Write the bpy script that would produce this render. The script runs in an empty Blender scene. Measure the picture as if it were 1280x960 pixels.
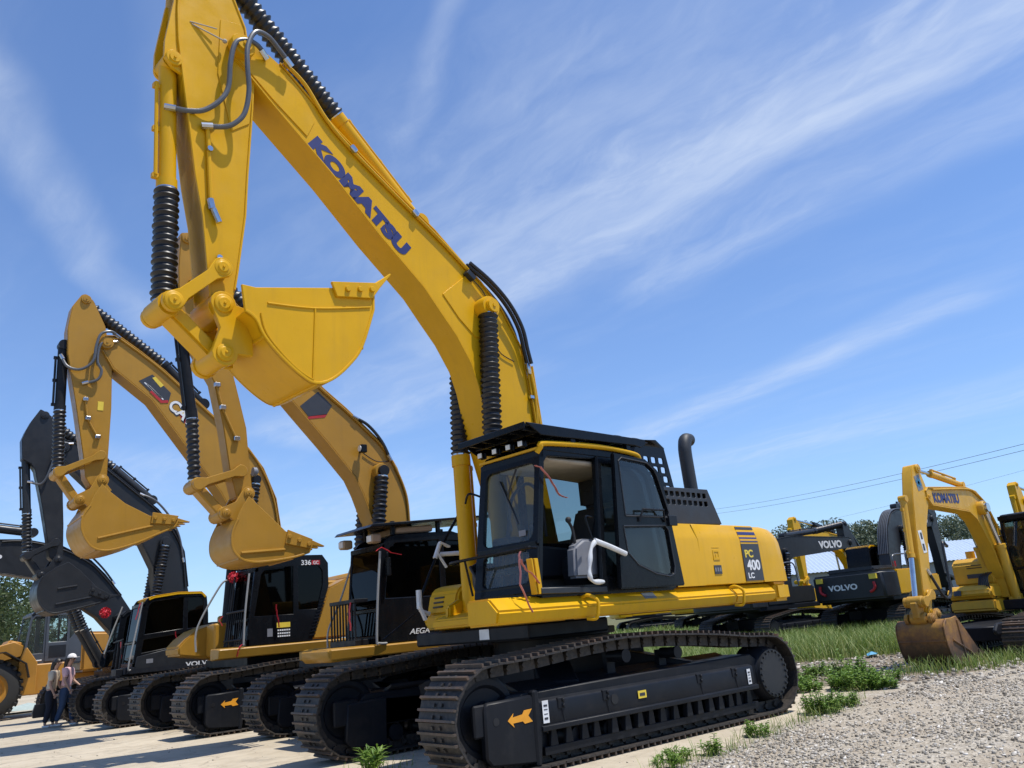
import bpy, bmesh, math, random
import numpy as np
from mathutils import Vector, Matrix
R = math.radians
PI = math.pi
random.seed(7)
rng = np.random.default_rng(11)
S = bpy.context.scene
COL = S.collection

# ------------------------------------------------------------------ materials
def new_mat(name):
    m = bpy.data.materials.new(name); m.use_nodes = True
    nt = m.node_tree
    b = nt.nodes['Principled BSDF']
    return m, nt, b

def N(nt, t, **kw):
    n = nt.nodes.new(t)
    for k, v in kw.items(): setattr(n, k, v)
    return n

def noise(nt, scale, detail=4, rough=.55, coord='Object', mapscale=None, rot=None):
    tc = N(nt, 'ShaderNodeTexCoord')
    src = tc.outputs[coord]
    if mapscale or rot:
        mp = N(nt, 'ShaderNodeMapping')
        if mapscale: mp.inputs['Scale'].default_value = mapscale
        if rot: mp.inputs['Rotation'].default_value = rot
        nt.links.new(src, mp.inputs['Vector']); src = mp.outputs[0]
    n = N(nt, 'ShaderNodeTexNoise')
    n.inputs['Scale'].default_value = scale
    n.inputs['Detail'].default_value = detail
    n.inputs['Roughness'].default_value = rough
    nt.links.new(src, n.inputs['Vector'])
    return n.outputs['Fac']

def ramp(nt, fac, stops):
    r = N(nt, 'ShaderNodeValToRGB')
    el = r.color_ramp.elements
    while len(el) < len(stops): el.new(.5)
    for e, (p, c) in zip(el, stops):
        e.position = p
        e.color = (c, c, c, 1) if isinstance(c, (int, float)) else (*c, 1)
    nt.links.new(fac, r.inputs['Fac'])
    return r.outputs['Color']

def mix(nt, fac, a, b):
    m = N(nt, 'ShaderNodeMix', data_type='RGBA')
    for s, v in ((m.inputs[0], fac), (m.inputs[6], a), (m.inputs[7], b)):
        if isinstance(v, (int, float)): s.default_value = v
        elif isinstance(v, tuple): s.default_value = (*v, 1)
        else: nt.links.new(v, s)
    return m.outputs[2]

def bump(nt, b, fac, strength, dist):
    bp = N(nt, 'ShaderNodeBump')
    bp.inputs['Strength'].default_value = strength
    bp.inputs['Distance'].default_value = dist
    nt.links.new(fac, bp.inputs['Height'])
    nt.links.new(bp.outputs[0], b.inputs['Normal'])

def paint(name, c, rough=.35, var=.10, dirt=(.23, .17, .10), dirt_amt=.10, coat=.0, metallic=0, spec=.5, scale=1.6):
    """Sprayed paint with faint mottling, dust and an orange-peel bump."""
    m, nt, b = new_mat(name)
    lo = tuple(x * (1 - var) for x in c); hi = tuple(min(1, x * (1 + var * .6)) for x in c)
    col = ramp(nt, noise(nt, scale, 6), [(.3, lo), (.7, hi)])
    if dirt_amt:
        f = ramp(nt, noise(nt, scale * 2.3, 9, .7), [(.52, 0.0), (.80, dirt_amt)])
        col = mix(nt, f, col, dirt)
    # rain streaks and settled dust, scuffs
    st = ramp(nt, noise(nt, 1.0, 7, .65, mapscale=(9, 9, .55)), [(.50, 0.0), (.74, .16 + dirt_amt * .5)])
    col = mix(nt, st, col, tuple(x * .55 + .02 for x in c))
    sc = ramp(nt, noise(nt, 7, 12, .8), [(.63, 0.0), (.66, .22)])
    col = mix(nt, sc, col, tuple(x * .75 + .05 for x in c))
    nt.links.new(col, b.inputs['Base Color'])
    rg = ramp(nt, noise(nt, scale * 3.5, 5), [(.3, max(.05, rough - .08)), (.75, rough + .12)])
    nt.links.new(rg, b.inputs['Roughness'])
    b.inputs['Metallic'].default_value = metallic
    b.inputs['Coat Weight'].default_value = coat
    b.inputs['Specular IOR Level'].default_value = spec
    bump(nt, b, noise(nt, 22, 2), .06, .01)
    return m

def glass(name, tint, dust_sheen=0, ior=1.5, refl=1.0):
    m, nt, b = new_mat(name)
    nt.nodes.remove(b)
    out = nt.nodes['Material Output']
    tr = N(nt, 'ShaderNodeBsdfTransparent'); tr.inputs[0].default_value = (*tint, 1)
    gl = N(nt, 'ShaderNodeBsdfGlossy'); gl.inputs['Color'].default_value = (refl, refl, refl, 1); gl.inputs['Roughness'].default_value = .03
    fr = N(nt, 'ShaderNodeFresnel'); fr.inputs['IOR'].default_value = ior
    mx = N(nt, 'ShaderNodeMixShader')
    ge = N(nt, 'ShaderNodeNewGeometry'); inv = N(nt, 'ShaderNodeMath', operation='SUBTRACT'); inv.inputs[0].default_value = 1; nt.links.new(ge.outputs['Backfacing'], inv.inputs[1])
    mu = N(nt, 'ShaderNodeMath', operation='MULTIPLY'); nt.links.new(fr.outputs[0], mu.inputs[0]); nt.links.new(inv.outputs[0], mu.inputs[1])
    nt.links.new(mu.outputs[0], mx.inputs[0]); nt.links.new(tr.outputs[0], mx.inputs[1]); nt.links.new(gl.outputs[0], mx.inputs[2])
    last = mx.outputs[0]
    if dust_sheen:  # pale diffuse veil: dust plus the glass's grey reflection, painted in
        df = N(nt, 'ShaderNodeBsdfDiffuse'); df.inputs[0].default_value = (.50, .52, .47, 1)
        m2 = N(nt, 'ShaderNodeMixShader'); nt.links.new(ramp(nt, noise(nt, 2.5, 6), [(.3, dust_sheen * .6), (.75, dust_sheen * 1.3)]), m2.inputs[0])
        nt.links.new(last, m2.inputs[1]); nt.links.new(df.outputs[0], m2.inputs[2]); last = m2.outputs[0]
    nt.links.new(last, out.inputs['Surface'])
    return m

def track_mat(name, base, rust, amt=.5):
    m, nt, b = new_mat(name)
    f = ramp(nt, noise(nt, 3.0, 8, .65), [(.42, 0.0), (.72, amt)])
    f2 = noise(nt, 30, 4)
    col = mix(nt, f, base, rust)
    col = mix(nt, ramp(nt, f2, [(.4, 0.0), (.8, .35)]), col, (.16, .13, .10))
    nt.links.new(col, b.inputs['Base Color'])
    b.inputs['Roughness'].default_value = .6
    b.inputs['Metallic'].default_value = .25
    bump(nt, b, f2, .25, .01)
    return m

def worn_bucket(name):
    m, nt, b = new_mat(name)
    tcx = N(nt, 'ShaderNodeTexCoord'); sp = N(nt, 'ShaderNodeSeparateXYZ'); nt.links.new(tcx.outputs['Object'], sp.inputs[0])
    ad = N(nt, 'ShaderNodeMath', operation='MULTIPLY_ADD'); nt.links.new(noise(nt, 3.2, 10, .72), ad.inputs[0]); ad.inputs[1].default_value = .75; mz = N(nt, 'ShaderNodeMath', operation='MULTIPLY'); mz.inputs[1].default_value = .48; nt.links.new(sp.outputs[2], mz.inputs[0]); nt.links.new(mz.outputs[0], ad.inputs[2])
    col = ramp(nt, ad.outputs[0], [(.50, (.07, .042, .024)), (.64, (.19, .09, .034)), (.78, (.36, .18, .026)), (.90, (.46, .245, .02))])
    col = mix(nt, ramp(nt, noise(nt, 9, 9, .75), [(.52, 0.0), (.70, .55)]), col, (.13, .085, .055))
    nt.links.new(col, b.inputs['Base Color']); b.inputs['Roughness'].default_value = .62; bump(nt, b, noise(nt, 18, 6), .3, .015)
    return m

def plain(name, c, rough=.5, metallic=0, spec=.5):
    m, nt, b = new_mat(name)
    f = noise(nt, 9, 4)
    nt.links.new(ramp(nt, f, [(.3, tuple(x * .88 for x in c)), (.7, tuple(min(1, x * 1.08) for x in c))]), b.inputs['Base Color'])
    b.inputs['Roughness'].default_value = rough
    b.inputs['Metallic'].default_value = metallic
    b.inputs['Specular IOR Level'].default_value = spec
    return m

M = {}
M['yel'] = paint('bright_yellow_paint', (.67, .362, .008), .34, .08, dirt=(.34, .24, .11), dirt_amt=.09, spec=.2)
M['cat'] = paint('golden_yellow_paint', (.41, .215, .028), .36, .09, dirt_amt=.12, spec=.28)
M['gold'] = paint('loader_gold_paint', (.46, .215, .03), .42, .10, dirt_amt=.2)
M['oldyel'] = paint('worn_yellow_paint', (.62, .34, .02), .45, .12, dirt=(.16, .09, .04), dirt_amt=.35)
M['blk'] = paint('black_cab_paint', (.006, .007, .009), .25, .2, dirt=(.05, .045, .04), dirt_amt=.07, spec=.16)
M['frame'] = paint('black_frame_paint', (.011, .0125, .0165), .42, .2, dirt=(.10, .085, .07), dirt_amt=.13, spec=.2)
M['dgrey'] = paint('charcoal_grey_paint', (.022, .024, .028), .38, .15, dirt=(.12, .11, .09), dirt_amt=.10, spec=.35)
M['lgrey'] = paint('loader_cab_grey', (.075, .085, .10), .45, .12, dirt_amt=.15)
M['hood'] = paint('matt_black_hood', (.022, .024, .028), .5, .15, dirt=(.1, .1, .1), dirt_amt=.08)
M['rub'] = plain('black_rubber_boot', (.010, .010, .012), .42)
M['hose'] = plain('grey_hose', (.10, .105, .115), .35)
M['bhose'] = plain('black_hose', (.012, .012, .014), .4)
M['chrome'] = plain('bright_steel', (.55, .56, .58), .22, 1.0)
M['track'] = track_mat('track_steel_brown', (.022, .021, .021), (.07, .052, .04), .45)
M['track2'] = track_mat('track_steel_dark', (.036, .035, .035), (.13, .105, .08), .5)
M['grouser'] = track_mat('grouser_bars', (.06, .05, .042), (.19, .105, .06), .75)
M['rusty'] = worn_bucket('worn_bucket_steel')
M['glass'] = glass('clear_cab_glass', (.86, .90, .88), .045)
M['cglass'] = glass('side_cab_glass', (.56, .62, .60), .015)
M['dglass'] = glass('dark_cab_glass', (.50, .54, .54), .012)
M['bglass'] = glass('black_cab_glass', (.06, .065, .07), .002, 1.4, .45)
M['white'] = plain('white_plastic', (.72, .72, .70), .4)
M['wrap'] = plain('plastic_wrap', (.66, .66, .65), .28)
M['gwrap'] = plain('dull_plastic_wrap', (.30, .295, .28), .45)
M['red'] = plain('red_ribbon', (.55, .02, .035), .55)
M['pink'] = plain('pink_ribbon', (.42, .14, .12), .55)
M['navy'] = plain('navy_lettering', (.022, .028, .13), .45)
M['wht'] = plain('white_lettering', (.75, .75, .74), .5)
M['orange'] = plain('orange_arrow_paint', (.78, .33, .02), .5)
M['lime'] = plain('lime_arrow_paint', (.42, .46, .02), .5)
M['decal'] = plain('dark_decal', (.035, .037, .045), .45)
M['ylbl'] = plain('yellow_label', (.75, .55, .05), .5)
M['redp'] = plain('red_decal', (.42, .015, .02), .5)
M['seat'] = plain('black_seat', (.018, .018, .02), .7)
M['cons'] = plain('grey_console', (.19, .195, .215), .6)
M['headl'] = plain('beige_headliner', (.42, .37, .30), .8)
M['tan'] = plain('tan_lamp_shell', (.36, .25, .15), .6)
M['tyre'] = plain('tyre_rubber', (.022, .022, .021), .75)
M['skin'] = plain('skin', (.45, .27, .19), .6)
M['hair'] = plain('black_hair', (.012, .010, .009), .5)
M['beige'] = plain('beige_shirt', (.62, .53, .40), .85)
M['pinkc'] = plain('pink_shirt', (.80, .50, .50), .85)
M['jeans'] = plain('blue_jeans', (.035, .065, .13), .85)
M['navyc'] = plain('navy_trousers', (.010, .013, .025), .85)
M['capw'] = plain('white_cap', (.75, .72, .70), .8)
M['grey_bag'] = plain('grey_sheet', (.22, .24, .27), .45)
M['bark'] = plain('bark', (.10, .08, .06), .9)

def leaf_mat(name, c1, c2, c3):
    m, nt, b = new_mat(name)
    gi = N(nt, 'ShaderNodeNewGeometry')
    col = ramp(nt, gi.outputs['Random Per Island'], [(.0, c1), (.5, c2), (1, c3)])
    nt.links.new(col, b.inputs['Base Color'])
    b.inputs['Roughness'].default_value = .55
    b.inputs['Subsurface Weight'].default_value = 0
    out = nt.nodes['Material Output']
    tl = N(nt, 'ShaderNodeBsdfTranslucent'); nt.links.new(col, tl.inputs[0])
    mx = N(nt, 'ShaderNodeMixShader'); mx.inputs[0].default_value = .3
    nt.links.new(b.outputs[0], mx.inputs[1]); nt.links.new(tl.outputs[0], mx.inputs[2])
    nt.links.new(mx.outputs[0], out.inputs['Surface'])
    return m
M['grass'] = leaf_mat('grass_blades', (.105, .175, .028), (.18, .265, .048), (.34, .36, .12))
M['weed'] = leaf_mat('weed_leaves', (.09, .17, .025), (.15, .27, .038), (.25, .36, .07))
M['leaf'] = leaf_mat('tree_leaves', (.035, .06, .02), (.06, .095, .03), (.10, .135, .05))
M['leaf2'] = leaf_mat('hazed_tree_leaves', (.075, .105, .06), (.12, .15, .085), (.18, .20, .12))  # leaf greens paled and greyed to paint in distance haze

# ------------------------------------------------------------------ mesh builder
NOSPLIT = {'crawler_track', 'label_print', 'sticker_print', 'decal_print', 'plate_print', 'louvre', 'eyes', 'nose_and_ears', 'foliage', 'stem', 'drive_sprocket', 'step_cover', 'roof', 'wall', 'trunk', 'speaker'}
class MB:
    def __init__(s): s.v = []; s.f = []; s.mi = []; s.cur = 0
    def add(s, vs, fs):
        o = len(s.v); s.v += [tuple(map(float, p)) for p in vs]; s.f += [tuple(i + o for i in f) for f in fs]; s.mi += [s.cur] * len(fs); return s
    def box(s, c, d, m=None):
        x, y, z = (k / 2 for k in d)
        vs = [Vector((a * x, b * y, e * z)) for a in (-1, 1) for b in (-1, 1) for e in (-1, 1)]
        if m is not None: vs = [m @ p for p in vs]
        vs = [p + Vector(c) for p in vs]
        return s.add(vs, [(0, 1, 3, 2), (4, 6, 7, 5), (0, 4, 5, 1), (2, 3, 7, 6), (0, 2, 6, 4), (1, 5, 7, 3)])
    def span(s, a, b):
        return s.box([(p + q) / 2 for p, q in zip(a, b)], [abs(p - q) for p, q in zip(a, b)])
    def bar(s, p, q, w, h, up=(0, 0, 1)):
        """box beam from p to q: w across, h along up"""
        p, q = Vector(p), Vector(q); x = (q - p); L = x.length; x.normalize()
        u = Vector(up); y = u.cross(x)
        if y.length < 1e-4: y = Vector((0, 1, 0)).cross(x)
        y.normalize(); z = x.cross(y)
        m = Matrix((x, y, z)).transposed()
        return s.box((p + q) / 2, (L, w, h), m)
    def prism(s, poly, y0, y1):
        n = len(poly)
        ar = sum(poly[i][0] * poly[(i + 1) % n][1] - poly[(i + 1) % n][0] * poly[i][1] for i in range(n))
        if ar < 0: poly = poly[::-1]
        a, b = min(y0, y1), max(y0, y1)
        vs = [(x, a, z) for x, z in poly] + [(x, b, z) for x, z in poly]
        fs = [tuple(range(n)), tuple(range(2 * n - 1, n - 1, -1))]
        fs += [((i + 1) % n, i, n + i, n + (i + 1) % n) for i in range(n)]
        return s.add(vs, fs)
    def prism_x(s, poly, x0, x1):      # polygon in (y, z), extruded along x
        n = len(poly)
        vs = [(x0, y, z) for y, z in poly] + [(x1, y, z) for y, z in poly]
        fs = [tuple(range(n)), tuple(range(2 * n - 1, n - 1, -1))]
        fs += [((i + 1) % n, i, n + i, n + (i + 1) % n) for i in range(n)]
        return s.add(vs, fs)
    def prism_z(s, poly, z0, z1):
        n = len(poly)
        vs = [(x, y, z0) for x, y in poly] + [(x, y, z1) for x, y in poly]
        fs = [tuple(range(n)), tuple(range(2 * n - 1, n - 1, -1))]
        fs += [((i + 1) % n, i, n + i, n + (i + 1) % n) for i in range(n)]
        return s.add(vs, fs)
    def ribbon(s, line, y0, y1, t):
        """plate following a polyline in XZ, thickness t to the left of travel"""
        pts = [Vector((x, z)) for x, z in line]; n = len(pts); nr = []
        for i in range(n):
            d = (pts[min(i + 1, n - 1)] - pts[max(i - 1, 0)]).normalized()
            nr.append(Vector((-d.y, d.x)))
        q = [p + m * t for p, m in zip(pts, nr)]
        vs = [(p.x, y0, p.y) for p in pts] + [(p.x, y1, p.y) for p in pts] + [(p.x, y0, p.y) for p in q] + [(p.x, y1, p.y) for p in q]
        fs = []
        for i in range(n - 1):
            a, b, c, d = i, n + i, 2 * n + i, 3 * n + i
            fs += [(a, a + 1, b + 1, b), (c, d, d + 1, c + 1), (a, c, c + 1, a + 1), (b, b + 1, d + 1, d)]
        fs += [(0, n, 3 * n, 2 * n), (n - 1, 3 * n - 1, 4 * n - 1, 2 * n - 1)]
        return s.add(vs, fs)
    def lathe(s, p, q, prof, seg=18, caps=True):
        """prof = (t along p->q in metres or fraction, radius)"""
        p, q = Vector(p), Vector(q); ax = q - p; L = ax.length; ax.normalize()
        u = ax.orthogonal().normalized(); w = ax.cross(u)
        vs = []; n = len(prof)
        for t, r in prof:
            c = p + ax * (t * L)
            vs += [c + (u * math.cos(2 * PI * k / seg) + w * math.sin(2 * PI * k / seg)) * r for k in range(seg)]
        fs = []
        for i in range(n - 1):
            for k in range(seg):
                k2 = (k + 1) % seg
                fs.append((i * seg + k, i * seg + k2, (i + 1) * seg + k2, (i + 1) * seg + k))
        if caps: fs += [tuple(range(seg - 1, -1, -1)), tuple(range((n - 1) * seg, n * seg))]
        return s.add(vs, fs)
    def cyl(s, p, q, r, r2=None, seg=18):
        return s.lathe(p, q, [(0, r), (1, r if r2 is None else r2)], seg)
    def bellows(s, p, q, r, pitch=.085, seg=20, depth=.21):
        L = (Vector(q) - Vector(p)).length; n = max(3, round(L / pitch)); pr = [(0, r * .82)]
        for i in range(n):
            j = 1 + .05 * math.sin(i * 2.3)
            pr += [((i + .08) / n, r * (1 - depth)), ((i + .44) / n, r * .985 * j), ((i + .56) / n, r * j), ((i + .92) / n, r * (1 - depth))]
        pr.append((1, r * .82))
        return s.lathe(p, q, pr, seg)
    def tube(s, pts, r, seg=10, smooth=True, sub=6):
        P = [Vector(p) for p in pts]
        if smooth and len(P) > 2:
            out = []
            for i in range(len(P) - 1):
                p0, p1, p2, p3 = P[max(i - 1, 0)], P[i], P[i + 1], P[min(i + 2, len(P) - 1)]
                for k in range(sub):
                    t = k / sub
                    out.append(.5 * ((2 * p1) + (p2 - p0) * t + (2 * p0 - 5 * p1 + 4 * p2 - p3) * t * t + (3 * p1 - p0 - 3 * p2 + p3) * t ** 3))
            P = out + [P[-1]]
        n = len(P); vs = []; d0 = (P[1] - P[0]).normalized(); u = d0.orthogonal().normalized()
        rr = r if callable(r) else (lambda t: r)
        for i in range(n):
            d = (P[min(i + 1, n - 1)] - P[max(i - 1, 0)]).normalized()
            u = (u - d * u.dot(d)).normalized(); w = d.cross(u); k_ = rr(i / (n - 1))
            vs += [P[i] + (u * math.cos(2 * PI * k / seg) + w * math.sin(2 * PI * k / seg)) * k_ for k in range(seg)]
        fs = []
        for i in range(n - 1):
            for k in range(seg):
                k2 = (k + 1) % seg
                fs.append((i * seg + k, i * seg + k2, (i + 1) * seg + k2, (i + 1) * seg + k))
        fs += [tuple(range(seg - 1, -1, -1)), tuple(range((n - 1) * seg, n * seg))]
        return s.add(vs, fs)
    def strap(s, pts, w, t=.004, side=(0, 1, 0)):
        P = [Vector(p) for p in pts]; sd = Vector(side)
        for a, b in zip(P[:-1], P[1:]): s.bar(a, b, w, t, up=(b - a).cross(sd) if (b - a).cross(sd).length > 1e-5 else (0, 0, 1))
        return s
    def ball(s, c, rad, seg=14, rings=9):
        rx, ry, rz = (rad,) * 3 if isinstance(rad, (int, float)) else rad
        vs = [(c[0], c[1], c[2] - rz)]
        for i in range(1, rings):
            a = -PI / 2 + PI * i / rings
            vs += [(c[0] + rx * math.cos(a) * math.cos(2 * PI * k / seg), c[1] + ry * math.cos(a) * math.sin(2 * PI * k / seg), c[2] + rz * math.sin(a)) for k in range(seg)]
        vs.append((c[0], c[1], c[2] + rz)); fs = []
        for k in range(seg): fs.append((0, 1 + (k + 1) % seg, 1 + k))
        for i in range(rings - 2):
            for k in range(seg):
                a, b = 1 + i * seg + k, 1 + i * seg + (k + 1) % seg
                fs.append((a, b, b + seg, a + seg))
        e = len(vs) - 1
        for k in range(seg): fs.append((e, e - seg + k, e - seg + (k + 1) % seg))
        return s.add(vs, fs)
    def plate(s, outer, holes, y0, y1):
        """plate in the XZ plane with holes"""
        cu = bpy.data.curves.new('t', 'CURVE'); cu.dimensions = '2D'; cu.fill_mode = 'BOTH'
        for lp in [outer] + list(holes):
            sp = cu.splines.new('POLY'); sp.points.add(len(lp) - 1); sp.use_cyclic_u = True
            for pt, (x, z) in zip(sp.points, lp): pt.co = (x, z, 0, 1)
        cu.extrude = abs(y1 - y0) / 2
        me = to_mesh(cu)
        yc = (y0 + y1) / 2
        s.add([(v.co.x, yc - v.co.z, v.co.y) for v in me.vertices], [tuple(f.vertices) for f in me.polygons])
        bpy.data.meshes.remove(me); return s
    def move(s, m, start=0):
        s.v[start:] = [tuple(m @ Vector(p)) for p in s.v[start:]]; return s
    def islands(s, tol=.006):
        n = len(s.v); par = list(range(n))
        def find(i):
            while par[i] != i: par[i] = par[par[i]]; i = par[i]
            return i
        for f in s.f:
            a = find(f[0])
            for k in f[1:]: par[find(k)] = a
        gr = {}
        for i in range(n): gr.setdefault(find(i), []).append(i)
        if not 1 < len(gr) < 260: return None
        V = np.array(s.v); bx = [(list(g), V[g].min(0) - tol, V[g].max(0) + tol) for g in gr.values()]
        ch = True
        while ch:
            ch = False; out = []
            for g, lo, hi in bx:
                for k, (g2, l2, h2) in enumerate(out):
                    if (lo < h2).all() and (l2 < hi).all(): out[k] = (g2 + g, np.minimum(lo, l2), np.maximum(hi, h2)); ch = True; break
                else: out.append((g, lo, hi))
            bx = out
        return [b[0] for b in bx] if 1 < len(bx) <= 20 else None
    def build(s, name, mat, parent=None, bev=0, sharp=35, rz=0, seg=1):
        sp = s.islands() if parent is not None and name not in NOSPLIT else None
        if sp:
            first = None
            for g in sp:
                ix = {v: i for i, v in enumerate(sorted(g))}; m = MB(); m.v = [s.v[v] for v in ix]; m.f = [tuple(ix[v] for v in f) for f in s.f if f[0] in ix]; m.mi = [k for f, k in zip(s.f, s.mi) if f[0] in ix]
                o = m.build1(name, mat, parent, bev, sharp, rz, seg); first = first or o
            return first
        return s.build1(name, mat, parent, bev, sharp, rz, seg)
    def build1(s, name, mat, parent=None, bev=0, sharp=35, rz=0, seg=1):
        me = bpy.data.meshes.new(name)
        me.from_pydata(s.v, [], s.f)
        if any(s.mi): me.polygons.foreach_set('material_index', s.mi)
        bm = bmesh.new(); bm.from_mesh(me)
        bmesh.ops.remove_doubles(bm, verts=bm.verts, dist=1e-5)
        bmesh.ops.recalc_face_normals(bm, faces=bm.faces)
        if bev:
            ed = [e for e in bm.edges if len(e.link_faces) == 2 and e.calc_face_angle(0) > R(30)]
            bmesh.ops.bevel(bm, geom=ed, offset=bev, segments=seg, affect='EDGES', clamp_overlap=True)
        bm.to_mesh(me); bm.free()
        me.polygons.foreach_set('use_smooth', [True] * len(me.polygons))
        me.set_sharp_from_angle(angle=R(sharp))
        o = bpy.data.objects.new(name, me); COL.objects.link(o)
        for mm in (mat if isinstance(mat, (list, tuple)) else [mat]): me.materials.append(mm)
        if parent: o.parent = parent
        o.rotation_euler.z = rz
        return o

def to_mesh(cu):
    ob = bpy.data.objects.new('tmp', cu); COL.objects.link(ob)
    dg = bpy.context.evaluated_depsgraph_get(); dg.update()
    me = bpy.data.meshes.new_from_object(ob.evaluated_get(dg))
    bpy.data.objects.remove(ob); bpy.data.curves.remove(cu)
    return me

def text(name, txt, origin, xdir, up, height, width, mat, parent, bold=.02, shear=0, thick=.002, rz=0, squeeze=1.0):
    """lettering fitted to width x height; origin = lower left corner"""
    cu = bpy.data.curves.new('t', 'FONT'); cu.body = txt; cu.size = 1; cu.offset = bold; cu.shear = shear; cu.space_character = squeeze; cu.fill_mode = 'BOTH'
    cu.extrude = thick
    me = to_mesh(cu); me.name = name
    xs = [v.co.x for v in me.vertices]; ys = [v.co.y for v in me.vertices]
    x0, x1, y0, y1 = min(xs), max(xs), min(ys), max(ys)
    X = Vector(xdir).normalized(); U = Vector(up); U = (U - X * U.dot(X)).normalized(); Nn = X.cross(U)
    for v in me.vertices:
        a = (v.co.x - x0) / (x1 - x0) * width; b = (v.co.y - y0) / (y1 - y0) * height
        v.co = Vector(origin) + X * a + U * b + Nn * v.co.z
    me.materials.clear(); me.materials.append(mat)
    o = bpy.data.objects.new(name, me); COL.objects.link(o); o.parent = parent; o.rotation_euler.z = rz
    return o

def tag(o, label, cat, group=None, kind=None):
    o['label'] = label; o['category'] = cat
    if group: o['group'] = group
    if kind: o['kind'] = kind
    return o

def empty(name, loc, rz=0):
    o = bpy.data.objects.new(name, None); COL.objects.link(o); o.location = loc; o.rotation_euler.z = rz; o.empty_display_size = .3
    return o

def copy_tree(o, parent=None):
    c = o.copy(); COL.objects.link(c); c.parent = parent
    for ch in [x for x in bpy.data.objects if x.parent == o]: copy_tree(ch, c)
    return c

def rrect(x0, z0, x1, z1, r, n=4):
    pts = []
    for cx, cz, a0 in ((x1 - r, z1 - r, 0), (x0 + r, z1 - r, 90), (x0 + r, z0 + r, 180), (x1 - r, z0 + r, 270)):
        for k in range(n + 1):
            a = R(a0 + 90 * k / n); pts.append((cx + r * math.cos(a), cz + r * math.sin(a)))
    return pts

def disc(cx, cz, r, n=12):
    return [(cx + r * math.cos(2 * PI * k / n), cz + r * math.sin(2 * PI * k / n)) for k in range(n)]

def shrink(poly, d):
    """inset polygon (2D) by d"""
    n = len(poly); ar = sum(poly[i][0] * poly[(i + 1) % n][1] - poly[(i + 1) % n][0] * poly[i][1] for i in range(n))
    sg = 1 if ar > 0 else -1; out = []
    for i in range(n):
        p0, p1, p2 = Vector(poly[i - 1]), Vector(poly[i]), Vector(poly[(i + 1) % n])
        a = (p1 - p0).normalized(); b = (p2 - p1).normalized()
        na, nb = Vector((-a.y, a.x)) * sg, Vector((-b.y, b.x)) * sg
        k = (na + nb); k = k / max(.35, k.dot(na)) if k.length > 1e-6 else na
        q = p1 + k * d; out.append((q.x, q.y))
    return out

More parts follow.
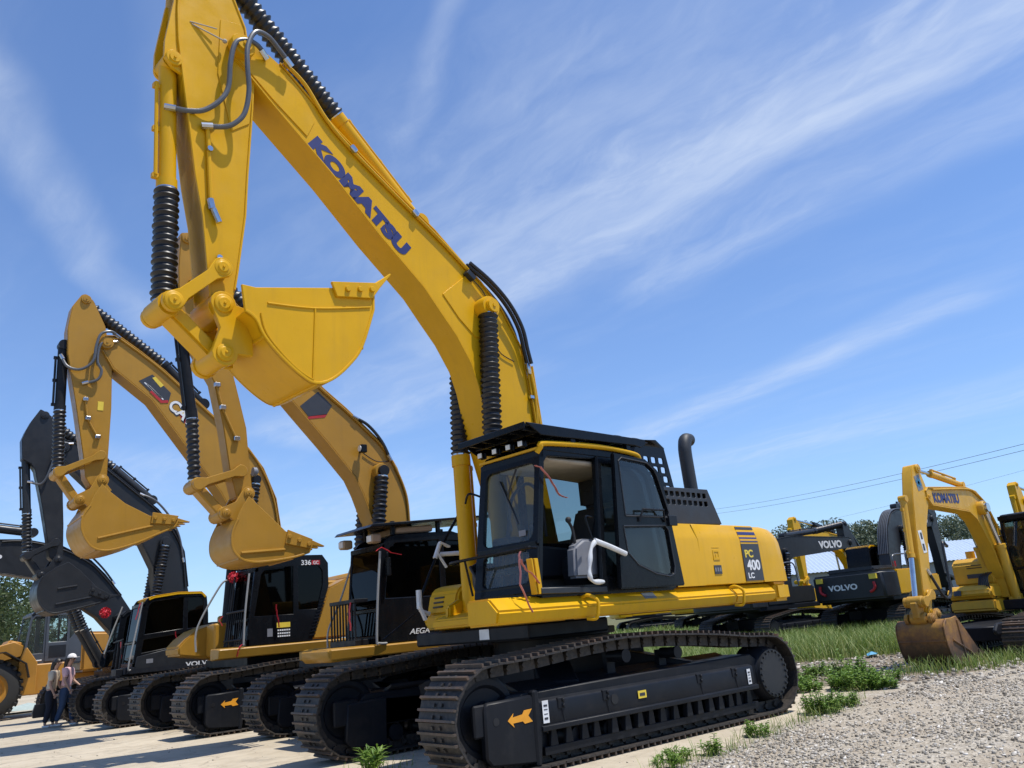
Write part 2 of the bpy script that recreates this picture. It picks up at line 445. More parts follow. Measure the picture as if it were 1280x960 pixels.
# ------------------------------------------------------------------ crawler track
def crawler(root, yc, out, w, xf, xr, rad, tops, tmat, fmat, pitch=.19, arrow=None, labels=False, disc_y=.22):
    """one crawler: out = +1 when its outer side is +y"""
    # loop of the shoe plates, ground side back-to-front, then over the top
    g = .036; pts = []
    for k in range(21): pts.append((xr + (xf - xr) * k / 20, g))
    for k in range(1, 25):
        a = -PI / 2 + PI * k / 24; pts.append((xf + (rad - g) * math.cos(a), rad + (rad - g) * math.sin(a)))
    pts += [(x, z) for x, z in tops]
    rr = rad * .93
    for k in range(0, 24):
        a = PI / 2 + PI * k / 24; pts.append((xr + (rr - g) * math.cos(a), rr + (rr - g) * math.sin(a)))
    P = np.array(pts + [pts[0]]); seg = np.linalg.norm(np.diff(P, axis=0), axis=1); s = np.concatenate([[0], np.cumsum(seg)])
    n = round(s[-1] / pitch); ss = np.linspace(0, s[-1], n, endpoint=False)
    def at(t):
        t %= s[-1]; return Vector((np.interp(t, s, P[:, 0]), np.interp(t, s, P[:, 1])))
    b = MB()
    for t in ss:
        p, q = at(t - pitch * .47), at(t + pitch * .47)
        d = (q - p).normalized(); nr = Vector((d.y, -d.x)); c = (p + q) / 2
        m = Matrix(((d.x, 0, nr.x), (0, 1, 0), (d.y, 0, nr.y)))
        cc = Vector((c.x, yc, c.y)); nn = Vector((nr.x, 0, nr.y)); dd = Vector((d.x, 0, d.y))
        b.box(cc - nn * .010, (pitch * .97, w, .018), m)
        for k, hh in ((-.43, .034), (.05, .030)):
            b.cur = 1; b.box(cc + dd * pitch * k + nn * hh / 2, (.022, w * random.uniform(.985, 1), hh), m); b.cur = 0
        for ys in (-.11, .11):
            b.box(cc - nn * .075 + Vector((0, ys, 0)), (pitch * .82, .045, .11), m)
            for k in (-.25, .28): b.box(cc + dd * pitch * k + nn * .006 + Vector((0, ys * .55, 0)), (.03, .03, .022), m)
        b.cyl(cc - nn * .07 + Vector((0, -.16, 0)) - dd * pitch * .35, cc - nn * .07 + Vector((0, .16, 0)) - dd * pitch * .35, .03, seg=8)
    tr = b.build('crawler_track', [tmat, M['grouser']], root, sharp=30)
    o = out
    # frame
    f = MB()
    f.prism([(xf - .2, rad + .18), (xr + .35, rad + .22), (xr + .1, rad + .05), (xr + .35, .33), (xf - .25, .33), (xf + .1, rad - .1)], yc - .2, yc + .2)
    f.bar((xf - .1, yc - .19, rad), (xf + .22, yc - .19, rad), .06, .28); f.bar((xf - .1, yc + .19, rad), (xf + .22, yc + .19, rad), .06, .28)
    fr = f.build('track_frame', fmat, tr, .015)
    i = MB(); ri = rad - .17
    i.lathe((xf, yc - .11, rad), (xf, yc + .11, rad), [(0, ri * .25), (.0, ri - .05), (.0, ri), (.3, ri), (.34, ri + .05), (.66, ri + .05), (.7, ri), (1, ri), (1, ri - .05), (.86, ri - .08), (.86, .16), (1, .14), (1, .02)], 32)
    i.build('idler_wheel', fmat, tr)
    k = MB()
    # front yoke guard
    yo = yc + o * (w / 2 - .05); yi = yc + o * .16
    L = 4.45 / 2
    gx0, gx1 = xf - .47, xf + .115
    k.prism([(gx0, .08), (gx0 - .04, .36), (gx0, rad + .16), (gx1 - .03, rad + .15), (gx1, rad + .11), (gx1 + .01, .20), (gx1 - .05, .13)], yi, yo)
    k.prism([(gx0 - .03, .05), (gx0 + .03, .05), (gx0 + .02, rad + .20), (gx0 - .05, rad + .20), (gx0 - .07, .36)], yi - o * .05, yo + o * .02)
    gd = k.build('idler_guard', fmat, tr, .018)
    k2 = MB(); yn = yc - o * (w / 2 - .06); k2.prism([(gx0 + .02, .1), (gx0, rad + .12), (gx1 - .06, rad + .10), (gx1 - .03, .22), (gx1 - .09, .14)], yc - o * .17, yn); k2.prism([(gx0 - .9, .34), (gx0 - .9, rad + .06), (gx0, rad + .10), (gx0, .34)], yc - o * .2, yn + o * .04); k2.build('inner_guard', fmat, tr, .015)
    q = MB(); q.cyl((gx1 - .12, yo - o * .01, rad - .02), (gx1 - .12, yo + o * .003, rad - .02), .035); q.build('grease_hole', M['rub'], gd)
    # step cover: sloped top and upright outer plate
    x0, x1 = gx0 - .05, xr + .43
    yt = yc - o * .26; zt = rad + .26; zo = rad + .095; zb = .345
    c = MB()
    c.prism_x([(yt, zt), (yo, zo), (yo + o * .015, zo - .02), (yo + o * .02, zb + .05), (yo - o * .01, zb), (yo - o * .05, zb), (yo - o * .04, zo - .05), (yt, zt - .04)], x1, x0)
    for t in (.08, .26, .70, .89):
        xx = x0 + (x1 - x0) * t
        c.box((xx, yo + o * .012, zo - .045), (.09, .03, .10)); c.bar((xx, yo + o * .02, zo - .05), (xx - .03, yo + o * .022, zb + .03), .012, .02)
        for dz in (-.02, -.07): c.cyl((xx - .02, yo + o * .02, zo + dz), (xx - .02, yo + o * .045, zo + dz), .018, seg=8)
    c.prism_x([(yo, zb + .06), (yo + o * .045, zb + .045), (yo + o * .045, zb), (yo - o * .02, zb)], x1 - .03, x0)
    cv = c.build('step_cover', fmat, tr, .006)
    hh = MB()
    hx = x0 + (x1 - x0) * .295
    hh.lathe((hx, yo + o * .012, zo - .10), (hx, yo + o * .024, zo - .10), [(0, .05), (1, .05)], 16)
    hh.build('cover_hole', M['rub'], cv)
    # roller guard with upright ribs and the rollers behind it
    rb = MB()
    yr = yc + o * .19
    rb.span((x0 - .05, yr - o * .015, .125), (x1 - .05, yr + o * .045, .20))
    for t in np.linspace(.05, .97, 17):
        xx = x0 + (x1 - x0) * t + random.uniform(-.03, .03)
        rb.prism([(xx - .05, .20), (xx + .05, .20), (xx + .03, .36), (xx - .03, .36)], yr, yr + o * .07 if int(t * 40) % 2 else yr + o * .045)
    rb.build('roller_guard', fmat, tr, .004)
    ro = MB()
    for xx in np.linspace(xf - .62, xr + .55, 8):
        ro.lathe((xx, yc - .17, .225), (xx, yc + .17, .225), [(0, .07), (.02, .10), (.25, .10), (.3, .085), (.7, .085), (.75, .10), (.98, .10), (1, .07)], 16)
    ro.build('track_roller', fmat, tr)
    for t in (.44, .635):
        xx = xf + (xr - xf) * t; zz = np.interp(-xx, [-a for a, _ in tops], [z for _, z in tops]) - .20
        cr = MB(); cr.lathe((xx, yc - .12, zz), (xx, yc + o * .13, zz), [(0, .05), (0, .06), (.9, .06), (.93, .07), (1, .07), (1, .03)], 18)
        cr.span((xx - .06, yc - .18, zt - .1), (xx + .06, yc - .12, zz + .04))
        cr.build('carrier_roller', fmat, tr)
    # sprocket and its final drive with bolted cover
    sp = MB(); rs = rr - .17
    prof = []
    for t in range(42):
        r_ = rs + (.045 if t % 2 else -.01); prof.append((xr + r_ * math.cos(2 * PI * t / 42), rr + r_ * math.sin(2 * PI * t / 42)))
    sp.prism(prof, yc - .05, yc + .05); sp.build('drive_sprocket', fmat, tr)
    fd = MB(); yy = yc + o * disc_y
    fd.lathe((xr, yc - o * .1, rr), (xr, yy, rr), [(0, .33), (.5, .33), (.9, .31), (1, .29), (1, .02)], 36)
    fd.span((xr + .05, yc - .25, rr - .28), (xr + .5, yc + .1, rr + .2))
    fd.build('final_drive', fmat, tr)
    dc = MB(); dc.cyl((xr, yy, rr), (xr, yy + o * .035, rr), .285, .28, 40)
    for t in range(22):
        a = 2 * PI * t / 22
        dc.cyl((xr + .255 * math.cos(a), yy + o * .03, rr + .255 * math.sin(a)), (xr + .255 * math.cos(a), yy + o * .055, rr + .255 * math.sin(a)), .016, seg=6)
    dc.build('drive_cover', M['dgrey'], tr)
    if arrow:
        ax, az = gx1 - .25, rad - .03; A = MB(); e = yo + o * .005
        pl = [(.0, .0), (-.09, .075), (-.075, .03), (-.22, .045), (-.25, .085), (-.37, .09), (-.31, .02), (-.37, -.05), (-.25, -.06), (-.22, -.03), (-.075, -.035), (-.09, -.08)]
        A.plate([(ax + x * .8, az + z * .8) for x, z in pl], [], min(e, e - o * .002), max(e, e - o * .002))
        A.build('arrow_mark', arrow, gd)
    if labels:
        for nm, xx, zz, ww, h2 in (('warning_label', x0 - .06, zb + .17, .075, .20), ('warning_label', x1 + .11, zb + .15, .065, .17)):
            l = MB(); l.box((xx, yo + o * .027, zz), (ww, .004, h2)); lo = l.build(nm, M['wht'], cv)
            for dz, s2 in ((.055, .018), (.02, .008), (-.02, .008), (-.06, .02)):
                l = MB(); l.box((xx, yo + o * .030, zz + dz * h2 / .2), (ww * .6, .003, s2)); l.build('label_print', M['decal'], cv)
        l = MB(); l.box((x0 + (x1 - x0) * .415, yo + o * .027, zo - .10), (.125, .004, .075)); l.build('yellow_label', M['ylbl'], cv)
        l = MB(); l.box((x0 + (x1 - x0) * .415, yo + o * .030, zo - .10), (.08, .003, .03)); l.build('label_print', M['decal'], cv)
    return tr

def carbody(root, gauge, xm, z0=.45, z1=1.12, mat='frame'):
    b = MB()
    b.prism_z([(xm - .9, -.7), (xm + .9, -.7), (xm + .9, .7), (xm - .9, .7)], z0, z1 - .22)
    for sx in (-1, 1):
        for sy in (-1, 1):
            b.bar((xm + sx * .5, sy * .5, z1 - .35), (xm + sx * 1.05, sy * (gauge / 2 - .1), .58), .4, .32)
    b.cyl((xm, 0, z1 - .25), (xm, 0, z1), .72, seg=40)
    b.lathe((xm, 0, z1 - .02), (xm, 0, z1 + .06), [(0, .80), (1, .80)], 40)
    return b.build('carbody', M[mat], root, .01)

# ------------------------------------------------------------------ front equipment
def box_beam(name, poly, hw, mat, root, rz, edge_lo=None, edge_up=None, lip=.014, doublers=()):
    """welded box section: side plates set in, top and bottom plates standing proud"""
    b = MB(); b.prism(poly, -hw, hw)
    o = b.build(name, mat, root, .012, rz=rz, seg=2)
    w = MB()
    for ln in (edge_lo, edge_up):
        if ln: w.ribbon(ln, -hw - lip, hw + lip, .022)
    for pl in doublers:
        for s in (-1, 1): w.prism(pl, s * hw, s * (hw + .012))
    if w.v: w.build(name + '_edge_plate', mat, o, .004)
    return o

def pin(b, x, z, y, r=.085, t=.05):
    for s in (-1, 1):
        b.lathe((x, s * (y - t), z), (x, s * y, z), [(0, r * 1.25), (.6, r * 1.25), (.75, r * 1.15), (.76, r * .8), (1, r * .75), (1, .01)], 24)
        b.cyl((x, s * y, z), (x, s * (y + .012), z), r * .22, seg=6)

def link_bar(b, p, q, y, w, t=.05, r=.10):
    """flat dog-bone link with a boss at each end, in the XZ plane at +-y"""
    p, q = Vector(p), Vector(q); d = (q - p).normalized(); n = Vector((-d.y, d.x))
    pl = []
    for k in range(9):
        a = PI / 2 + PI * k / 8; v = d * math.cos(a) * r + n * math.sin(a) * r; pl.append(p + v)
    pl.append(p + d * r * 1.3 - n * w); pl.append(q - d * r * 1.3 - n * w)
    for k in range(9):
        a = -PI / 2 + PI * k / 8; v = d * math.cos(a) * r + n * math.sin(a) * r; pl.append(q + v)
    pl.append(q - d * r * 1.3 + n * w); pl.append(p + d * r * 1.3 + n * w)
    for s in (-1, 1): b.prism([(v.x, v.y) for v in pl], s * (y - t), s * y)

def bucket(root, rz, rim, lower, hw, mat, pins, teeth_dir, tooth_mat=None, tooth_len=.24, nt=5, plate_in=.0, ears=True, cutter=None, weld=None, er=.12, weld_r=.011):
    """rim: hinge side -> lip (open top); lower: lip -> hinge along the curved back"""
    b = MB()
    P_ = [Vector(q) for q in lower]; fine = []
    for i in range(len(P_) - 1):
        p0, p1, p2, p3 = P_[max(i - 1, 0)], P_[i], P_[i + 1], P_[min(i + 2, len(P_) - 1)]
        for k in range(4):
            t = k / 4; q = .5 * ((2 * p1) + (p2 - p0) * t + (2 * p0 - 5 * p1 + 4 * p2 - p3) * t * t + (3 * p1 - p0 - 3 * p2 + p3) * t ** 3); fine.append((q.x, q.y))
    lower = fine + [lower[-1]]
    poly = rim + lower
    for s in (-1, 1): b.prism(poly, s * (hw - .03), s * hw)
    b.ribbon([rim[-1]] + lower, -hw - .012, hw + .012, .03)
    o = b.build('bucket', mat, root, .006, rz=rz)
    w = MB()
    lip = Vector(rim[-1]); pv = Vector(lower[0]); td = Vector(teeth_dir).normalized()
    n = Vector((-td.y, td.x))
    # thick lip plate
    w.bar((lip.x - td.x * .12, -hw, lip.y - td.y * .12), (lip.x - td.x * .12, hw, lip.y - td.y * .12), .14, .05, up=(n.x, 0, n.y))
    for (x, z) in lower[4:-4:12]: w.bar((x, -hw * .99, z), (x, hw * .99, z), .03, .03)
    w.build('bucket_lip', mat, o, .006)
    if cutter:
        c = MB()
        for s in (-1, 1):
            c.prism(cutter, s * hw, s * (hw + .035))
            cx = sum(p[0] for p in cutter) / len(cutter); cz = sum(p[1] for p in cutter) / len(cutter)
            d = (Vector(cutter[1]) - Vector(cutter[0])).normalized()
            for k in (-.16, 0, .16):
                c.cyl((cx + d.x * k, s * (hw + .03), cz + d.y * k), (cx + d.x * k, s * (hw + .06), cz + d.y * k), .035, seg=6)
        c.build('side_cutter', mat, o, .005)
    if weld:
        ww = MB()
        for s in (-1, 1):
            for ln in weld: ww.tube([(x, s * (hw + .004), z) for x, z in ln], weld_r, 6)
        ww.build('weld_seam', mat, o)
    if ears:
        e = MB(); (px, pz), (qx, qz) = pins
        p, q = Vector(pins[0]), Vector(pins[1]); d = (q - p).normalized(); m_ = (p + q) / 2
        back = Vector(lower[-1]); ctr = Vector((sum(v[0] for v in poly) / len(poly), sum(v[1] for v in poly) / len(poly)))
        out = Vector((d.y, -d.x));
        if (m_ - ctr).dot(out) < 0: out = -out
        pl = []
        for k in range(8):
            a = k / 7 * PI; v = -d * math.sin(a) * er + out * math.cos(a) * er; pl.append(p + v)
        pl += [p - out * er * 2.2 + d * .02, q - out * er * 2.2]
        for k in range(8):
            a = PI - k / 7 * PI; v = d * math.sin(a) * er + out * math.cos(a) * er; pl.append(q + v)
        pl.append(m_ + out * er * .3)
        for s in (-1, 1): e.prism([(v.x, v.y) for v in pl], s * hw * .42, s * (hw * .42 + .06))
        pin(e, px, pz, hw * .42 + .09, er * .6); pin(e, qx, qz, hw * .42 + .09, er * .55)
        e.build('bucket_ear', mat, o, .006)
    for k in range(nt):
        y = -hw * .92 + 2 * hw * .92 * k / (nt - 1); t = MB()
        a = lip - td * .16; tip = lip + td * tooth_len
        t.add([(a.x + n.x * .06, y - .055, a.y + n.y * .06), (a.x + n.x * .06, y + .055, a.y + n.y * .06), (a.x - n.x * .06, y + .055, a.y - n.y * .06), (a.x - n.x * .06, y - .055, a.y - n.y * .06),
               (tip.x + n.x * .008, y - .03, tip.y + n.y * .008), (tip.x + n.x * .008, y + .03, tip.y + n.y * .008), (tip.x - n.x * .008, y + .03, tip.y - n.y * .008), (tip.x - n.x * .008, y - .03, tip.y - n.y * .008)],
              [(3, 2, 1, 0), (4, 5, 6, 7), (0, 1, 5, 4), (1, 2, 6, 5), (2, 3, 7, 6), (3, 0, 4, 7)])
        t.build('bucket_tooth', tooth_mat or mat, o, .006)
    return o

def cylinder(name, root, rz, p, m, q, y, rb, mat, boot=None, rboot=None, rod=.05, pitch=.085, flip=False):
    """barrel p->m, then rod (or rubber boot over it) m->q; all (x, z) at y"""
    P, Mm, Q = ((*v,) for v in (p, m, q))
    f = lambda v: (v[0], y, v[1])
    b = MB(); b.lathe(f(p), f(m), [(0, rb * .9), (.0, rb), (.93, rb), (.93, rb * 1.14), (1, rb * 1.14), (1, .02)], 24)
    L = (Vector(m) - Vector(p)); d = L.normalized()
    b.lathe((p[0], y - rb * 1.15, p[1]), (p[0], y + rb * 1.15, p[1]), [(0, .04), (0, rb * 1.05), (1, rb * 1.05), (1, .04)], 20)
    n = Vector((-d.y, d.x)) * (rb + .03)
    b.tube([(p[0] + d.x * .25 + n.x, y + .02, p[1] + d.y * .25 + n.y), (m[0] - d.x * .12 + n.x, y + .02, m[1] - d.y * .12 + n.y)], .02, 8, False)
    for t in (.2, .55, .92):
        c = Vector(p) + L * t; b.bar((c.x, y, c.y), (c.x + n.x * 1.25, y, c.y + n.y * 1.25), .05, .05)
    o = b.build(name, mat, root, rz=rz)
    r = MB(); r.cyl(f(m), f(q), rod, seg=16)
    r.lathe((q[0], y - rb, q[1]), (q[0], y + rb, q[1]), [(0, .03), (0, rb * .95), (1, rb * .95), (1, .03)], 18)
    r.build('piston_rod', M['chrome'] if not boot else mat, o)
    if boot:
        e = Vector(q) - d * rb * .8
        k = MB(); k.bellows(f(m), (e.x, y, e.y), rboot or rb * 1.2, pitch); k.build('rubber_boot', boot, o, sharp=60)
        k = MB()
        for c, s in ((Vector(m), 1), (e, -1)):
            k.cyl((c.x, y, c.y), (c.x + s * d.x * .025, y, c.y + s * d.y * .025), (rboot or rb * 1.2) * .86, seg=20)
        k.build('boot_clamp', M['chrome'], o)
    return o

def hose(name, pts, r, mat, parent, rz=0, ends=None):
    b = MB(); b.tube(pts, r, 10); o = b.build(name, mat, parent, rz=rz)
    if ends:
        e = MB()
        for a, c in ((pts[0], pts[1]), (pts[-1], pts[-2])):
            a, c = Vector(a), Vector(c); d = (c - a).normalized(); e.cyl(a - d * .02, a + d * .09, r * 1.3, seg=8)
        e.build('hose_fitting', ends, o)
    return o

#PART2
# ------------------------------------------------------------------ common upper-structure pieces
def cab_box(root, rz, prof, y0, y1, windows, body, gl, roof=None, name='cab', front_div=.34, front_bar=True):
    """cab from its side profile: side frames with window openings, glass, rear wall, roof. prof: front-bottom, front-top ... rear-bottom"""
    b = MB(); t = .055
    b.plate(prof, windows, y1 - t, y1); b.plate(prof, windows, y0, y0 + t)
    fb, ft, rt, rbm = Vector(prof[0]), Vector(prof[1]), Vector(prof[-2]), Vector(prof[-1])
    b.bar((fb.x - .03, y0, fb.y + .05), (fb.x - .03, y1, fb.y + .05), .07, .12)
    b.bar((ft.x - .03, y0, ft.y - .0), (ft.x - .03, y1, ft.y - .0), .07, .08)
    b.span((rbm.x + .02, y0 + .01, rbm.y - .04), (fb.x - .05, y1 - .01, rbm.y + .05))
    b.ribbon(prof[3:], y0 + .02, y1 - .02, .03)
    o = b.build(name, body, root, .012, rz=rz)
    d = ft - fb
    x = lambda t_: fb + d * t_
    def pane(nm, q0, q1):
        g = MB(); a, c = x(q0), x(q1); g.bar((a.x - .02, (y0 + y1) / 2, a.y), (c.x - .02, (y0 + y1) / 2, c.y), y1 - y0 - .1, .012, up=(1, 0, 0)); g.build(nm, gl, o)
    pane('windshield', front_div + .03, .965); pane('lower_windshield', .09, front_div - .01)
    if front_bar:
        e = MB(); a = x(front_div); e.bar((a.x, y0 + .03, a.y), (a.x, y1 - .03, a.y), .05, .05); e.build('windshield_bar', body, o, .006)
    for s, yy in ((1, y1 - .03), (-1, y0 + .025)):
        for w in windows:
            g = MB(); g.prism(shrink(w, -.01), yy - .006, yy + .006); g.build('side_window', gl, o)
    if roof:
        r_ = MB(); zm = max(p_[1] for p_ in prof); top = [p_ for p_ in prof if p_[1] > zm - .24]
        r_.ribbon(top[::-1], y0 - .02, y1 + .02, .0001 - .075)
        r_.build('cab_roof', roof, o, .02, seg=2)
    return o

def tail(root, rz, x0, x1, z0, z1, yh, mat, zlow, name='counterweight', corner=.45):
    b = MB(); c = corner
    pl = [(x0, yh), (x1 + c, yh), (x1 + c * .35, yh - c * .22), (x1 + .06, yh - c * .8), (x1, yh * .35), (x1, -yh * .35), (x1 + .06, -yh + c * .8), (x1 + c * .35, -yh + c * .22), (x1 + c, -yh), (x0, -yh)]
    b.prism_z(pl, z0, z1)
    o = b.build(name, mat, root, .07, rz=rz, seg=3)
    if zlow:
        d = MB(); d.prism_z([(x * 1 + (.25 if x < x0 - .1 else 0), y * .93) for x, y in pl], zlow, z0 - .004); d.build(name + '_foot', mat, o, .04, seg=2)
    return o

# ================================================================== nearest excavator
A0 = .09579
def big_excavator():
    root = empty('crawler_excavator', (0, 0, 0))
    tag(root, 'largest bright yellow excavator with an open cab door and dark blue lettering along its boom', 'excavator', 'excavators parked in a row on the concrete')
    Y, BK = M['yel'], M['frame']
    tops = [(2.1, 1.012), (1.62, 1.05), (1.18, 1.088), (.7, 1.112), (.07, 1.095), (-.48, 1.06), (-.92, 1.022), (-1.5, .955)]
    crawler(root, 1.37, 1, .60, 2.44, -1.91, .52, tops, M['track'], BK, .193, M['orange'], True)
    crawler(root, -1.37, -1, .60, 2.44, -1.91, .52, tops, M['track'], BK, .193)
    # inner face of the far crawler seen between the tracks
    carbody(root, 2.74, .27, .45, 1.16)
    rz = A0
    # --- deck with the bevelled side beams
    b = MB()
    for s in (1, -1):
        XF = 2.56 if s > 0 else .3
        b.prism_x([(s * 1.37, 1.588), (s * 1.505, 1.458), (s * 1.465, 1.338), (s * 1.05, 1.335), (s * 1.05, 1.588)], -1.70, XF)
        b.prism_x([(s * 1.38, 1.575), (s * 1.495, 1.452), (s * 1.455, 1.345), (s * 1.05, 1.345), (s * 1.05, 1.575)], -2.74, -1.704)
    b.span((-2.5, -1.0, 1.36), (1.45, 1.0, 1.52))
    b.prism([(1.45, 1.33), (1.72, 1.36), (1.72, 1.46), (1.45, 1.52)], -.55, 1.05)
    for y in (-.40, .40):
        b.prism([(.9, 1.5), (1.62, 1.36), (1.60, 1.6), (1.42, 1.68), (1.25, 1.66), (.9, 1.75), (.5, 2.2), (.05, 2.25), (-.3, 1.5)], y - .04, y + .04)
    deck = b.build('deck', Y, root, .02, rz=rz, seg=2)
    c = MB(); c.span((.3, -1.0, 1.17), (1.62, .95, 1.33)); c.build('deck_underframe', BK, deck, .02); c = MB(); c.box((1.625, .25, 1.255), (.006, .16, .11)); c.build('white_label', M['white'], deck)
    for x in (1.2, -1.72):
        h = MB(); h.tube([(x + .07, 1.42, 1.545), (x + .05, 1.50, 1.56), (x, 1.575, 1.50), (x + .005, 1.575, 1.40), (x + .02, 1.55, 1.32), (x + .06, 1.46, 1.325)], .018, 8); h.build('step_handle', Y, deck)
    l = MB(); l.bar((.02, 1.448, 1.518), (.24, 1.448, 1.518), .006, .09, up=(0, .13, -.14)); l.build('deck_label', M['cons'], deck)
    # --- cab
    prof = [(1.945, 1.60), (1.70, 3.06), (1.62, 3.14), (1.48, 3.17), (.05, 3.14), (-.16, 3.05), (-.28, 2.90), (-.455, 1.58)]
    door_open = [(.93, 1.67), (1.86, 1.67), (1.655, 2.97), (1.60, 3.04), (.80, 3.07)]
    rear_win = [(-.34, 1.75), (.83, 1.75), (.70, 3.02), (.02, 3.01), (-.12, 2.94), (-.18, 2.85)]
    y0, y1 = .50, 1.44
    b = MB(); t = .06
    b.plate(prof, [door_open, rear_win], y1 - t, y1)
    far_a = [(1.17, 2.0), (1.80, 2.0), (1.655, 2.97), (1.60, 3.04), (1.17, 3.07)]
    far_b = [(-.28, 2.22), (1.08, 2.22), (1.08, 3.04), (.02, 3.01), (-.12, 2.94), (-.18, 2.85)]
    b.plate(prof, [far_a, far_b], y0, y0 + t)
    b.bar((1.91, y0, 1.65), (1.91, y1, 1.65), .08, .13); b.bar((1.69, y0, 3.05), (1.69, y1, 3.05), .07, .08)
    b.span((-.42, y0 + .01, 1.565), (1.88, y1 - .012, 1.65))
    b.ribbon([(-.05, 3.10), (-.16, 3.03), (-.26, 2.88), (-.30, 2.62)], y0 + .02, y1 - .02, .03); b.ribbon([(-.36, 2.1), (-.44, 1.6)], y0 + .02, y1 - .02, .03)
    b.tube([(.955, y1 + .012, 1.66), (.79, y1 + .012, 3.09)], .02, 8, False)
    cab = b.build('cab', M['blk'], root, .014, rz=rz, seg=2)
    g = MB(); g.prism([(.90, 1.58), (1.93, 1.60), (1.925, 1.66), (.90, 1.64)], y1 - .02, y1 + .045); g.build('door_sill', M['dgrey'], cab, .006)
    fx = lambda z: 1.945 - (z - 1.6) * (.245 / 1.46)
    def pane(nm, za, zb, ya, yb, mat=M['glass'], off=.015, th=.01):
        g = MB(); g.bar((fx(za) - off, (ya + yb) / 2, za), (fx(zb) - off, (ya + yb) / 2, zb), yb - ya, th, up=(1, 0, 0)); return g.build(nm, mat, cab)
    pane('windshield', 2.13, 3.0, y0 + .06, y1 - .06); pane('lower_windshield', 1.72, 2.06, y0 + .06, y1 - .06)
    def front_frame(za, zb, holes, name='windshield_frame'):
        g = MB(); sl = Vector((fx(zb) - fx(za), 0, zb - za)).normalized(); L = (zb - za) / sl.z
        g.plate([(y0, 0), (y1, 0), (y1, L), (y0, L)], holes(L), -.02, .02)
        nn = Vector((sl.z, 0, -sl.x)); m = Matrix(((0, nn.x, sl.x, fx(za)), (1, 0, 0, 0), (0, nn.z, sl.z, za), (0, 0, 0, 1)))
        g.move(m); return g.build(name, M['blk'], cab, .006)
    front_frame(2.10, 3.07, lambda L: [rrect(y0 + .10, .05, y1 - .075, L - .10, .09, 5)])
    front_frame(1.62, 2.08, lambda L: [rrect(y0 + .12, .10, y1 - .12, L - .03, .06, 5)])
    g = MB(); g.bar((fx(2.09), y0 + .03, 2.095), (fx(2.09), y1 - .02, 2.095), .06, .07)
    for k in range(14):
        yy = y0 + .1 + k * .058
        if k not in (6, 7): g.bar((fx(1.72) - .045, yy, 1.72), (fx(2.05) - .045, yy, 2.05), .012, .012)
    g.bar((fx(1.85) - .05, y0 + .06, 1.86), (fx(1.85) - .05, y1 - .06, 1.86), .03, .05)
    g.build('windshield_bar', M['blk'], cab, .004)
    g = MB(); g.tube([(fx(3.0) + .01, .92, 2.30), (fx(3.0) + .05, .95, 2.66), (fx(3.0) + .04, 1.1, 2.95)], .012, 6); g.bar((fx(2.5) + .012, 1.12, 2.35), (fx(2.9) + .012, .82, 2.86), .02, .015); g.build('windshield_wiper', M['bhose'], cab)
    g = MB(); g.box((fx(2.22) + .002, 1.20, 2.24), (.004, .10, .06)); g.build('windshield_sticker', M['cons'], cab)
    for s, yy, wins in ((1, y1 - .035, (rear_win,)), (-1, y0 + .03, (far_a, far_b))):
        for w in wins:
            g = MB(); g.prism(shrink(w, -.008), yy - .005, yy + .005); g.build('side_window', M['cglass'] if s < 0 else M['dglass'], cab)
    g = MB(); g.bar((-.31, .97, 2.62), (-.37, .97, 2.1), .82, .01, up=(1, 0, 0)); g.build('rear_window', M['glass'], cab)
    # roof, yellow rain rail, guard with its visor
    r_ = MB(); r_.prism([(1.70, 3.10), (1.62, 3.19), (.08, 3.205), (-.1, 3.14), (-.1, 3.09), (1.6, 3.09)], y0 - .005, y1 + .008); r_.build('cab_roof', M['blk'], cab, .012); r_ = MB()
    r_.tube([(1.735, y1 - .02, 3.065), (1.715, y1 + .022, 3.12), (1.64, y1 + .028, 3.165), (.76, y1 + .028, 3.205), (.1, y1 + .028, 3.175), (-.02, y1 + .02, 3.12)], .030, 10)
    r_.bar((1.722, y0, 3.115), (1.722, y1, 3.115), .03, .026)
    roof = r_.build('rain_rail', Y, cab, .008)
    q = MB()
    gl_ = [(1.93, .42), (1.98, 1.50), (-.12, 1.50), (-.12, .42)]
    q.prism_z(gl_, 3.325, 3.35)
    q.prism([(1.96, 3.36), (1.74, 3.24), (1.40, 3.245), (1.25, 3.25), (.1, 3.27), (-.02, 3.25), (-.12, 3.30), (-.12, 3.36)], 1.49, 1.515)
    q.prism([(1.92, 3.36), (1.70, 3.24), (1.2, 3.27), (-.12, 3.30), (-.12, 3.36)], .41, .435)
    q.bar((1.955, .41, 3.325), (1.985, 1.515, 3.325), .02, .07)
    for yy in (.6, .82, 1.04, 1.26, 1.44): q.bar((1.95, yy, 3.305), (-.1, yy, 3.305), .03, .045)
    for xx in (1.72, 1.4, .9, .4, 0): q.bar((xx, .45, 3.30), (xx, 1.49, 3.30), .04, .04)
    for xx in (.25, -.1): q.tube([(xx + .2, 1.40, 3.35), (xx + .1, 1.40, 3.385), (xx - .05, 1.40, 3.385), (xx - .12, 1.40, 3.35)], .016, 6)
    q.span((-.30, 1.2, 3.345), (.0, 1.42, 3.36))
    for xx, yy in ((1.2, 1.46), (.2, 1.46), (1.2, .5), (.2, .5)): q.span((xx - .04, yy - .03, 3.18), (xx + .04, yy + .03, 3.33))
    gd = q.build('roof_guard', M['blk'], cab, .006)
    for yy in (.62, .86, 1.08, 1.27):
        w = MB(); w.box((1.80, yy, 3.185), (.05, .075, .06)); w.box((1.77, yy, 3.185), (.03, .085, .07)); wl = w.build('work_lamp', M['blk'], cab, .006)
        w = MB(); w.box((1.829, yy, 3.187), (.012, .066, .055)); w.build('lamp_lens', M['white'], wl, .004)
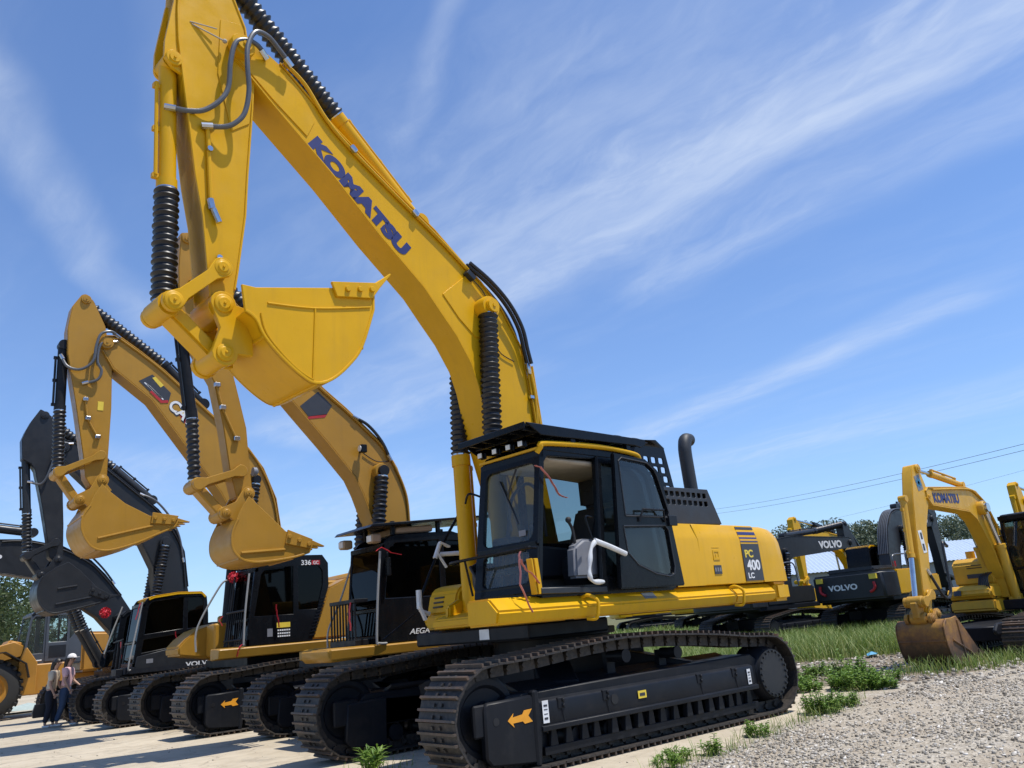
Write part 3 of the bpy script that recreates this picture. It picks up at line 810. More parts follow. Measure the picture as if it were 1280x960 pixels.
    # interior
    i = MB(); i.prism([(.80, 1.66), (.25, 1.66), (.20, 1.95), (.25, 2.05), (.80, 2.05), (.85, 1.9)], .76, 1.16)
    i.prism([(.62, 2.02), (.46, 2.02), (.30, 2.52), (.34, 2.60), (.46, 2.58), (.66, 2.15)], .74, 1.14)
    i.prism([(.40, 2.60), (.28, 2.60), (.25, 2.80), (.31, 2.85), (.38, 2.83)], .82, 1.06)
    i.build('driver_seat', M['seat'], cab, .04, seg=3)
    i = MB(); i.prism([(1.25, 1.75), (.62, 1.75), (.55, 1.95), (.62, 2.16), (1.05, 2.17), (1.22, 2.08)], 1.22, 1.36); i.build('seat_console', M['cons'], cab, .03, seg=3)
    i = MB(); i.prism([(1.25, 1.8), (.62, 1.8), (.62, 2.14), (1.05, 2.17), (1.22, 2.08)], .62, .76); i.build('seat_console', M['seat'], cab, .03)
    i = MB()
    for yy in (.72, 1.29): i.tube([(1.13, yy, 2.12), (1.15, yy, 2.28), (1.2, yy, 2.36)], .017, 8); i.ball((1.2, yy, 2.38), .035, 10, 7)
    i.build('control_lever', M['seat'], cab)
    i = MB(); i.span((1.55, .6, 1.66), (1.75, .9, 2.25)); i.build('monitor_console', M['seat'], cab, .03)
    i = MB(); i.prism([(1.55, 3.05), (.1, 3.06), (-.15, 2.9), (-.22, 2.65), (-.15, 2.65), (-.08, 2.88), (.05, 2.97), (.6, 3.0), (1.5, 3.0)], .57, 1.37); i.build('headliner', M['headl'], cab, .02)
    i = MB(); i.span((-.33, .57, 1.65), (-.22, 1.37, 2.45)); i.span((.05, .56, 1.66), (1.2, .62, 2.08)); i.build('cab_trim', M['cons'], cab, .02)
    i = MB(); i.lathe((.30, 1.0, 2.80), (.33, 1.03, 2.80), [(0, .08), (1, .08)], 18); i.span((.16, .72, 2.66), (.30, 1.2, 2.95)); i.build('speaker', M['seat'], cab)
    i = MB(); i.tube([(1.5, .6, 2.1), (1.42, .58, 2.45), (1.32, .58, 2.75), (1.05, .58, 2.92), (.85, .58, 2.75), (.82, .58, 2.3)], .02, 8); i.build('cab_grab_rail', M['seat'], cab)
    # folded-back door
    d_out = [(-.42, 1.60), (.80, 1.60), (.64, 3.12), (.03, 3.09), (-.17, 2.98), (-.26, 2.86)]
    up_w = [(.54, 2.42), (.545, 3.02), (.50, 3.05), (.03, 3.02), (-.085, 2.95), (-.13, 2.87), (-.265, 2.46), (-.24, 2.42)]
    lo_w = [(.60, 2.26), (-.16, 2.28), (-.21, 2.24), (-.235, 1.83), (-.21, 1.755), (-.13, 1.735), (.12, 1.77), (.42, 1.87), (.58, 2.0)]
    d = MB(); d.plate(d_out, [up_w, lo_w], 1.535, 1.59)
    door = d.build('cab_door', M['blk'], cab, .012, seg=2)
    for w in (up_w, lo_w): g = MB(); g.prism(shrink(w, -.006), 1.556, 1.566); g.build('door_glass', M['dglass'], door)
    g = MB()
    for w in (up_w, lo_w):
        P3 = [(x, 1.592, z) for x, z in shrink(w, -.022)]; g.tube(P3 + [P3[0]], .009, 6, False)
    g.build('door_glass_seal', M['hood'], door)
    g = MB(); g.tube([(.33, 1.60, 2.34), (.28, 1.635, 2.475), (-.12, 1.635, 2.475), (-.17, 1.60, 2.34)], .014, 8, False); g.span((-.40, 1.585, 2.30), (-.24, 1.62, 2.42)); g.build('door_handle', M['frame'], door, .004)
    h = MB(); h.tube([(.70, 1.63, 1.97), (.95, 1.63, 2.045), (1.17, 1.60, 2.115)], .030, 10); h.tube([(1.15, 1.60, 2.11), (1.235, 1.60, 2.03), (1.285, 1.60, 1.88), (1.31, 1.60, 1.75), (1.25, 1.60, 1.69), (1.07, 1.58, 1.685)], lambda t_: .023 + .006 * math.sin(t_ * 23), 10)
    h.build('wrapped_handrail', M['wrap'], cab)
    h = MB(); h.tube([(1.17, 1.58, 2.12), (1.22, 1.56, 2.33), (1.20, 1.55, 2.38), (1.05, 1.5, 2.38)], .012, 6); h.build('door_rail', M['blk'], cab)
    p = MB(); p.prism([(1.96, 1.60), (1.90, 1.60), (1.93, 1.95), (1.985, 1.95)], 1.455, 1.475); p.prism([(1.995, 1.60), (1.975, 1.60), (2.005, 1.95), (2.03, 1.95)], 1.40, 1.475); p.build('rail_post', Y, cab, .004)
    f = MB(); f.tube([(2.02, 1.47, 2.06), (2.10, 1.40, 2.05), (2.12, .40, 2.03), (2.02, .30, 2.02)], .017, 8); f.tube([(2.0, 1.46, 2.06), (1.93, 1.46, 2.06)], .017, 8)
    f.tube([(2.10, .55, 2.03), (2.02, .55, 1.66)], .012, 8); f.build('front_rail', M['blk'], cab)
    hs = MB()
    for k in range(6): hs.tube([(1.62 + .02 * k, .42 - .015 * k, 2.1 - .05 * k), (1.78 + .015 * k, .36, 1.98), (1.82, .38 + .02 * k, 1.75), (1.72, .44, 1.55 + .02 * k), (1.5, .46, 1.5)], .02, 8)
    hs.build('hydraulic_hose', M['bhose'], deck)
    f = MB(); f.tube([(1.70, .46, 2.75), (1.80, .36, 2.80), (1.74, .22, 2.72)], .014, 6); f.build('mirror_arm', M['blk'], cab)
    # --- engine side panels, hood, exhaust, guard, counterweight
    sec = [(1.45, 1.592), (1.458, 2.16), (1.44, 2.215), (1.395, 2.365), (1.2, 2.40), (.9, 2.40), (.9, 1.592)]
    b = MB(); b.prism([(-.475, 1.592), (-1.075, 1.592), (-.985, 2.40), (-.40, 2.40)], .9, 1.2)
    b.prism_x(sec, -2.05, -1.03)
    ep = b.build('engine_panel', Y, root, .008, rz=rz)
    s0 = MB(); s0.add([( -.47, 1.452, 1.592), (-1.075, 1.452, 1.592), (-1.02, 1.459, 2.16), (-.43, 1.459, 2.16), (-1.01, 1.44, 2.215), (-.425, 1.44, 2.215), (-.985, 1.395, 2.365), (-.41, 1.395, 2.365), (-.98, 1.2, 2.4), (-.41, 1.2, 2.4),
        (-.47, 1.1, 1.592), (-1.075, 1.1, 1.592)], [(0, 3, 2, 1), (3, 5, 4, 2), (5, 7, 6, 4), (7, 9, 8, 6), (0, 1, 11, 10)])
    s0.build('front_panel', Y, ep)
    s0 = MB(); s0.prism_x([(-y, z) for y, z in sec], -2.05, -.45); s0.build('far_panel', Y, ep, .008)
    s0 = MB(); s0.span((-2.05, -.9, 1.6), (-.5, .9, 2.38)); s0.build('engine_block', M['frame'], ep)
    l = MB(); l.box((-1.40, 1.4575, 1.78), (.17, .006, .11)); l.build('data_plate', M['decal'], ep)
    for k in range(3): l = MB(); l.box((-1.34 - .055 * k, 1.4615, 1.78), (.035, .003, .05)); l.build('plate_print', M['cons'], ep)
    l = MB(); l.plate([(-1.33, 1.90), (-1.48, 1.90), (-1.48, 2.03), (-1.33, 2.03)], [[(-1.36, 1.93), (-1.45, 1.93), (-1.45, 2.0), (-1.36, 2.0)]], 1.455, 1.462); l.box((-1.40, 1.458, 1.95), (.03, .006, .06)); l.box((-1.405, 1.457, 2.06), (.18, .006, .012)); l.build('panel_latch', Y, ep, .003)
    # dark model panel
    b = MB(); b.prism_x(sec, -2.52, -2.054); mp = b.build('model_panel', Y, root, .006, rz=rz)
    dq = MB(); dq.add([(-2.06, 1.4545, 1.62), (-2.515, 1.4545, 1.62), (-2.515, 1.4615, 2.10), (-2.06, 1.4615, 2.10)], [(0, 3, 2, 1)]); dq.prism([(-2.058, 1.62), (-2.517, 1.62), (-2.517, 2.11), (-2.058, 2.11)], 1.44, 1.4625); dq.build('dark_decal', M['decal'], mp)
    for za, zb in ((2.135, 2.20), (2.235, 2.275), (2.31, 2.345)):
        ys = lambda z: 1.458 - max(0, (z - 2.16)) * .33 + .003 if z < 2.215 else 1.44 - (z - 2.215) * .30 + .004
        dq = MB(); dq.add([(-2.058, ys(za), za), (-2.517, ys(za), za), (-2.517, ys(zb), zb), (-2.058, ys(zb), zb), (-2.058, ys(za) - .01, za), (-2.517, ys(za) - .01, za), (-2.517, ys(zb) - .01, zb), (-2.058, ys(zb) - .01, zb)], [(0, 3, 2, 1), (4, 5, 6, 7), (0, 1, 5, 4), (3, 7, 6, 2)]); dq.build('decal_stripe', M['navy'] if za < 2.3 else M['decal'], mp)
    text('lettering', 'PC', (-2.115, 1.4635, 1.925), (-1, 0, 0), (0, 0, 1), .105, .21, M['ylbl'], mp, .03)
    text('lettering', '400', (-2.125, 1.4635, 1.755), (-1, 0, 0), (0, 0, 1), .14, .34, M['wht'], mp, .03)
    text('lettering', 'LC', (-2.12, 1.4635, 1.65), (-1, 0, 0), (0, 0, 1), .075, .15, M['wht'], mp, .03)
    b = MB(); lv = [(1.595, 0, 0), (1.95, 0, .04), (2.13, .004, .09), (2.20, .015, .13), (2.27, .04, .19), (2.33, .075, .27), (2.365, .13, .40), (2.375, .3, .6)]; rings = []
    base = [(-2.524, 1.46), (-3.02, 1.46), (-3.26, 1.41), (-3.43, 1.28), (-3.52, 1.05), (-3.575, .6), (-3.59, 0)]
    base = base + [(x, -y) for x, y in base[-2::-1]]
    for z, dy, dx in lv: rings.append([(-2.524 if x > -2.6 else -2.524 + (x + 2.524) * (1.066 - dx) / 1.066, y * (1.46 - dy) / 1.46, z) for x, y in base])
    n_ = len(base); b.add([p for r0 in rings for p in r0], [(i * n_ + k, i * n_ + k + 1, (i + 1) * n_ + k + 1, (i + 1) * n_ + k) for i in range(len(lv) - 1) for k in range(n_ - 1)] + [tuple(range(n_)), tuple((len(lv) - 1) * n_ + k for k in range(n_)), ] + [(i * n_, (i + 1) * n_, (i + 1) * n_ + n_ - 1, i * n_ + n_ - 1) for i in range(len(lv) - 1)])
    cw = b.build('counterweight', Y, root, 0, 50, rz)
    b = MB(); b.prism_z([(-2.80, 1.465), (-3.10, 1.465), (-3.36, 1.36), (-3.52, 1.05), (-3.56, 0), (-3.52, -1.05), (-3.36, -1.36), (-3.1, -1.465), (-2.8, -1.465)], 1.325, 1.588); b.build('counterweight_foot', Y, cw, .05, seg=3)
    h = MB(); near = [(-.74, 2.40), (-.66, 2.88), (-1.92, 2.895), (-2.16, 2.42)]
    vents = []
    for r0 in (2.80, 2.69):
        for k in range(8): xx = -.92 - .128 * k - (2.8 - r0) * .15; vents.append(rrect(xx - .042, r0 - .035, xx + .042, r0 + .035, .015, 2))
    h.plate(near, vents, 1.14, 1.16); h.plate(near, [], .25, .27)
    h.ribbon([near[0], near[1]], .26, 1.14, .02); h.ribbon([near[1], near[2]], .26, 1.155, .02); h.ribbon([near[2], near[3]], .26, 1.14, .02)
    hd = h.build('engine_hood', M['hood'], root, .006, rz=rz)
    h = MB(); h.span((-2.0, .3, 2.41), (-.8, 1.06, 2.85)); h.build('hood_core', M['rub'], hd)
    e = MB(); e.tube([(-2.42, .6, 2.38), (-2.40, .6, 2.9), (-2.38, .6, 3.48), (-2.39, .6, 3.66), (-2.46, .585, 3.78), (-2.60, .56, 3.80)], .10, 20); e.cyl((-2.42, .6, 2.36), (-2.42, .6, 2.45), .16, seg=24); e.build('exhaust_pipe', M['hood'], root, rz=rz)
    gq = MB(); outl = [(-.52, 3.30), (-.60, 3.44), (-.80, 3.52), (-1.05, 3.54), (-1.22, 3.44), (-1.34, 2.86), (-.62, 2.86)]
    holes = []
    for r0 in range(4):
        for k in range(3): xx = -.78 - .165 * k - r0 * .03; zz = 3.27 - .125 * r0; holes.append(rrect(xx - .055, zz - .042, xx + .055, zz + .042, .02, 2))
    gq.plate(outl, holes, 1.0, 1.02); gq.plate(outl, holes, .42, .44); gq.ribbon(outl[:5][::-1], .42, 1.02, .015)
    for x_ in (-.6, -1.25): gq.span((x_ - .03, .45, 2.7), (x_ + .03, 1.0, 2.9))
    gq.build('rear_guard_grille', M['blk'], root, .003, rz=rz)
    # --- right-hand toolbox with louvres, step and mirror stays
    t_ = MB(); t_.prism([(1.40, 1.525), (1.33, 1.78), (1.25, 1.845), (1.14, 1.875), (.2, 1.95), (.2, 1.525)], -1.06, -.50)
    tb = t_.build('toolbox', Y, root, .03, rz=rz, seg=3)
    t_ = MB(); t_.prism([(1.43, 1.505), (1.43, 1.44), (1.37, 1.36), (1.2, 1.335), (.2, 1.335), (.2, 1.518)], -1.07, -.49); t_.build('toolbox_base', Y, tb, .02, seg=2)
    for k in range(3): s_ = MB(); s_.bar((1.380 - .016 * k, -.93, 1.62 + .055 * k), (1.380 - .016 * k, -.74, 1.62 + .055 * k), .02, .02); s_.build('louvre_slot', M['rub'], tb, .004)
    s_ = MB(); s_.tube([(1.43, -.95, 1.55), (1.56, -.95, 1.60), (1.60, -.92, 1.72)], .028, 8); s_.tube([(1.60, -.92, 1.62), (1.60, -.92, 1.84)], .035, 8); s_.tube([(1.33, -.9, 2.22), (1.24, -.9, 2.40)], .03, 8); s_.bar((1.30, -.88, 2.28), (1.20, -.84, 2.10), .05, .02); s_.tube([(1.25, -.9, 2.27), (.9, -.7, 2.27)], .028, 8); s_.bar((1.26, -.88, 2.42), (1.12, -.86, 2.36), .06, .02); s_.bar((1.62, -.9, 1.66), (1.55, -.88, 1.48), .06, .03)
    s_.build('plastic_wrapping', M['wrap'], tb)
    s_ = MB(); s_.tube([(1.60, -.92, 1.70), (1.30, -.9, 2.25), (1.02, -.9, 2.62), (.72, -.9, 2.98)], .02, 8); s_.tube([(1.62, -.92, 1.60), (1.9, -.97, 1.42), (2.1, -1.0, 1.30)], .008, 6); s_.build('mirror_stay', M['blk'], tb)
    # --- boom
    low = [(4.605, 7.457), (4.433, 7.339), (4.097, 7.042), (3.397, 6.461), (2.786, 5.888), (2.134, 5.343), (1.922, 5.095), (1.671, 4.813), (1.46, 4.485), (1.36, 4.20), (1.25, 3.62), (.80, 2.10), (.60, 1.88), (.38, 1.86)]
    upl = [(.14, 2.02), (.427, 3.789), (.466, 4.104), (.552, 4.842), (.869, 5.336), (1.207, 5.645), (1.39, 5.763), (1.934, 6.176), (2.642, 6.608), (3.38, 7.10), (3.854, 7.48), (4.059, 7.642), (4.299, 7.76), (4.44, 7.80), (4.58, 7.74), (4.66, 7.6)]
    boom = box_beam('boom', low + upl, .20, Y, root, rz, low[1:-2], upl[1:-4], doublers=(
        [(4.58, 7.70), (4.40, 7.78), (4.0, 7.50), (3.62, 7.05), (3.72, 6.82), (4.15, 7.13), (4.60, 7.50)],
        [(1.42, 5.70), (1.15, 5.52), (.82, 5.22), (.98, 4.90), (1.36, 4.84), (1.62, 5.05), (1.86, 5.32)],
        [(1.16, 3.6), (.56, 3.72), (.28, 2.1), (.7, 2.05)]))
    k = MB(); pin(k, 4.53, 7.60, .33, .11, .13); pin(k, 1.20, 5.24, .43, .12, .22); k.cyl((1.20, -.4, 5.24), (1.20, .4, 5.24), .10); k.build('boom_pin', Y, boom)
    text('lettering', 'KOMATSU', (3.72, .2025, 6.725), (-1.20, 0, -1.0), (-.09, 0, .2), .215, 1.66, M['navy'], boom, .075, .0)
    for y_ in (.225, .10):
        pp = MB(); off = .05 if y_ > .2 else -.04
        pp.tube([(4.02, y_, 7.66), (3.75, y_, 7.49), (3.38, y_, 7.06 - off * .3), (2.642, y_, 6.585 - off), (1.934, y_, 6.15 - off), (1.42, y_, 5.80 - off)], .023, 8); pp.build('hydraulic_pipe', Y, boom)
    k = MB()
    for x_, z_ in ((3.126, 6.87), (2.245, 6.30)):
        k.box((x_, .24, z_), (.09, .06, .07), Matrix.Rotation(R(-40), 3, 'Y'))
    k.build('pipe_clamp', M['chrome'], boom, .01)
    hs = MB()
    for dy in (0, .07, -.1): hs.tube([(1.44, .22 + dy, 5.82), (1.12, .25 + dy, 5.63), (.82, .26 + dy, 5.38), (.62, .26 + dy, 5.08), (.545, .25 + dy, 4.78), (.49, .24 + dy, 4.6)], .026, 10)
    hs.build('hydraulic_hose', M['bhose'], boom)
    pp = MB()
    for dy in (0, .06): pp.tube([(.49, .235 + dy * .4 - .0, 4.60), (.43, .235 + dy * .4, 4.24), (.36 + dy * .9, .235, 3.80)], .022, 8); pp.tube([(.45 - dy * 1.6 + .05, .235, 4.6), (.38 - dy * 1.6 + .05, .235, 3.80)], .016, 8)
    pp.build('hydraulic_pipe', Y, boom); k = MB(); k.box((.46, .24, 4.16), (.10, .05, .05)); k.cyl((.505, .25, 4.62), (.48, .25, 4.47), .034, seg=8); k.build('pipe_clamp', M['chrome'], boom, .006)
    k = MB(); k.box((1.42, .25, 5.66), (.14, .09, .07), Matrix.Rotation(R(-35), 3, 'Y')); k.tube([(1.38, .25, 5.62), (1.2, .24, 5.5), (1.12, .24, 5.33), (1.02, .23, 5.0), (.98, .22, 4.72), (.72, .22, 4.62)], .008, 6); k.build('boom_lamp_bracket', M['dgrey'], boom, .006)
    # --- arm
    al = [(5.20, 8.2), (5.209, 7.787), (5.189, 7.426), (5.13, 7.004), (5.07, 6.596), (4.969, 5.891), (4.886, 5.462), (4.83, 4.943), (4.80, 4.62), (4.74, 4.45)]
    ar = [(4.62, 4.45), (4.56, 4.6), (4.53, 4.75), (4.50, 4.97), (4.425, 5.608), (4.405, 6.09), (4.356, 6.905), (4.345, 7.242), (4.448, 7.941), (4.623, 8.35), (4.80, 8.9), (4.98, 9.05), (5.12, 8.95)]
    arm = box_beam('arm', al + ar, .165, Y, root, rz, al[:-1][::-1], ar[2:-2][::-1], .012, doublers=([(4.5, 7.95), (4.36, 7.24), (4.40, 6.72), (4.60, 6.55), (4.76, 7.2), (4.74, 7.9)],))
    k = MB()
    for s in (-1, 1): k.prism([(5.15, 7.95), (5.22, 8.0), (5.31, 7.35), (5.31, 7.16), (5.22, 7.06), (5.10, 7.02)], s * .11, s * .15)
    pin(k, 5.215, 7.17, .19, .07); k.cyl((4.68, -.2, 4.53), (4.68, .2, 4.53), .14, seg=24); pin(k, 4.71, 4.915, .20, .06); pin(k, 4.98, 8.93, .24, .08)
    k.build('arm_boss', Y, arm)
    k = MB(); k.tube([(4.90, .18, 6.47), (4.87, .19, 6.48), (4.85, .19, 6.31), (4.84, .19, 6.08), (4.81, .19, 5.60)], .022, 8); k.build('hydraulic_pipe', Y, arm)
    k = MB(); k.cyl((4.82, .19, 5.66), (4.80, .20, 5.55), .035, seg=8); k.cyl((4.79, .20, 5.56), (4.73, .21, 5.42), .03, seg=8); k.cyl((4.845, .19, 6.22), (4.845, .23, 6.22), .03, seg=8); k.cyl((4.71, .16, 5.05), (4.71, .2, 5.05), .03, seg=8); k.build('hose_fitting', M['chrome'], arm)
    k = MB(); k.tube([(5.07, .165, 7.70), (4.80, .22, 7.71)], .007, 8); k.tube([(5.05, .165, 7.68), (4.72, .24, 7.58)], .008, 8); k.ball((4.72, .24, 7.58), .026, 8, 6); k.build('grease_line', M['headl'], arm)
    k = MB(); k.box((4.56, .168, 6.81), (.13, .004, .22)); wl = k.build('warning_label', M['ylbl'], arm)
    k = MB(); k.prism([(4.60, 6.83), (4.52, 6.83), (4.56, 6.90)], .1705, .1725); k.box((4.56, .171, 6.75), (.07, .003, .04)); k.build('label_print', M['decal'], wl)
    hA = [(3.97, .30, 7.60), (4.13, .32, 7.73), (4.27, .34, 7.81), (4.43, .36, 7.77), (4.52, .37, 7.54), (4.53, .38, 7.28), (4.50, .36, 6.99), (4.53, .33, 6.72), (4.62, .30, 6.57), (4.73, .26, 6.50), (4.91, .20, 6.47)]
    hB = [(4.25, .25, 7.60), (4.36, .29, 7.67), (4.50, .31, 7.66), (4.63, .31, 7.56), (4.68, .30, 7.30), (4.69, .28, 6.99), (4.77, .26, 6.80), (4.91, .22, 6.65), (5.05, .18, 6.60), (5.17, .12, 6.61), (5.24, .08, 6.62)]
    for pts in (hA, hB): hose('hydraulic_hose', pts, .027, M['hose'], boom, ends=M['chrome'])
    # --- cylinders
    for y_ in (.30, -.30): cylinder('boom_cylinder', root, rz, (1.30, 1.50), (1.305, 3.42), (1.20, 5.24), y_, .105, Y, M['rub'], .125, .06, .068)
    cylinder('arm_cylinder', root, rz, (2.02, 6.33), (3.20, 7.41), (4.97, 9.0), 0, .095, Y, M['rub'], .13, .06, .075)
    cylinder('bucket_cylinder', root, rz, (5.215, 7.17), (5.178, 5.74), (5.165, 4.46), 0, .088, Y, M['rub'], .120, .05, .064)
    # --- bucket and linkage
    rim = [(4.60, 4.70), (4.454, 4.70), (3.617, 4.895), (3.05, 5.02)]
    lower = [(3.06, 4.76), (3.23, 4.293), (3.41, 4.048), (3.614, 3.867), (3.80, 3.80), (3.97, 3.86), (4.193, 4.02), (4.37, 4.20), (4.46, 4.36), (4.56, 4.42)]
    bucket(root, rz, rim, lower, .44, Y, ((4.686, 4.545), (4.663, 4.045)), (-.52, .52), tooth_len=.34,
           cutter=[(3.616, 4.955), (3.06, 5.075), (3.0, 5.02), (3.10, 4.88), (3.55, 4.80)],
           weld=([(4.40, 4.44), (4.34, 4.24), (4.17, 4.05), (3.99, 3.91), (3.84, 3.84)], [(4.33, 4.56), (3.80, 4.62), (3.12, 4.78)], [(3.80, 4.62), (3.84, 3.84)]), er=.13)
    lk = MB(); link_bar(lk, (5.175, 4.46), (4.71, 4.915), .27, .06, .05, .105); pin(lk, 5.175, 4.46, .30, .075); pin(lk, 4.71, 4.915, .29, .07); lk.build('link_arm', Y, root, .006, rz=rz)
    lk = MB(); lk.bar((5.16, 0, 4.47), (4.68, 0, 4.06), .26, .15); lk.bar((5.13, .0, 4.50), (4.72, 0, 4.14), .20, .05)
    for q_ in ((5.175, 4.46), (4.663, 4.045)): lk.lathe((q_[0], -.21, q_[1]), (q_[0], .21, q_[1]), [(0, .06), (0, .115), (1, .115), (1, .06)], 22)
    lk.build('bucket_link', Y, root, .03, rz=rz, seg=2)
    return root
BIG = big_excavator()
# ================================================================== the other excavators of the row
GROW = 'excavators parked in a row on the concrete'
def std_tops(xf, xr, R_):
    L = xf - xr
    return [(xf - .11 * L, 2 * R_ - .025), (xf - .2 * L, 2 * R_ + .01), (xf - .32 * L, 2 * R_ + .045), (xf - .45 * L, 2 * R_ + .06), (xf - .58 * L, 2 * R_ + .05), (xf - .7 * L, 2 * R_ + .02), (xf - .82 * L, 2 * R_ - .03), (xf - .92 * L, 2 * R_ - .07)]

def front_gear(root, c, rz=0):
    """boom, arm, bucket, linkage and cylinders from a dict of side-view outlines"""
    mb, ma, mk = c['boom_mat'], c['arm_mat'], c['bucket_mat']
    bh, ah = c.get('bh', .22), c.get('ah', .17)
    boom = box_beam('boom', c['low'] + c['up'], bh, mb, root, rz, c['low'][:-1], c['up'][1:], doublers=c.get('dbl', ()))
    arm = box_beam('arm', c['arm'], ah, ma, root, rz)
    k = MB(); x, z = c['tip']; pin(k, x, z, bh + c.get('ty', .09), c.get('tr', .10), .10); x, z = c['bcyl'][-1]; pin(k, x, z, bh + .16, .11, .16); k.build('boom_pin', mb, boom)
    k = MB()
    for (x, z), y in zip(c['armpins'], (ah + .05, ah + .05, ah + .05)): pin(k, x, z, y, .07, .06)
    k.build('arm_pin', ma, arm)
    if 'pipe' in c:
        k = MB(); P = c['pipe']
        for dy, dz in ((.02, 0), (-.05, .03)): k.tube([(x, bh + dy, z + dz) for x, z in P], .02, 8)
        k.build('hydraulic_pipe', c.get('pipe_mat', mb), boom)
    for P in c.get('hoses', ()): hose('hydraulic_hose', P, .026, c.get('hose_mat', M['hose']), boom, ends=M['chrome'])
    for P in c.get('tubes', ()):
        k = MB(); k.tube([(x, ah + .02, z) for x, z in P], .018, 8); t_ = k.build('grease_tube', ma, arm)
        for q in P: k = MB(); k.box((q[0], ah + .03, q[1]), (.09, .06, .07)); k.build('pipe_clamp', M['chrome'], t_, .01)
    for y in (c.get('cy', .3), -c.get('cy', .3)): cylinder('boom_cylinder', root, rz, *c['bcyl'], y, .095, c['cyl_mat'], c['boot'], .12, .05, .075)
    cylinder('arm_cylinder', root, rz, *c['acyl'], 0, c.get('ar', .11), c['acyl_mat'], c['boot'], .135, min(.055, c.get('ar', .11) * .55), .09)
    cylinder('bucket_cylinder', root, rz, *c['kcyl'], 0, c.get('kr', .085), c['cyl_mat'], c['boot'], c.get('kr', .085) * 1.25, .045, .075)
    bucket(root, rz, c['rim'], c['lower'], c['kw'], mk, c['kpins'], c['tdir'], cutter=c.get('cutter'), tooth_len=c.get('tlen', .2), er=c.get('er', .11), weld=c.get('weld'), weld_r=.022)
    for s in (0,):
        k = MB(); link_bar(k, c['link'], c['armpins'][1], ah + .09, .05, .05, .09); k.build('link_arm', c.get('link_mat', mk), root, .006, rz=rz)
    k = MB(); a, b_ = c['link'], c['kpins'][1]; k.bar((a[0], 0, a[1]), (b_[0], 0, b_[1]), .24, .13)
    for q_ in (a, b_): k.lathe((q_[0], -ah - .04, q_[1]), (q_[0], ah + .04, q_[1]), [(0, .05), (0, .10), (1, .10), (1, .05)], 18)
    k.build('bucket_link', c.get('link_mat', mk), root, .02, rz=rz)
    return boom, arm

def ribbon_thing(name, pts, w, mat, label, cat='ribbon', side=(0, 1, 0), group='red ribbons tied to the excavators'):
    P = [Vector(p) for p in pts]; b = MB(); Q = []
    for i in range(len(P) - 1):
        for k in range(4):
            t = k / 4; q = P[i].lerp(P[i + 1], t); Q.append(q + Vector((math.sin(i * 3 + k) * .006, math.cos(i * 2 + k * 1.7) * .008, 0)))
    Q.append(P[-1]); b.strap(Q, w, .004, side)
    o = b.build(name, mat); tag(o, label, cat, group); return o

def flower(loc, r, label):
    b = MB(); rs = random.Random(3)
    for i in range(46):
        v = Vector((rs.gauss(0, 1), rs.gauss(0, 1), rs.gauss(0, 1))).normalized(); u = v.orthogonal().normalized(); w = v.cross(u); c = v * r * .55
        b.add([c, c + v * r * .5 + u * r * .35, c + v * r * .62, c + v * r * .5 - u * r * .35], [(0, 1, 2), (0, 2, 3)]); b.add([c, c + v * r * .45 + w * r * .33, c + v * r * .55, c + v * r * .45 - w * r * .33], [(0, 1, 2), (0, 2, 3)])
    b.ball((0, 0, 0), r * .62, 10, 7)
    me = bpy.data.meshes.new('red_rosette'); me.from_pydata(b.v, [], b.f); me.materials.append(M['red']); o = bpy.data.objects.new('red_rosette', me); COL.objects.link(o); o.location = loc
    tag(o, label, 'rosette', 'red rosettes on the cabs'); return o

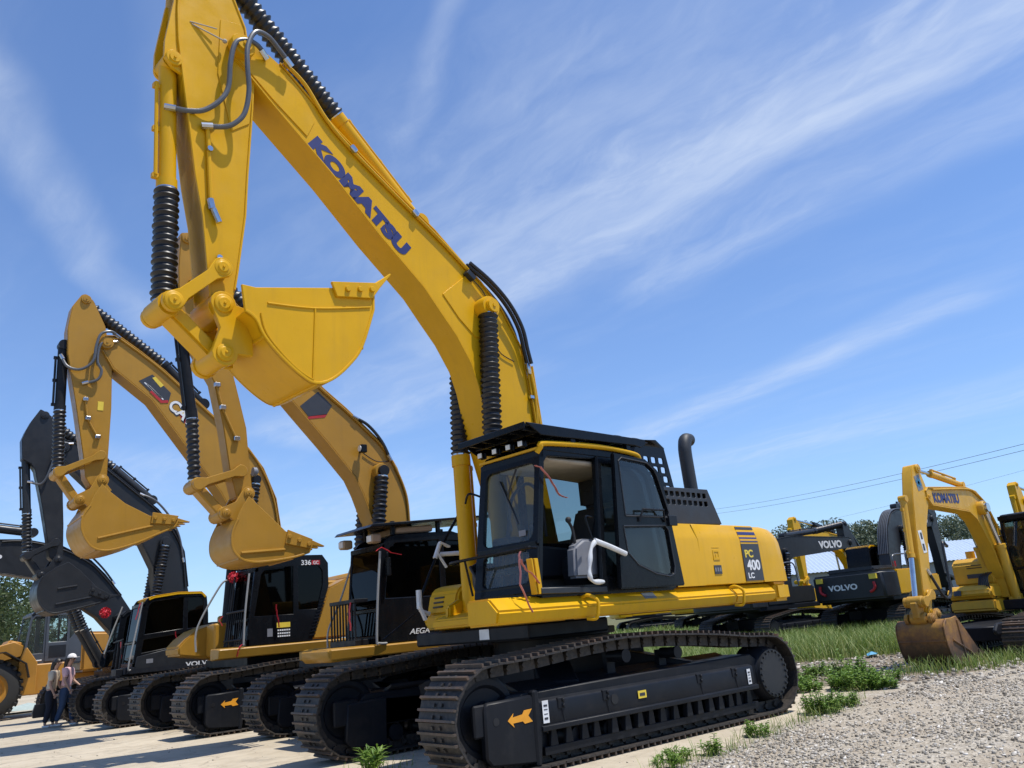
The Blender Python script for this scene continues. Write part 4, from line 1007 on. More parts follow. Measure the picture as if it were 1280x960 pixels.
def second():
    Y0 = -3.75
    root = empty('crawler_excavator', (0, Y0, 0)); tag(root, 'golden excavator whose black cab has tan roof lamps and a flat black roof guard', 'excavator', GROW)
    C, BK = M['cat'], M['frame']
    for s in (1, -1): crawler(root, s * 1.19, s, .6, 1.74, -1.95, .47, std_tops(1.74, -1.95, .47), M['track2'], BK, .18, None, False)
    carbody(root, 2.38, -.1, .4, 1.0)
    b = MB()
    for s in (1, -1): b.prism_x([(s * 1.25, 1.24), (s * 1.42, 1.225), (s * 1.40, 1.09), (s * 1.0, 1.08), (s * 1.0, 1.24)], -2.3, 2.1 if s > 0 else 1.2)
    b.span((-2.3, -1.0, 1.08), (1.45, 1.0, 1.22)); b.prism([(1.45, 1.08), (2.06, 1.06), (2.12, 1.12), (2.12, 1.22), (1.45, 1.22)], .55, 1.38)
    deck = b.build('deck', C, root, .015); c_ = MB(); c_.span((-2.4, -1.1, .98), (1.4, 1.1, 1.078)); c_.build('deck_underframe', BK, deck)
    prof = [(1.36, 1.24), (1.24, 2.58), (1.12, 2.71), (.98, 2.75), (0, 2.80), (-.30, 2.72), (-.42, 2.5), (-.55, 1.24)]
    cab = cab_box(root, 0, prof, .42, 1.35, [[(1.20, 1.85), (1.10, 2.55), (1.0, 2.62), (.25, 2.66), (.25, 1.85)], [(.15, 1.85), (.15, 2.66), (-.18, 2.64), (-.30, 2.5), (-.38, 1.85)]], M['blk'], M['bglass'], None)
    g = MB(); g.prism([(.98, 2.76), (.95, 2.86), (.3, 2.90), (.3, 2.80)], .5, 1.3); g.build('roof_hatch', M['tan'], cab, .02)
    g = MB(); g.prism([(1.45, 2.84), (1.40, 2.89), (-.85, 3.06), (-.85, 3.03)], .30, 1.42)
    for x in (1.0, .2, -.4): g.span((x - .03, 1.25, 2.74), (x + .03, 1.31, 2.95)); g.span((x - .03, .45, 2.74), (x + .03, .5, 2.95))
    g.build('roof_guard', M['blk'], cab, .008)
    for y, x in ((.50, 1.36), (1.22, 1.28)):
        g = MB(); g.box((x, y, 2.70), (.16, .17, .13)); l = g.build('roof_lamp', M['tan'], cab, .02); g = MB(); g.box((x + .082, y, 2.70), (.012, .13, .09)); g.build('lamp_lens', M['white'], l, .004)
    g = MB()
    g.span((1.40, .44, 1.82), (1.62, 1.2, 1.87)); g.span((1.40, .44, 1.24), (1.62, 1.2, 1.32))
    for k in range(9): g.bar((1.60, .46 + k * .09, 1.3), (1.60, .46 + k * .09, 1.85), .022, .022)
    g.build('front_guard', M['frame'], cab, .004)
    g = MB(); g.tube([(1.30, 1.42, 2.50), (1.37, 1.43, 1.9), (1.41, 1.43, 1.30), (1.38, 1.43, 1.25), (1.25, 1.42, 1.24)], .017, 8); g.build('wrapped_handrail', M['gwrap'], cab)
    g = MB(); g.tube([(1.17, .38, 2.52), (1.40, .36, 1.9), (1.60, .36, 1.5), (1.62, .36, 1.24)], .015, 8); g.build('wrapped_handrail', M['gwrap'], cab)
    g = MB(); g.box((1.18, 1.42, 2.28), (.05, .10, .26)); g.tube([(1.18, 1.40, 2.45), (1.15, 1.36, 2.5)], .012, 6); g.build('mirror', M['blk'], cab, .01)
    text('lettering', 'AEGA', (.84, 1.356, 1.33), (-1, 0, 0), (0, 0, 1), .075, .34, M['wht'], cab, .01, .3)
    e = MB(); e.span((-2.9, -1.3, 1.1), (-.6, 1.36, 2.05)); e.build('engine_panel', C, root, .08, seg=3); tail(root, 0, -2.1, -2.75, 1.0, 2.0, 1.38, M['frame'], None)
    cfg = dict(boom_mat=C, arm_mat=C, bucket_mat=C, cyl_mat=M['frame'], acyl_mat=M['frame'], boot=M['rub'], bh=.18, ah=.14, cy=.27,
        low=[(3.55, 6.55), (2.60, 5.60), (1.92, 4.86), (1.45, 4.36), (.99, 3.84), (.86, 3.58), (.66, 3.06), (.35, 1.75), (.1, 1.6)],
        up=[(-.25, 1.75), (.02, 3.06), (.05, 3.54), (.22, 4.0), (.44, 4.37), (.76, 4.64), (1.13, 4.95), (1.48, 5.21), (2.4, 5.95), (3.3, 6.75), (3.55, 6.82), (3.66, 6.7)],
        tip=(3.54, 6.68), arm=[(3.58, 5.7), (3.26, 5.18), (3.11, 4.5), (3.0, 3.83), (2.9, 3.45), (2.72, 3.36), (2.66, 3.5), (2.72, 4.07), (2.76, 4.5), (2.86, 4.9), (3.22, 6.3), (3.42, 7.0), (3.62, 7.55), (3.80, 7.5), (3.82, 6.9), (3.78, 6.0)],
        armpins=[(2.76, 3.50), (2.86, 3.83), (3.70, 7.42)], bcyl=((.78, 1.45), (.70, 2.62), (.55, 3.92)), acyl=((1.95, 5.72), (2.5, 6.25), (3.70, 7.42)), kcyl=((3.80, 6.6), (3.52, 4.62), (3.455, 3.64)), kr=.075,
        link=(3.46, 3.62), kpins=((2.76, 3.50), (3.08, 3.21)), kw=.44, tdir=(-.96, -.22), tlen=.18, er=.095,
        rim=[(2.95, 3.22), (2.83, 3.42), (2.70, 3.30), (2.28, 2.92), (1.85, 2.74)], lower=[(1.92, 2.60), (2.17, 2.53), (2.56, 2.48), (2.80, 2.48), (2.96, 2.54), (3.07, 2.68), (3.08, 2.89), (3.0, 3.1)],
        cutter=[(2.26, 2.94), (1.88, 2.80), (1.92, 2.66), (2.30, 2.74)], weld=([(2.94, 2.62), (2.3, 2.66)],),
        pipe=[(2.4, 5.9), (1.48, 5.17), (1.13, 4.91), (.77, 4.61), (.45, 4.33), (.23, 3.98), (.06, 3.54), (.03, 3.06)], tubes=([(3.22, 5.12), (3.13, 4.78), (2.92, 4.32)],),
        hoses=([(1.0, .2, 4.82), (.75, .22, 4.70), (.50, .22, 4.44), (.34, .21, 4.14)],), hose_mat=M['bhose'])
    boom, arm = front_gear(root, cfg)
    k = MB(); k.plate([(1.92, 4.92), (1.61, 5.19), (1.37, 4.98), (1.47, 4.82), (1.78, 4.76)], [], .182, .185); dk = k.build('dark_decal', M['decal'], boom)
    k = MB(); k.plate([(1.46, 4.83), (1.78, 4.765), (1.80, 4.715), (1.50, 4.77)], [], .182, .185); k.build('red_decal', M['redp'], boom)
    k = MB(); k.cyl((.89, .18, 4.25), (.89, .3, 4.25), .02); k.box((.90, .30, 4.27), (.11, .10, .13)); bl = k.build('boom_lamp', M['blk'], boom, .01); k = MB(); k.cyl((.955, .30, 4.27), (.965, .30, 4.27), .05); k.build('lamp_lens', M['white'], bl)
    k = MB(); k.tube([(.84, .2, 4.22), (.6, .2, 4.1), (.35, .19, 4.12)], .008, 6); k.build('cable', M['bhose'], boom)
    return root
second()

def third():
    Y0 = -8.15
    root = empty('crawler_excavator', (0, Y0, 0)); tag(root, 'golden excavator with plain black cab, rounded golden toolbox and stickers on the cab door', 'excavator', GROW)
    C, BK = M['cat'], M['frame']
    crawler(root, 1.33, 1, .72, 2.19, -1.9, .51, std_tops(2.19, -1.9, .51), M['track2'], BK, .2, M['orange'])
    crawler(root, -1.30, -1, .72, 2.19, -1.9, .51, std_tops(2.19, -1.9, .51), M['track2'], BK, .2)
    carbody(root, 2.6, .1, .42, 1.05)
    b = MB()
    for s in (1, -1): b.prism_x([(s * 1.25, 1.38), (s * 1.45, 1.36), (s * 1.42, 1.20), (s * 1.0, 1.18), (s * 1.0, 1.38)], -2.5, 2.03 if s > 0 else 1.2)
    b.span((-2.5, -1, 1.18), (1.4, 1.0, 1.36))
    deck = b.build('deck', C, root, .015); c_ = MB(); c_.span((-2.6, -1.1, 1.04), (1.4, 1.1, 1.178)); c_.build('deck_underframe', BK, deck)
    prof = [(1.52, 1.38), (1.36, 2.71), (1.24, 2.85), (1.10, 2.90), (.48, 2.96), (.02, 2.96), (-.10, 2.80), (-.10, 2.36), (.26, 1.38)]
    cab = cab_box(root, 0, prof, .42, 1.35, [[(1.37, 1.88), (1.24, 2.62), (1.16, 2.72), (.62, 2.76), (.62, 1.88)], [(.52, 1.95), (.52, 2.76), (.10, 2.76), (.02, 2.66), (.02, 2.40), (.14, 1.95)]], M['blk'], M['bglass'], None)
    g = MB()
    for k in range(12): g.bar((.20 - .022 * k + .12, 1.36, 1.48 + .06 * k), (.08 - .022 * k + .12, 1.36, 1.50 + .06 * k), .02, .016)
    g.build('louvre', M['frame'], cab)
    text('lettering', '336', (.46, 1.356, 2.77), (-1, 0, 0), (0, 0, 1), .095, .20, M['wht'], cab, .02); k = MB(); k.box((.16, 1.353, 2.815), (.17, .004, .085)); dk = k.build('red_badge', M['redp'], cab)
    text('lettering', 'GC', (.215, 1.3565, 2.78), (-1, 0, 0), (0, 0, 1), .065, .11, M['wht'], dk, .01)
    k = MB(); k.box((.82, 1.354, 1.70), (.26, .004, .09)); st = k.build('door_sticker', M['ylbl'], cab)
    for zz, ww in ((1.61, .26), (1.555, .27), (1.505, .26)): k = MB(); [k.box((.95 - .03 - i * .042, 1.354, zz), (.03, .003, .026)) for i in range(6)]; k.build('sticker_print', M['wht'], st)
    k = MB(); k.box((1.08, 1.354, 1.58), (.10, .004, .14)); k.build('sticker_panel', M['cons'], st)
    k = MB(); k.tube([(1.50, 1.43, 2.64), (1.57, 1.44, 2.0), (1.60, 1.44, 1.40)], .018, 8); k.build('wrapped_handrail', M['gwrap'], cab)
    k = MB(); k.tube([(1.52, .38, 2.62), (1.66, .36, 2.50), (2.03, .30, 1.80), (2.05, .30, 1.36)], .018, 8); k.build('wrapped_handrail', M['gwrap'], cab)
    k = MB()
    for y in (.46, .56, 1.30): k.tube([(1.44, y, 2.66), (1.585, y, 1.40)], .02, 8, False)
    for z in (2.0, 1.5): k.tube([(1.6 - (z - 1.38) * .1, .44, z), (1.6 - (z - 1.38) * .1, 1.32, z)], .02, 8, False)
    for q in range(7): k.tube([(1.59, .62 + q * .1, 1.42), (1.55, .62 + q * .1, 1.98)], .010, 6, False)
    k.build('front_guard', M['frame'], cab)
    b = MB(); b.prism([(.27, 1.40), (-.12, 2.34), (-.5, 2.50), (-2.6, 2.50), (-2.6, 1.40)], .9, 1.35); ep = b.build('engine_panel', C, root, .03, seg=2)
    b = MB(); b.prism([(-.55, 2.5), (-.65, 2.62), (-2.4, 2.62), (-2.5, 2.5)], -1.1, 1.25); b.span((-2.6, -1.35, 1.4), (-.3, .9, 2.5)); b.build('engine_hood', C, ep, .03)
    tail(root, 0, -2.5, -3.5, 1.2, 2.4, 1.42, M['frame'], None)
    b = MB(); b.prism([(2.12, 1.32), (2.14, 1.47), (2.0, 1.62), (1.80, 1.76), (1.45, 1.87), (.6, 1.9), (.6, 1.2), (1.4, 1.2)], -1.28, -.46); tb = b.build('toolbox', C, root, .03, seg=2)
    b = MB(); b.span((1.2, -.45, 1.25), (1.62, .0, 1.85)); b.span((1.3, -.44, 1.85), (1.42, -.30, 2.0)); b.build('step_box', C, tb, .03)
    cfg = dict(boom_mat=C, arm_mat=C, bucket_mat=C, cyl_mat=M['frame'], acyl_mat=M['frame'], boot=M['rub'], bh=.20, ah=.165, cy=.31,
        low=[(3.88, 7.0), (3.68, 6.66), (2.97, 6.12), (2.21, 5.13), (1.61, 4.36), (1.43, 4.05), (1.2, 3.5), (.75, 1.95), (.45, 1.75)],
        up=[(.05, 1.9), (.36, 3.5), (.48, 4.24), (.75, 4.86), (1.06, 5.26), (1.90, 5.98), (2.77, 6.73), (3.2, 7.04), (3.62, 7.31), (3.86, 7.28), (3.94, 7.14)],
        tip=(3.83, 7.14), arm=[(4.30, 8.07), (4.45, 7.80), (4.50, 7.35), (4.47, 6.86), (4.26, 5.82), (4.10, 4.95), (4.04, 4.55), (3.95, 4.40), (3.76, 4.36), (3.68, 4.5), (3.68, 4.96), (3.67, 5.88), (3.70, 6.76), (3.86, 7.5), (4.09, 7.98), (4.22, 8.10)],
        armpins=[(3.78, 4.48), (3.82, 4.95), (4.22, 7.98)], bcyl=((1.30, 1.55), (1.18, 3.0), (.95, 4.59)), acyl=((1.95, 6.15), (2.75, 6.92), (4.22, 7.98)), kcyl=((4.52, 7.05), (4.50, 5.8), (4.455, 4.64)), kr=.088,
        link=(4.465, 4.62), kpins=((3.78, 4.48), (4.12, 4.12)), kw=.58, tdir=(-.97, -.12), tlen=.20, er=.11,
        rim=[(3.96, 4.15), (3.84, 4.36), (3.70, 4.22), (3.45, 4.02), (3.02, 3.80), (2.78, 3.78), (2.50, 3.72)], lower=[(2.56, 3.60), (2.95, 3.42), (3.25, 3.29), (3.64, 3.18), (3.88, 3.20), (4.03, 3.32), (4.14, 3.56), (4.13, 3.78), (4.02, 3.98)],
        cutter=[(2.98, 3.86), (2.52, 3.80), (2.60, 3.64), (3.0, 3.66)], weld=([(3.86, 3.40), (2.96, 3.62)],),
        pipe=[(3.62, 7.27), (3.2, 7.0), (2.77, 6.69), (1.9, 5.95), (1.2, 5.38), (.80, 4.88), (.53, 4.24), (.42, 3.6)], tubes=([(4.12, 6.0), (4.06, 5.64), (3.88, 5.30)],),
        hoses=([(3.62, .24, 7.28), (3.77, .28, 7.36), (3.95, .30, 7.28), (4.02, .30, 7.04), (4.06, .28, 6.72), (4.25, .24, 6.55), (4.46, .18, 6.60), (4.56, .10, 6.82)], [(3.66, .22, 7.20), (3.93, .25, 7.10), (3.98, .26, 6.75), (3.90, .26, 6.56), (3.96, .24, 6.38), (4.18, .19, 6.30)]))
    boom, arm = front_gear(root, cfg)
    k = MB(); k.plate([(3.22, 6.46), (2.98, 6.62), (2.62, 6.28), (2.66, 6.08), (2.80, 6.06)], [], .202, .206); dk = k.build('dark_decal', M['decal'], boom)
    k = MB(); k.plate([(2.66, 6.075), (2.80, 6.055), (3.02, 6.26), (2.98, 6.29), (2.78, 6.11), (2.67, 6.13)], [], .207, .209); k.build('red_decal', M['redp'], dk)
    k = MB(); k.plate([(2.98, 6.55), (2.92, 6.58), (2.76, 6.42), (2.82, 6.37)], [], .207, .209); k.build('yellow_label', M['ylbl'], dk)
    for q in range(3): k = MB(); k.bar((3.12 - .045 * q, .2075, 6.44 - .03 * q), (2.82 - .03 * q, .2075, 6.18 - .025 * q), .003, .022, up=(.6, 0, .8)); k.build('decal_print', M['wht'], dk)
    # three-letter badge: white outline letters over a yellow triangle and a red swoosh
    k = MB(); k.plate([(2.44, 5.96), (2.30, 5.93), (2.36, 5.80)], [], .202, .205); k.build('yellow_triangle', M['ylbl'], boom)
    k = MB(); k.plate([(2.46, 5.86), (2.40, 5.90), (2.24, 5.72), (2.12, 5.66), (2.16, 5.60), (2.28, 5.62)], [], .202, .2045); k.build('red_decal', M['redp'], boom)
    text('lettering', 'CAT', (2.70, .2025, 5.98), (-1.0, 0, -.86), (-.25, 0, .75), .27, .62, M['decal'], boom, .06)
    text('lettering', 'CAT', (2.685, .2055, 5.995), (-1.0, 0, -.86), (-.25, 0, .75), .235, .58, M['wht'], boom, .03)
    k = MB(); k.box((3.86, .17, 5.9), (.10, .004, .17)); k.build('warning_label', M['ylbl'], arm)
    k = MB(); k.cyl((1.02, .2, 4.72), (1.02, .50, 4.72), .02); k.lathe((.98, .50, 4.72), (1.08, .50, 4.72), [(0, .05), (.3, .09), (1, .09), (1, .02)], 16); k.build('boom_lamp', M['cons'], boom)
    text('lettering', 'CAT', (3.5, .5035, 3.72), (-1, 0, -.05), (0, 0, 1), .12, .28, C, root, .02) if False else None
    return root
third()

def grey_cfg(low, up, tip, arm, armpins, bcyl, acyl, kcyl, link, kpins, rim, lower, tdir, **kw):
    G_ = M['dgrey']
    c = dict(boom_mat=G_, arm_mat=G_, bucket_mat=G_, cyl_mat=G_, acyl_mat=G_, boot=M['rub'], bh=.2, ah=.16, cy=.3, low=low, up=up, tip=tip, arm=arm, armpins=armpins, bcyl=bcyl, acyl=acyl, kcyl=kcyl, link=link, kpins=kpins, rim=rim, lower=lower, tdir=tdir, kw=.46)
    c.update(kw); return c

def fourth():
    Y0 = -12.8
    root = empty('crawler_excavator', (0, Y0, 0)); tag(root, 'charcoal grey excavator with raised boom and black cab under a bright yellow roof', 'excavator', GROW)
    D, BK = M['dgrey'], M['frame']
    crawler(root, 1.2, 1, .6, 2.38, -1.7, .49, std_tops(2.38, -1.7, .49), M['track2'], BK, .19, M['lime'])
    crawler(root, -1.2, -1, .6, 2.38, -1.7, .49, std_tops(2.38, -1.7, .49), M['track2'], BK, .19)
    carbody(root, 2.4, .3, .4, .95)
    b = MB()
    for s in (1, -1): b.prism_x([(s * 1.2, 1.18), (s * 1.34, 1.17), (s * 1.36, 1.03), (s * 1.0, 1.0), (s * 1.0, 1.18)], -2.4, 2.38 if s > 0 else 1.6)
    b.span((-2.4, -1, 1.0), (1.8, 1, 1.16)); deck = b.build('deck', BK, root, .015)
    prof = [(2.20, 1.15), (2.03, 2.46), (1.94, 2.60), (1.80, 2.65), (1.29, 2.71), (.76, 2.70), (.64, 2.58), (.60, 2.2), (.58, 1.15)]
    cab = cab_box(root, 0, prof, .40, 1.30, [[(1.98, 1.83), (1.90, 2.44), (1.82, 2.52), (1.16, 2.58), (1.16, 1.9)], [(1.06, 1.9), (1.06, 2.58), (.80, 2.58), (.72, 2.5), (.70, 1.9)], [(2.02, 1.45), (1.98, 1.72), (1.16, 1.80), (1.16, 1.55)]], M['blk'], M['bglass'], M['yel'], front_div=.4)
    b = MB(); b.prism([(2.16, 1.18), (2.12, 1.38), (1.75, 1.44), (1.29, 1.52), (.5, 1.62), (-2.4, 1.62), (-2.4, 1.05), (2.10, 1.05)], 1.31, 1.345); sk = b.build('side_skirt', D, root, .008)
    text('lettering', 'VOLVO', (1.10, 1.349, 1.075), (-1, 0, 0), (0, 0, 1), .10, .62, M['wht'], sk, .03)
    k = MB(); k.box((1.86, 1.348, 1.27), (.14, .004, .09)); k.build('data_plate', M['cons'], sk)
    b = MB(); b.span((-2.4, -1.3, 1.16), (.55, 1.29, 2.0)); b.build('engine_block', D, root, .05, seg=2); tail(root, 0, -2.2, -2.95, 1.1, 2.0, 1.34, D, None)
    k = MB(); k.tube([(2.06, 1.36, 2.52), (2.18, 1.40, 1.9), (2.30, 1.40, 1.20), (2.25, 1.38, 1.12)], .017, 8); k.build('wrapped_handrail', M['gwrap'], cab)
    k = MB(); k.tube([(2.22, .36, 2.50), (2.44, .34, 1.85), (2.55, .34, 1.5)], .017, 8); k.build('wrapped_handrail', M['gwrap'], cab)
    k = MB(); k.span((2.30, .9, 1.02), (2.52, 1.30, 1.16)); k.bar((2.45, .95, 1.1), (2.40, .95, 1.75), .03, .03); k.bar((2.45, 1.25, 1.1), (2.40, 1.25, 1.75), .03, .03); k.bar((2.40, .5, 1.72), (2.40, 1.28, 1.76), .03, .03); k.build('front_guard', M['frame'], cab, .006)
    cfg = grey_cfg(
        low=[(3.68, 5.98), (3.37, 5.62), (3.1, 5.36), (2.4, 4.66), (1.81, 3.94), (1.53, 3.38), (1.48, 2.82), (1.1, 1.6), (.8, 1.45)], up=[(.45, 1.6), (.74, 2.9), (.85, 3.73), (1.08, 4.25), (1.49, 4.75), (2.14, 5.28), (2.68, 5.72), (3.4, 6.28), (3.66, 6.34), (3.76, 6.15)],
        tip=(3.62, 6.15), arm=[(4.02, 6.98), (4.14, 7.04), (4.30, 6.75), (4.40, 6.5), (4.46, 6.30), (4.42, 5.85), (4.24, 5.75), (4.15, 5.61), (3.98, 4.9), (3.80, 4.05), (3.74, 3.66), (3.56, 3.5), (3.46, 3.62), (3.5, 4.4), (3.56, 5.1), (3.62, 5.8), (3.76, 6.5), (3.92, 6.9)],
        armpins=[(3.57, 3.60), (3.64, 3.98), (4.04, 6.90)], bcyl=((1.72, 1.45), (1.50, 2.7), (1.31, 3.95)), acyl=((1.6, 5.0), (2.5, 5.75), (4.04, 6.90)), kcyl=((4.34, 5.95), (4.22, 4.65), (4.155, 3.73)), kr=.085,
        link=(4.16, 3.70), kpins=((3.57, 3.60), (3.88, 3.28)), tdir=(-.95, .1), er=.10, tlen=.16,
        rim=[(3.62, 3.42), (3.40, 3.52), (3.15, 3.32), (2.80, 2.95), (2.48, 2.74)], lower=[(2.54, 2.64), (2.80, 2.58), (3.15, 2.50), (3.58, 2.42), (3.80, 2.50), (3.94, 2.70), (3.97, 2.98), (3.90, 3.22)], cutter=[(2.90, 3.0), (2.52, 2.78), (2.60, 2.66), (2.95, 2.80)], weld=([(3.6, 2.62), (2.9, 2.74)], [(3.58, 2.95), (3.2, 3.0)]),
        pipe=[(3.3, 6.15), (2.68, 5.68), (2.14, 5.24), (1.49, 4.70), (1.12, 4.22), (.90, 3.73), (.80, 2.9)], pipe_mat=M['bhose'],
        hoses=([(1.9, .2, 5.12), (1.55, .24, 4.95), (1.2, .24, 4.55), (.98, .23, 4.1), (.86, .22, 3.5)], [(3.45, .22, 6.25), (3.75, .28, 6.2), (3.85, .3, 5.7), (4.0, .22, 5.3), (4.25, .1, 5.35)]), hose_mat=M['hose'])
    front_gear(root, cfg)
    return root
fourth()

def plain_upper(root, D, side, cabroof, zc=1.1, cwm=None, ch=0):
    """complete upper structure for the machines further off; heading +X"""
    BK = M['frame']
    b = MB(); b.span((-2.2, -1.3, zc - .02), (1.55, 1.3, zc + .14)); b.build('deck', BK, root, .02)
    prof = [(1.72, zc + .12), (1.55, zc + ch + 1.45), (1.42, zc + ch + 1.58), (1.2, zc + ch + 1.62), (.25, zc + ch + 1.66), (.05, zc + ch + 1.58), (-.02, zc + 1.2), (.0, zc + .12)]
    cab = cab_box(root, 0, prof, .40, 1.30, [[(1.5, zc + .7), (1.40, zc + ch + 1.4), (1.3, zc + ch + 1.5), (.66, zc + ch + 1.53), (.66, zc + .7)], [(.56, zc + .7), (.56, zc + ch + 1.53), (.25, zc + ch + 1.5), (.12, zc + ch + 1.4), (.08, zc + .7)]], M['blk'], M['bglass'], cabroof, front_div=.36)
    b = MB(); b.span((-1.7, -1.32, zc + .142), (-.05, 1.32, zc + .95)); b.build('side_panel', side, root, .03, seg=2)
    b = MB(); b.span((-1.3, -1.30, zc + .142), (1.35, -.55, zc + .72)); b.build('toolbox', side, root, .04, seg=2)
    b = MB(); b.prism_z([(-2.3, -.85), (-.4, -.85), (-.4, .85), (-2.3, .85)], zc + .95, zc + 1.12); b.build('engine_hood', M['hood'], root, .06, seg=2)
    cw = tail(root, 0, -1.704, -2.75, zc + .06, zc + .94, 1.36, cwm or D, None, corner=.5)
    return cab, cw

def grey_copy_cfg(z=0):
    return grey_cfg(low=[(4.35, 3.85), (4.2, 3.62), (2.4, 3.52), (1.7, 3.35), (1.2, 2.8), (.95, 2.0), (.7, 1.5)], up=[(.25, 1.5), (.3, 2.6), (.62, 3.5), (1.1, 4.02), (1.6, 4.18), (2.4, 4.2), (4.2, 4.12), (4.4, 4.0)], tip=(4.3, 3.9),
        arm=[(4.6, 4.75), (4.85, 4.6), (4.86, 3.9), (4.75, 2.6), (4.66, 1.35), (4.5, 1.25), (4.42, 1.4), (4.36, 2.6), (4.2, 3.8), (4.3, 4.4)], armpins=[(4.52, 1.38), (4.5, 1.75), (4.6, 4.62)], bcyl=((1.35, 1.4), (1.45, 2.3), (1.55, 3.5)), acyl=((1.9, 4.35), (3.2, 4.5), (4.6, 4.62)), kcyl=((4.95, 4.1), (5.0, 2.7), (4.95, 1.65)), link=(4.95, 1.6), kpins=((4.52, 1.38), (4.78, 1.05)),
        rim=[(4.62, 1.2), (4.4, 1.28), (4.1, 1.05), (3.75, .6), (3.55, .3)], lower=[(3.68, .2), (4.1, .12), (4.5, .14), (4.75, .3), (4.85, .6), (4.76, .95)], tdir=(-.8, -.5), cutter=[(3.95, .9), (3.62, .42), (3.75, .3), (4.1, .7)],
        pipe=[(2.4, 4.18), (1.6, 4.14), (1.12, 3.98), (.66, 3.46), (.36, 2.6)], pipe_mat=M['bhose'])

def fifth():
    root = empty('crawler_excavator', (0, -16.6, 0)); tag(root, 'dark excavator with a low level boom standing behind the two people', 'excavator', GROW)
    for s in (1, -1): crawler(root, s * 1.2, s, .55, 2.45, -1.5, .48, std_tops(2.45, -1.5, .48), M['track2'], M['frame'], .19)
    carbody(root, 2.4, .4, .4, .95)
    plain_upper(root, M['dgrey'], M['dgrey'], M['dgrey'], .98)
    c = grey_copy_cfg(); c.update(low=[(6.9, 4.0), (6.5, 3.82), (4.18, 3.72), (3.4, 3.58), (2.8, 3.2), (2.2, 2.75), (1.86, 2.5), (1.0, 1.5), (.7, 1.35)], up=[(.3, 1.5), (1.3, 3.02), (1.74, 3.59), (2.11, 3.97), (2.8, 4.35), (3.68, 4.54), (4.25, 4.54), (6.6, 4.45), (6.95, 4.25)], tip=(6.8, 4.15), bh=.2,
        bcyl=((1.7, 1.3), (2.2, 2.2), (2.75, 3.45)), acyl=((3.5, 4.75), (5.0, 4.95), (7.1, 5.0)), pipe=[(4.2, 4.5), (3.68, 4.5), (2.85, 4.3), (2.15, 3.92), (1.78, 3.56), (1.34, 3.02)],
        hoses=([(2.6, .2, 4.32), (2.2, .24, 4.15), (1.8, .24, 3.75), (1.5, .22, 3.35)],), hose_mat=M['bhose'])
    for k in ('arm', 'armpins', 'rim', 'lower', 'cutter'): c[k] = [(x + 2.5, z + .4) for x, z in c[k]]
    c['link'] = (c['link'][0] + 2.5, c['link'][1] + .4); c['kpins'] = tuple((x + 2.5, z + .4) for x, z in c['kpins']); c['kcyl'] = tuple((x + 2.5, z + .4) for x, z in c['kcyl'])
    boom, arm = front_gear(root, c)
    k = MB(); k.plate(disc(4.22, 4.12, .05), [], .202, .205); k.build('white_dot', M['wht'], boom)
    return root
fifth()

# ------------------------------------------------------------------ ribbons, rosettes, sheet
def up2w(x, y, z): return (math.cos(A0) * x - math.sin(A0) * y, math.sin(A0) * x + math.cos(A0) * y, z)
ribbon_thing('ribbon', [up2w(1.87, 1.50, 2.90), up2w(1.77, 1.49, 2.89), up2w(1.62, 1.5, 2.72), up2w(1.53, 1.5, 2.60), up2w(1.42, 1.5, 2.58)], .03, M['pink'], 'faded pink ribbon tied at the top of the open cab doorway')
ribbon_thing('ribbon', [up2w(2.16, 1.46, 2.02), up2w(2.20, 1.48, 1.93), up2w(2.24, 1.50, 1.70), up2w(2.16, 1.56, 1.43)], .025, M['pink'], 'long pink ribbon hanging from a cab front rail down over the bright yellow deck')
ribbon_thing('ribbon', [up2w(2.17, 1.47, 1.94), up2w(2.12, 1.48, 1.84), up2w(2.03, 1.49, 1.78), up2w(1.96, 1.50, 1.70)], .03, M['pink'], 'short pink ribbon beside the small yellow post at the open cab doorway')
ribbon_thing('ribbon', [(1.38, -2.30, 2.50), (1.30, -2.28, 2.55), (1.15, -2.28, 2.47), (.98, -2.28, 2.44)], .035, M['red'], 'red ribbon on the mirror of the black cab with tan roof lamps')
ribbon_thing('ribbon', [(1.62, -2.66, 1.83), (1.66, -2.62, 1.60), (1.64, -2.64, 1.45)], .04, M['red'], 'red ribbon on the front guard of the black cab with tan roof lamps')
ribbon_thing('ribbon', [(.98, -6.75, 2.07), (.97, -6.74, 1.9), (.93, -6.74, 1.66)], .05, M['red'], 'red ribbon hanging down the black cab door above its stickers')
ribbon_thing('ribbon', [(1.62, -6.72, 1.42), (1.70, -6.70, 1.34), (1.72, -6.70, 1.22)], .05, M['red'], 'red ribbon at the foot of the white handrail on the cab with door stickers')
ribbon_thing('ribbon', [(1.66, -7.6, 1.95), (1.72, -7.62, 1.88), (1.66, -7.60, 1.78)], .05, M['red'], 'red ribbon on the front guard bars of the cab with door stickers')
ribbon_thing('ribbon', [(1.34, -11.46, 1.84), (1.30, -11.45, 1.66), (1.24, -11.45, 1.55)], .06, M['red'], 'red ribbon on the side window of the cab with yellow roof')
ribbon_thing('ribbon', [(2.10, -11.42, 2.50), (2.14, -11.40, 2.40), (2.2, -11.4, 2.15)], .07, M['red'], 'red ribbon at the top of the wrapped handrail under the yellow roof')
ribbon_thing('ribbon', [(2.42, -11.62, 1.72), (2.40, -11.60, 1.5), (2.42, -11.6, 1.3)], .06, M['red'], 'red ribbon beside the front step of the cab with yellow roof')
flower((2.62, -12.25, 2.38), .11, 'red rosette at the corner of the cab with yellow roof'); flower((1.44, -7.66, 2.66), .10, 'red rosette at the top front corner of the cab with door stickers')
b = MB(); rs = random.Random(5); nx_, ny_ = 9, 8; V = []
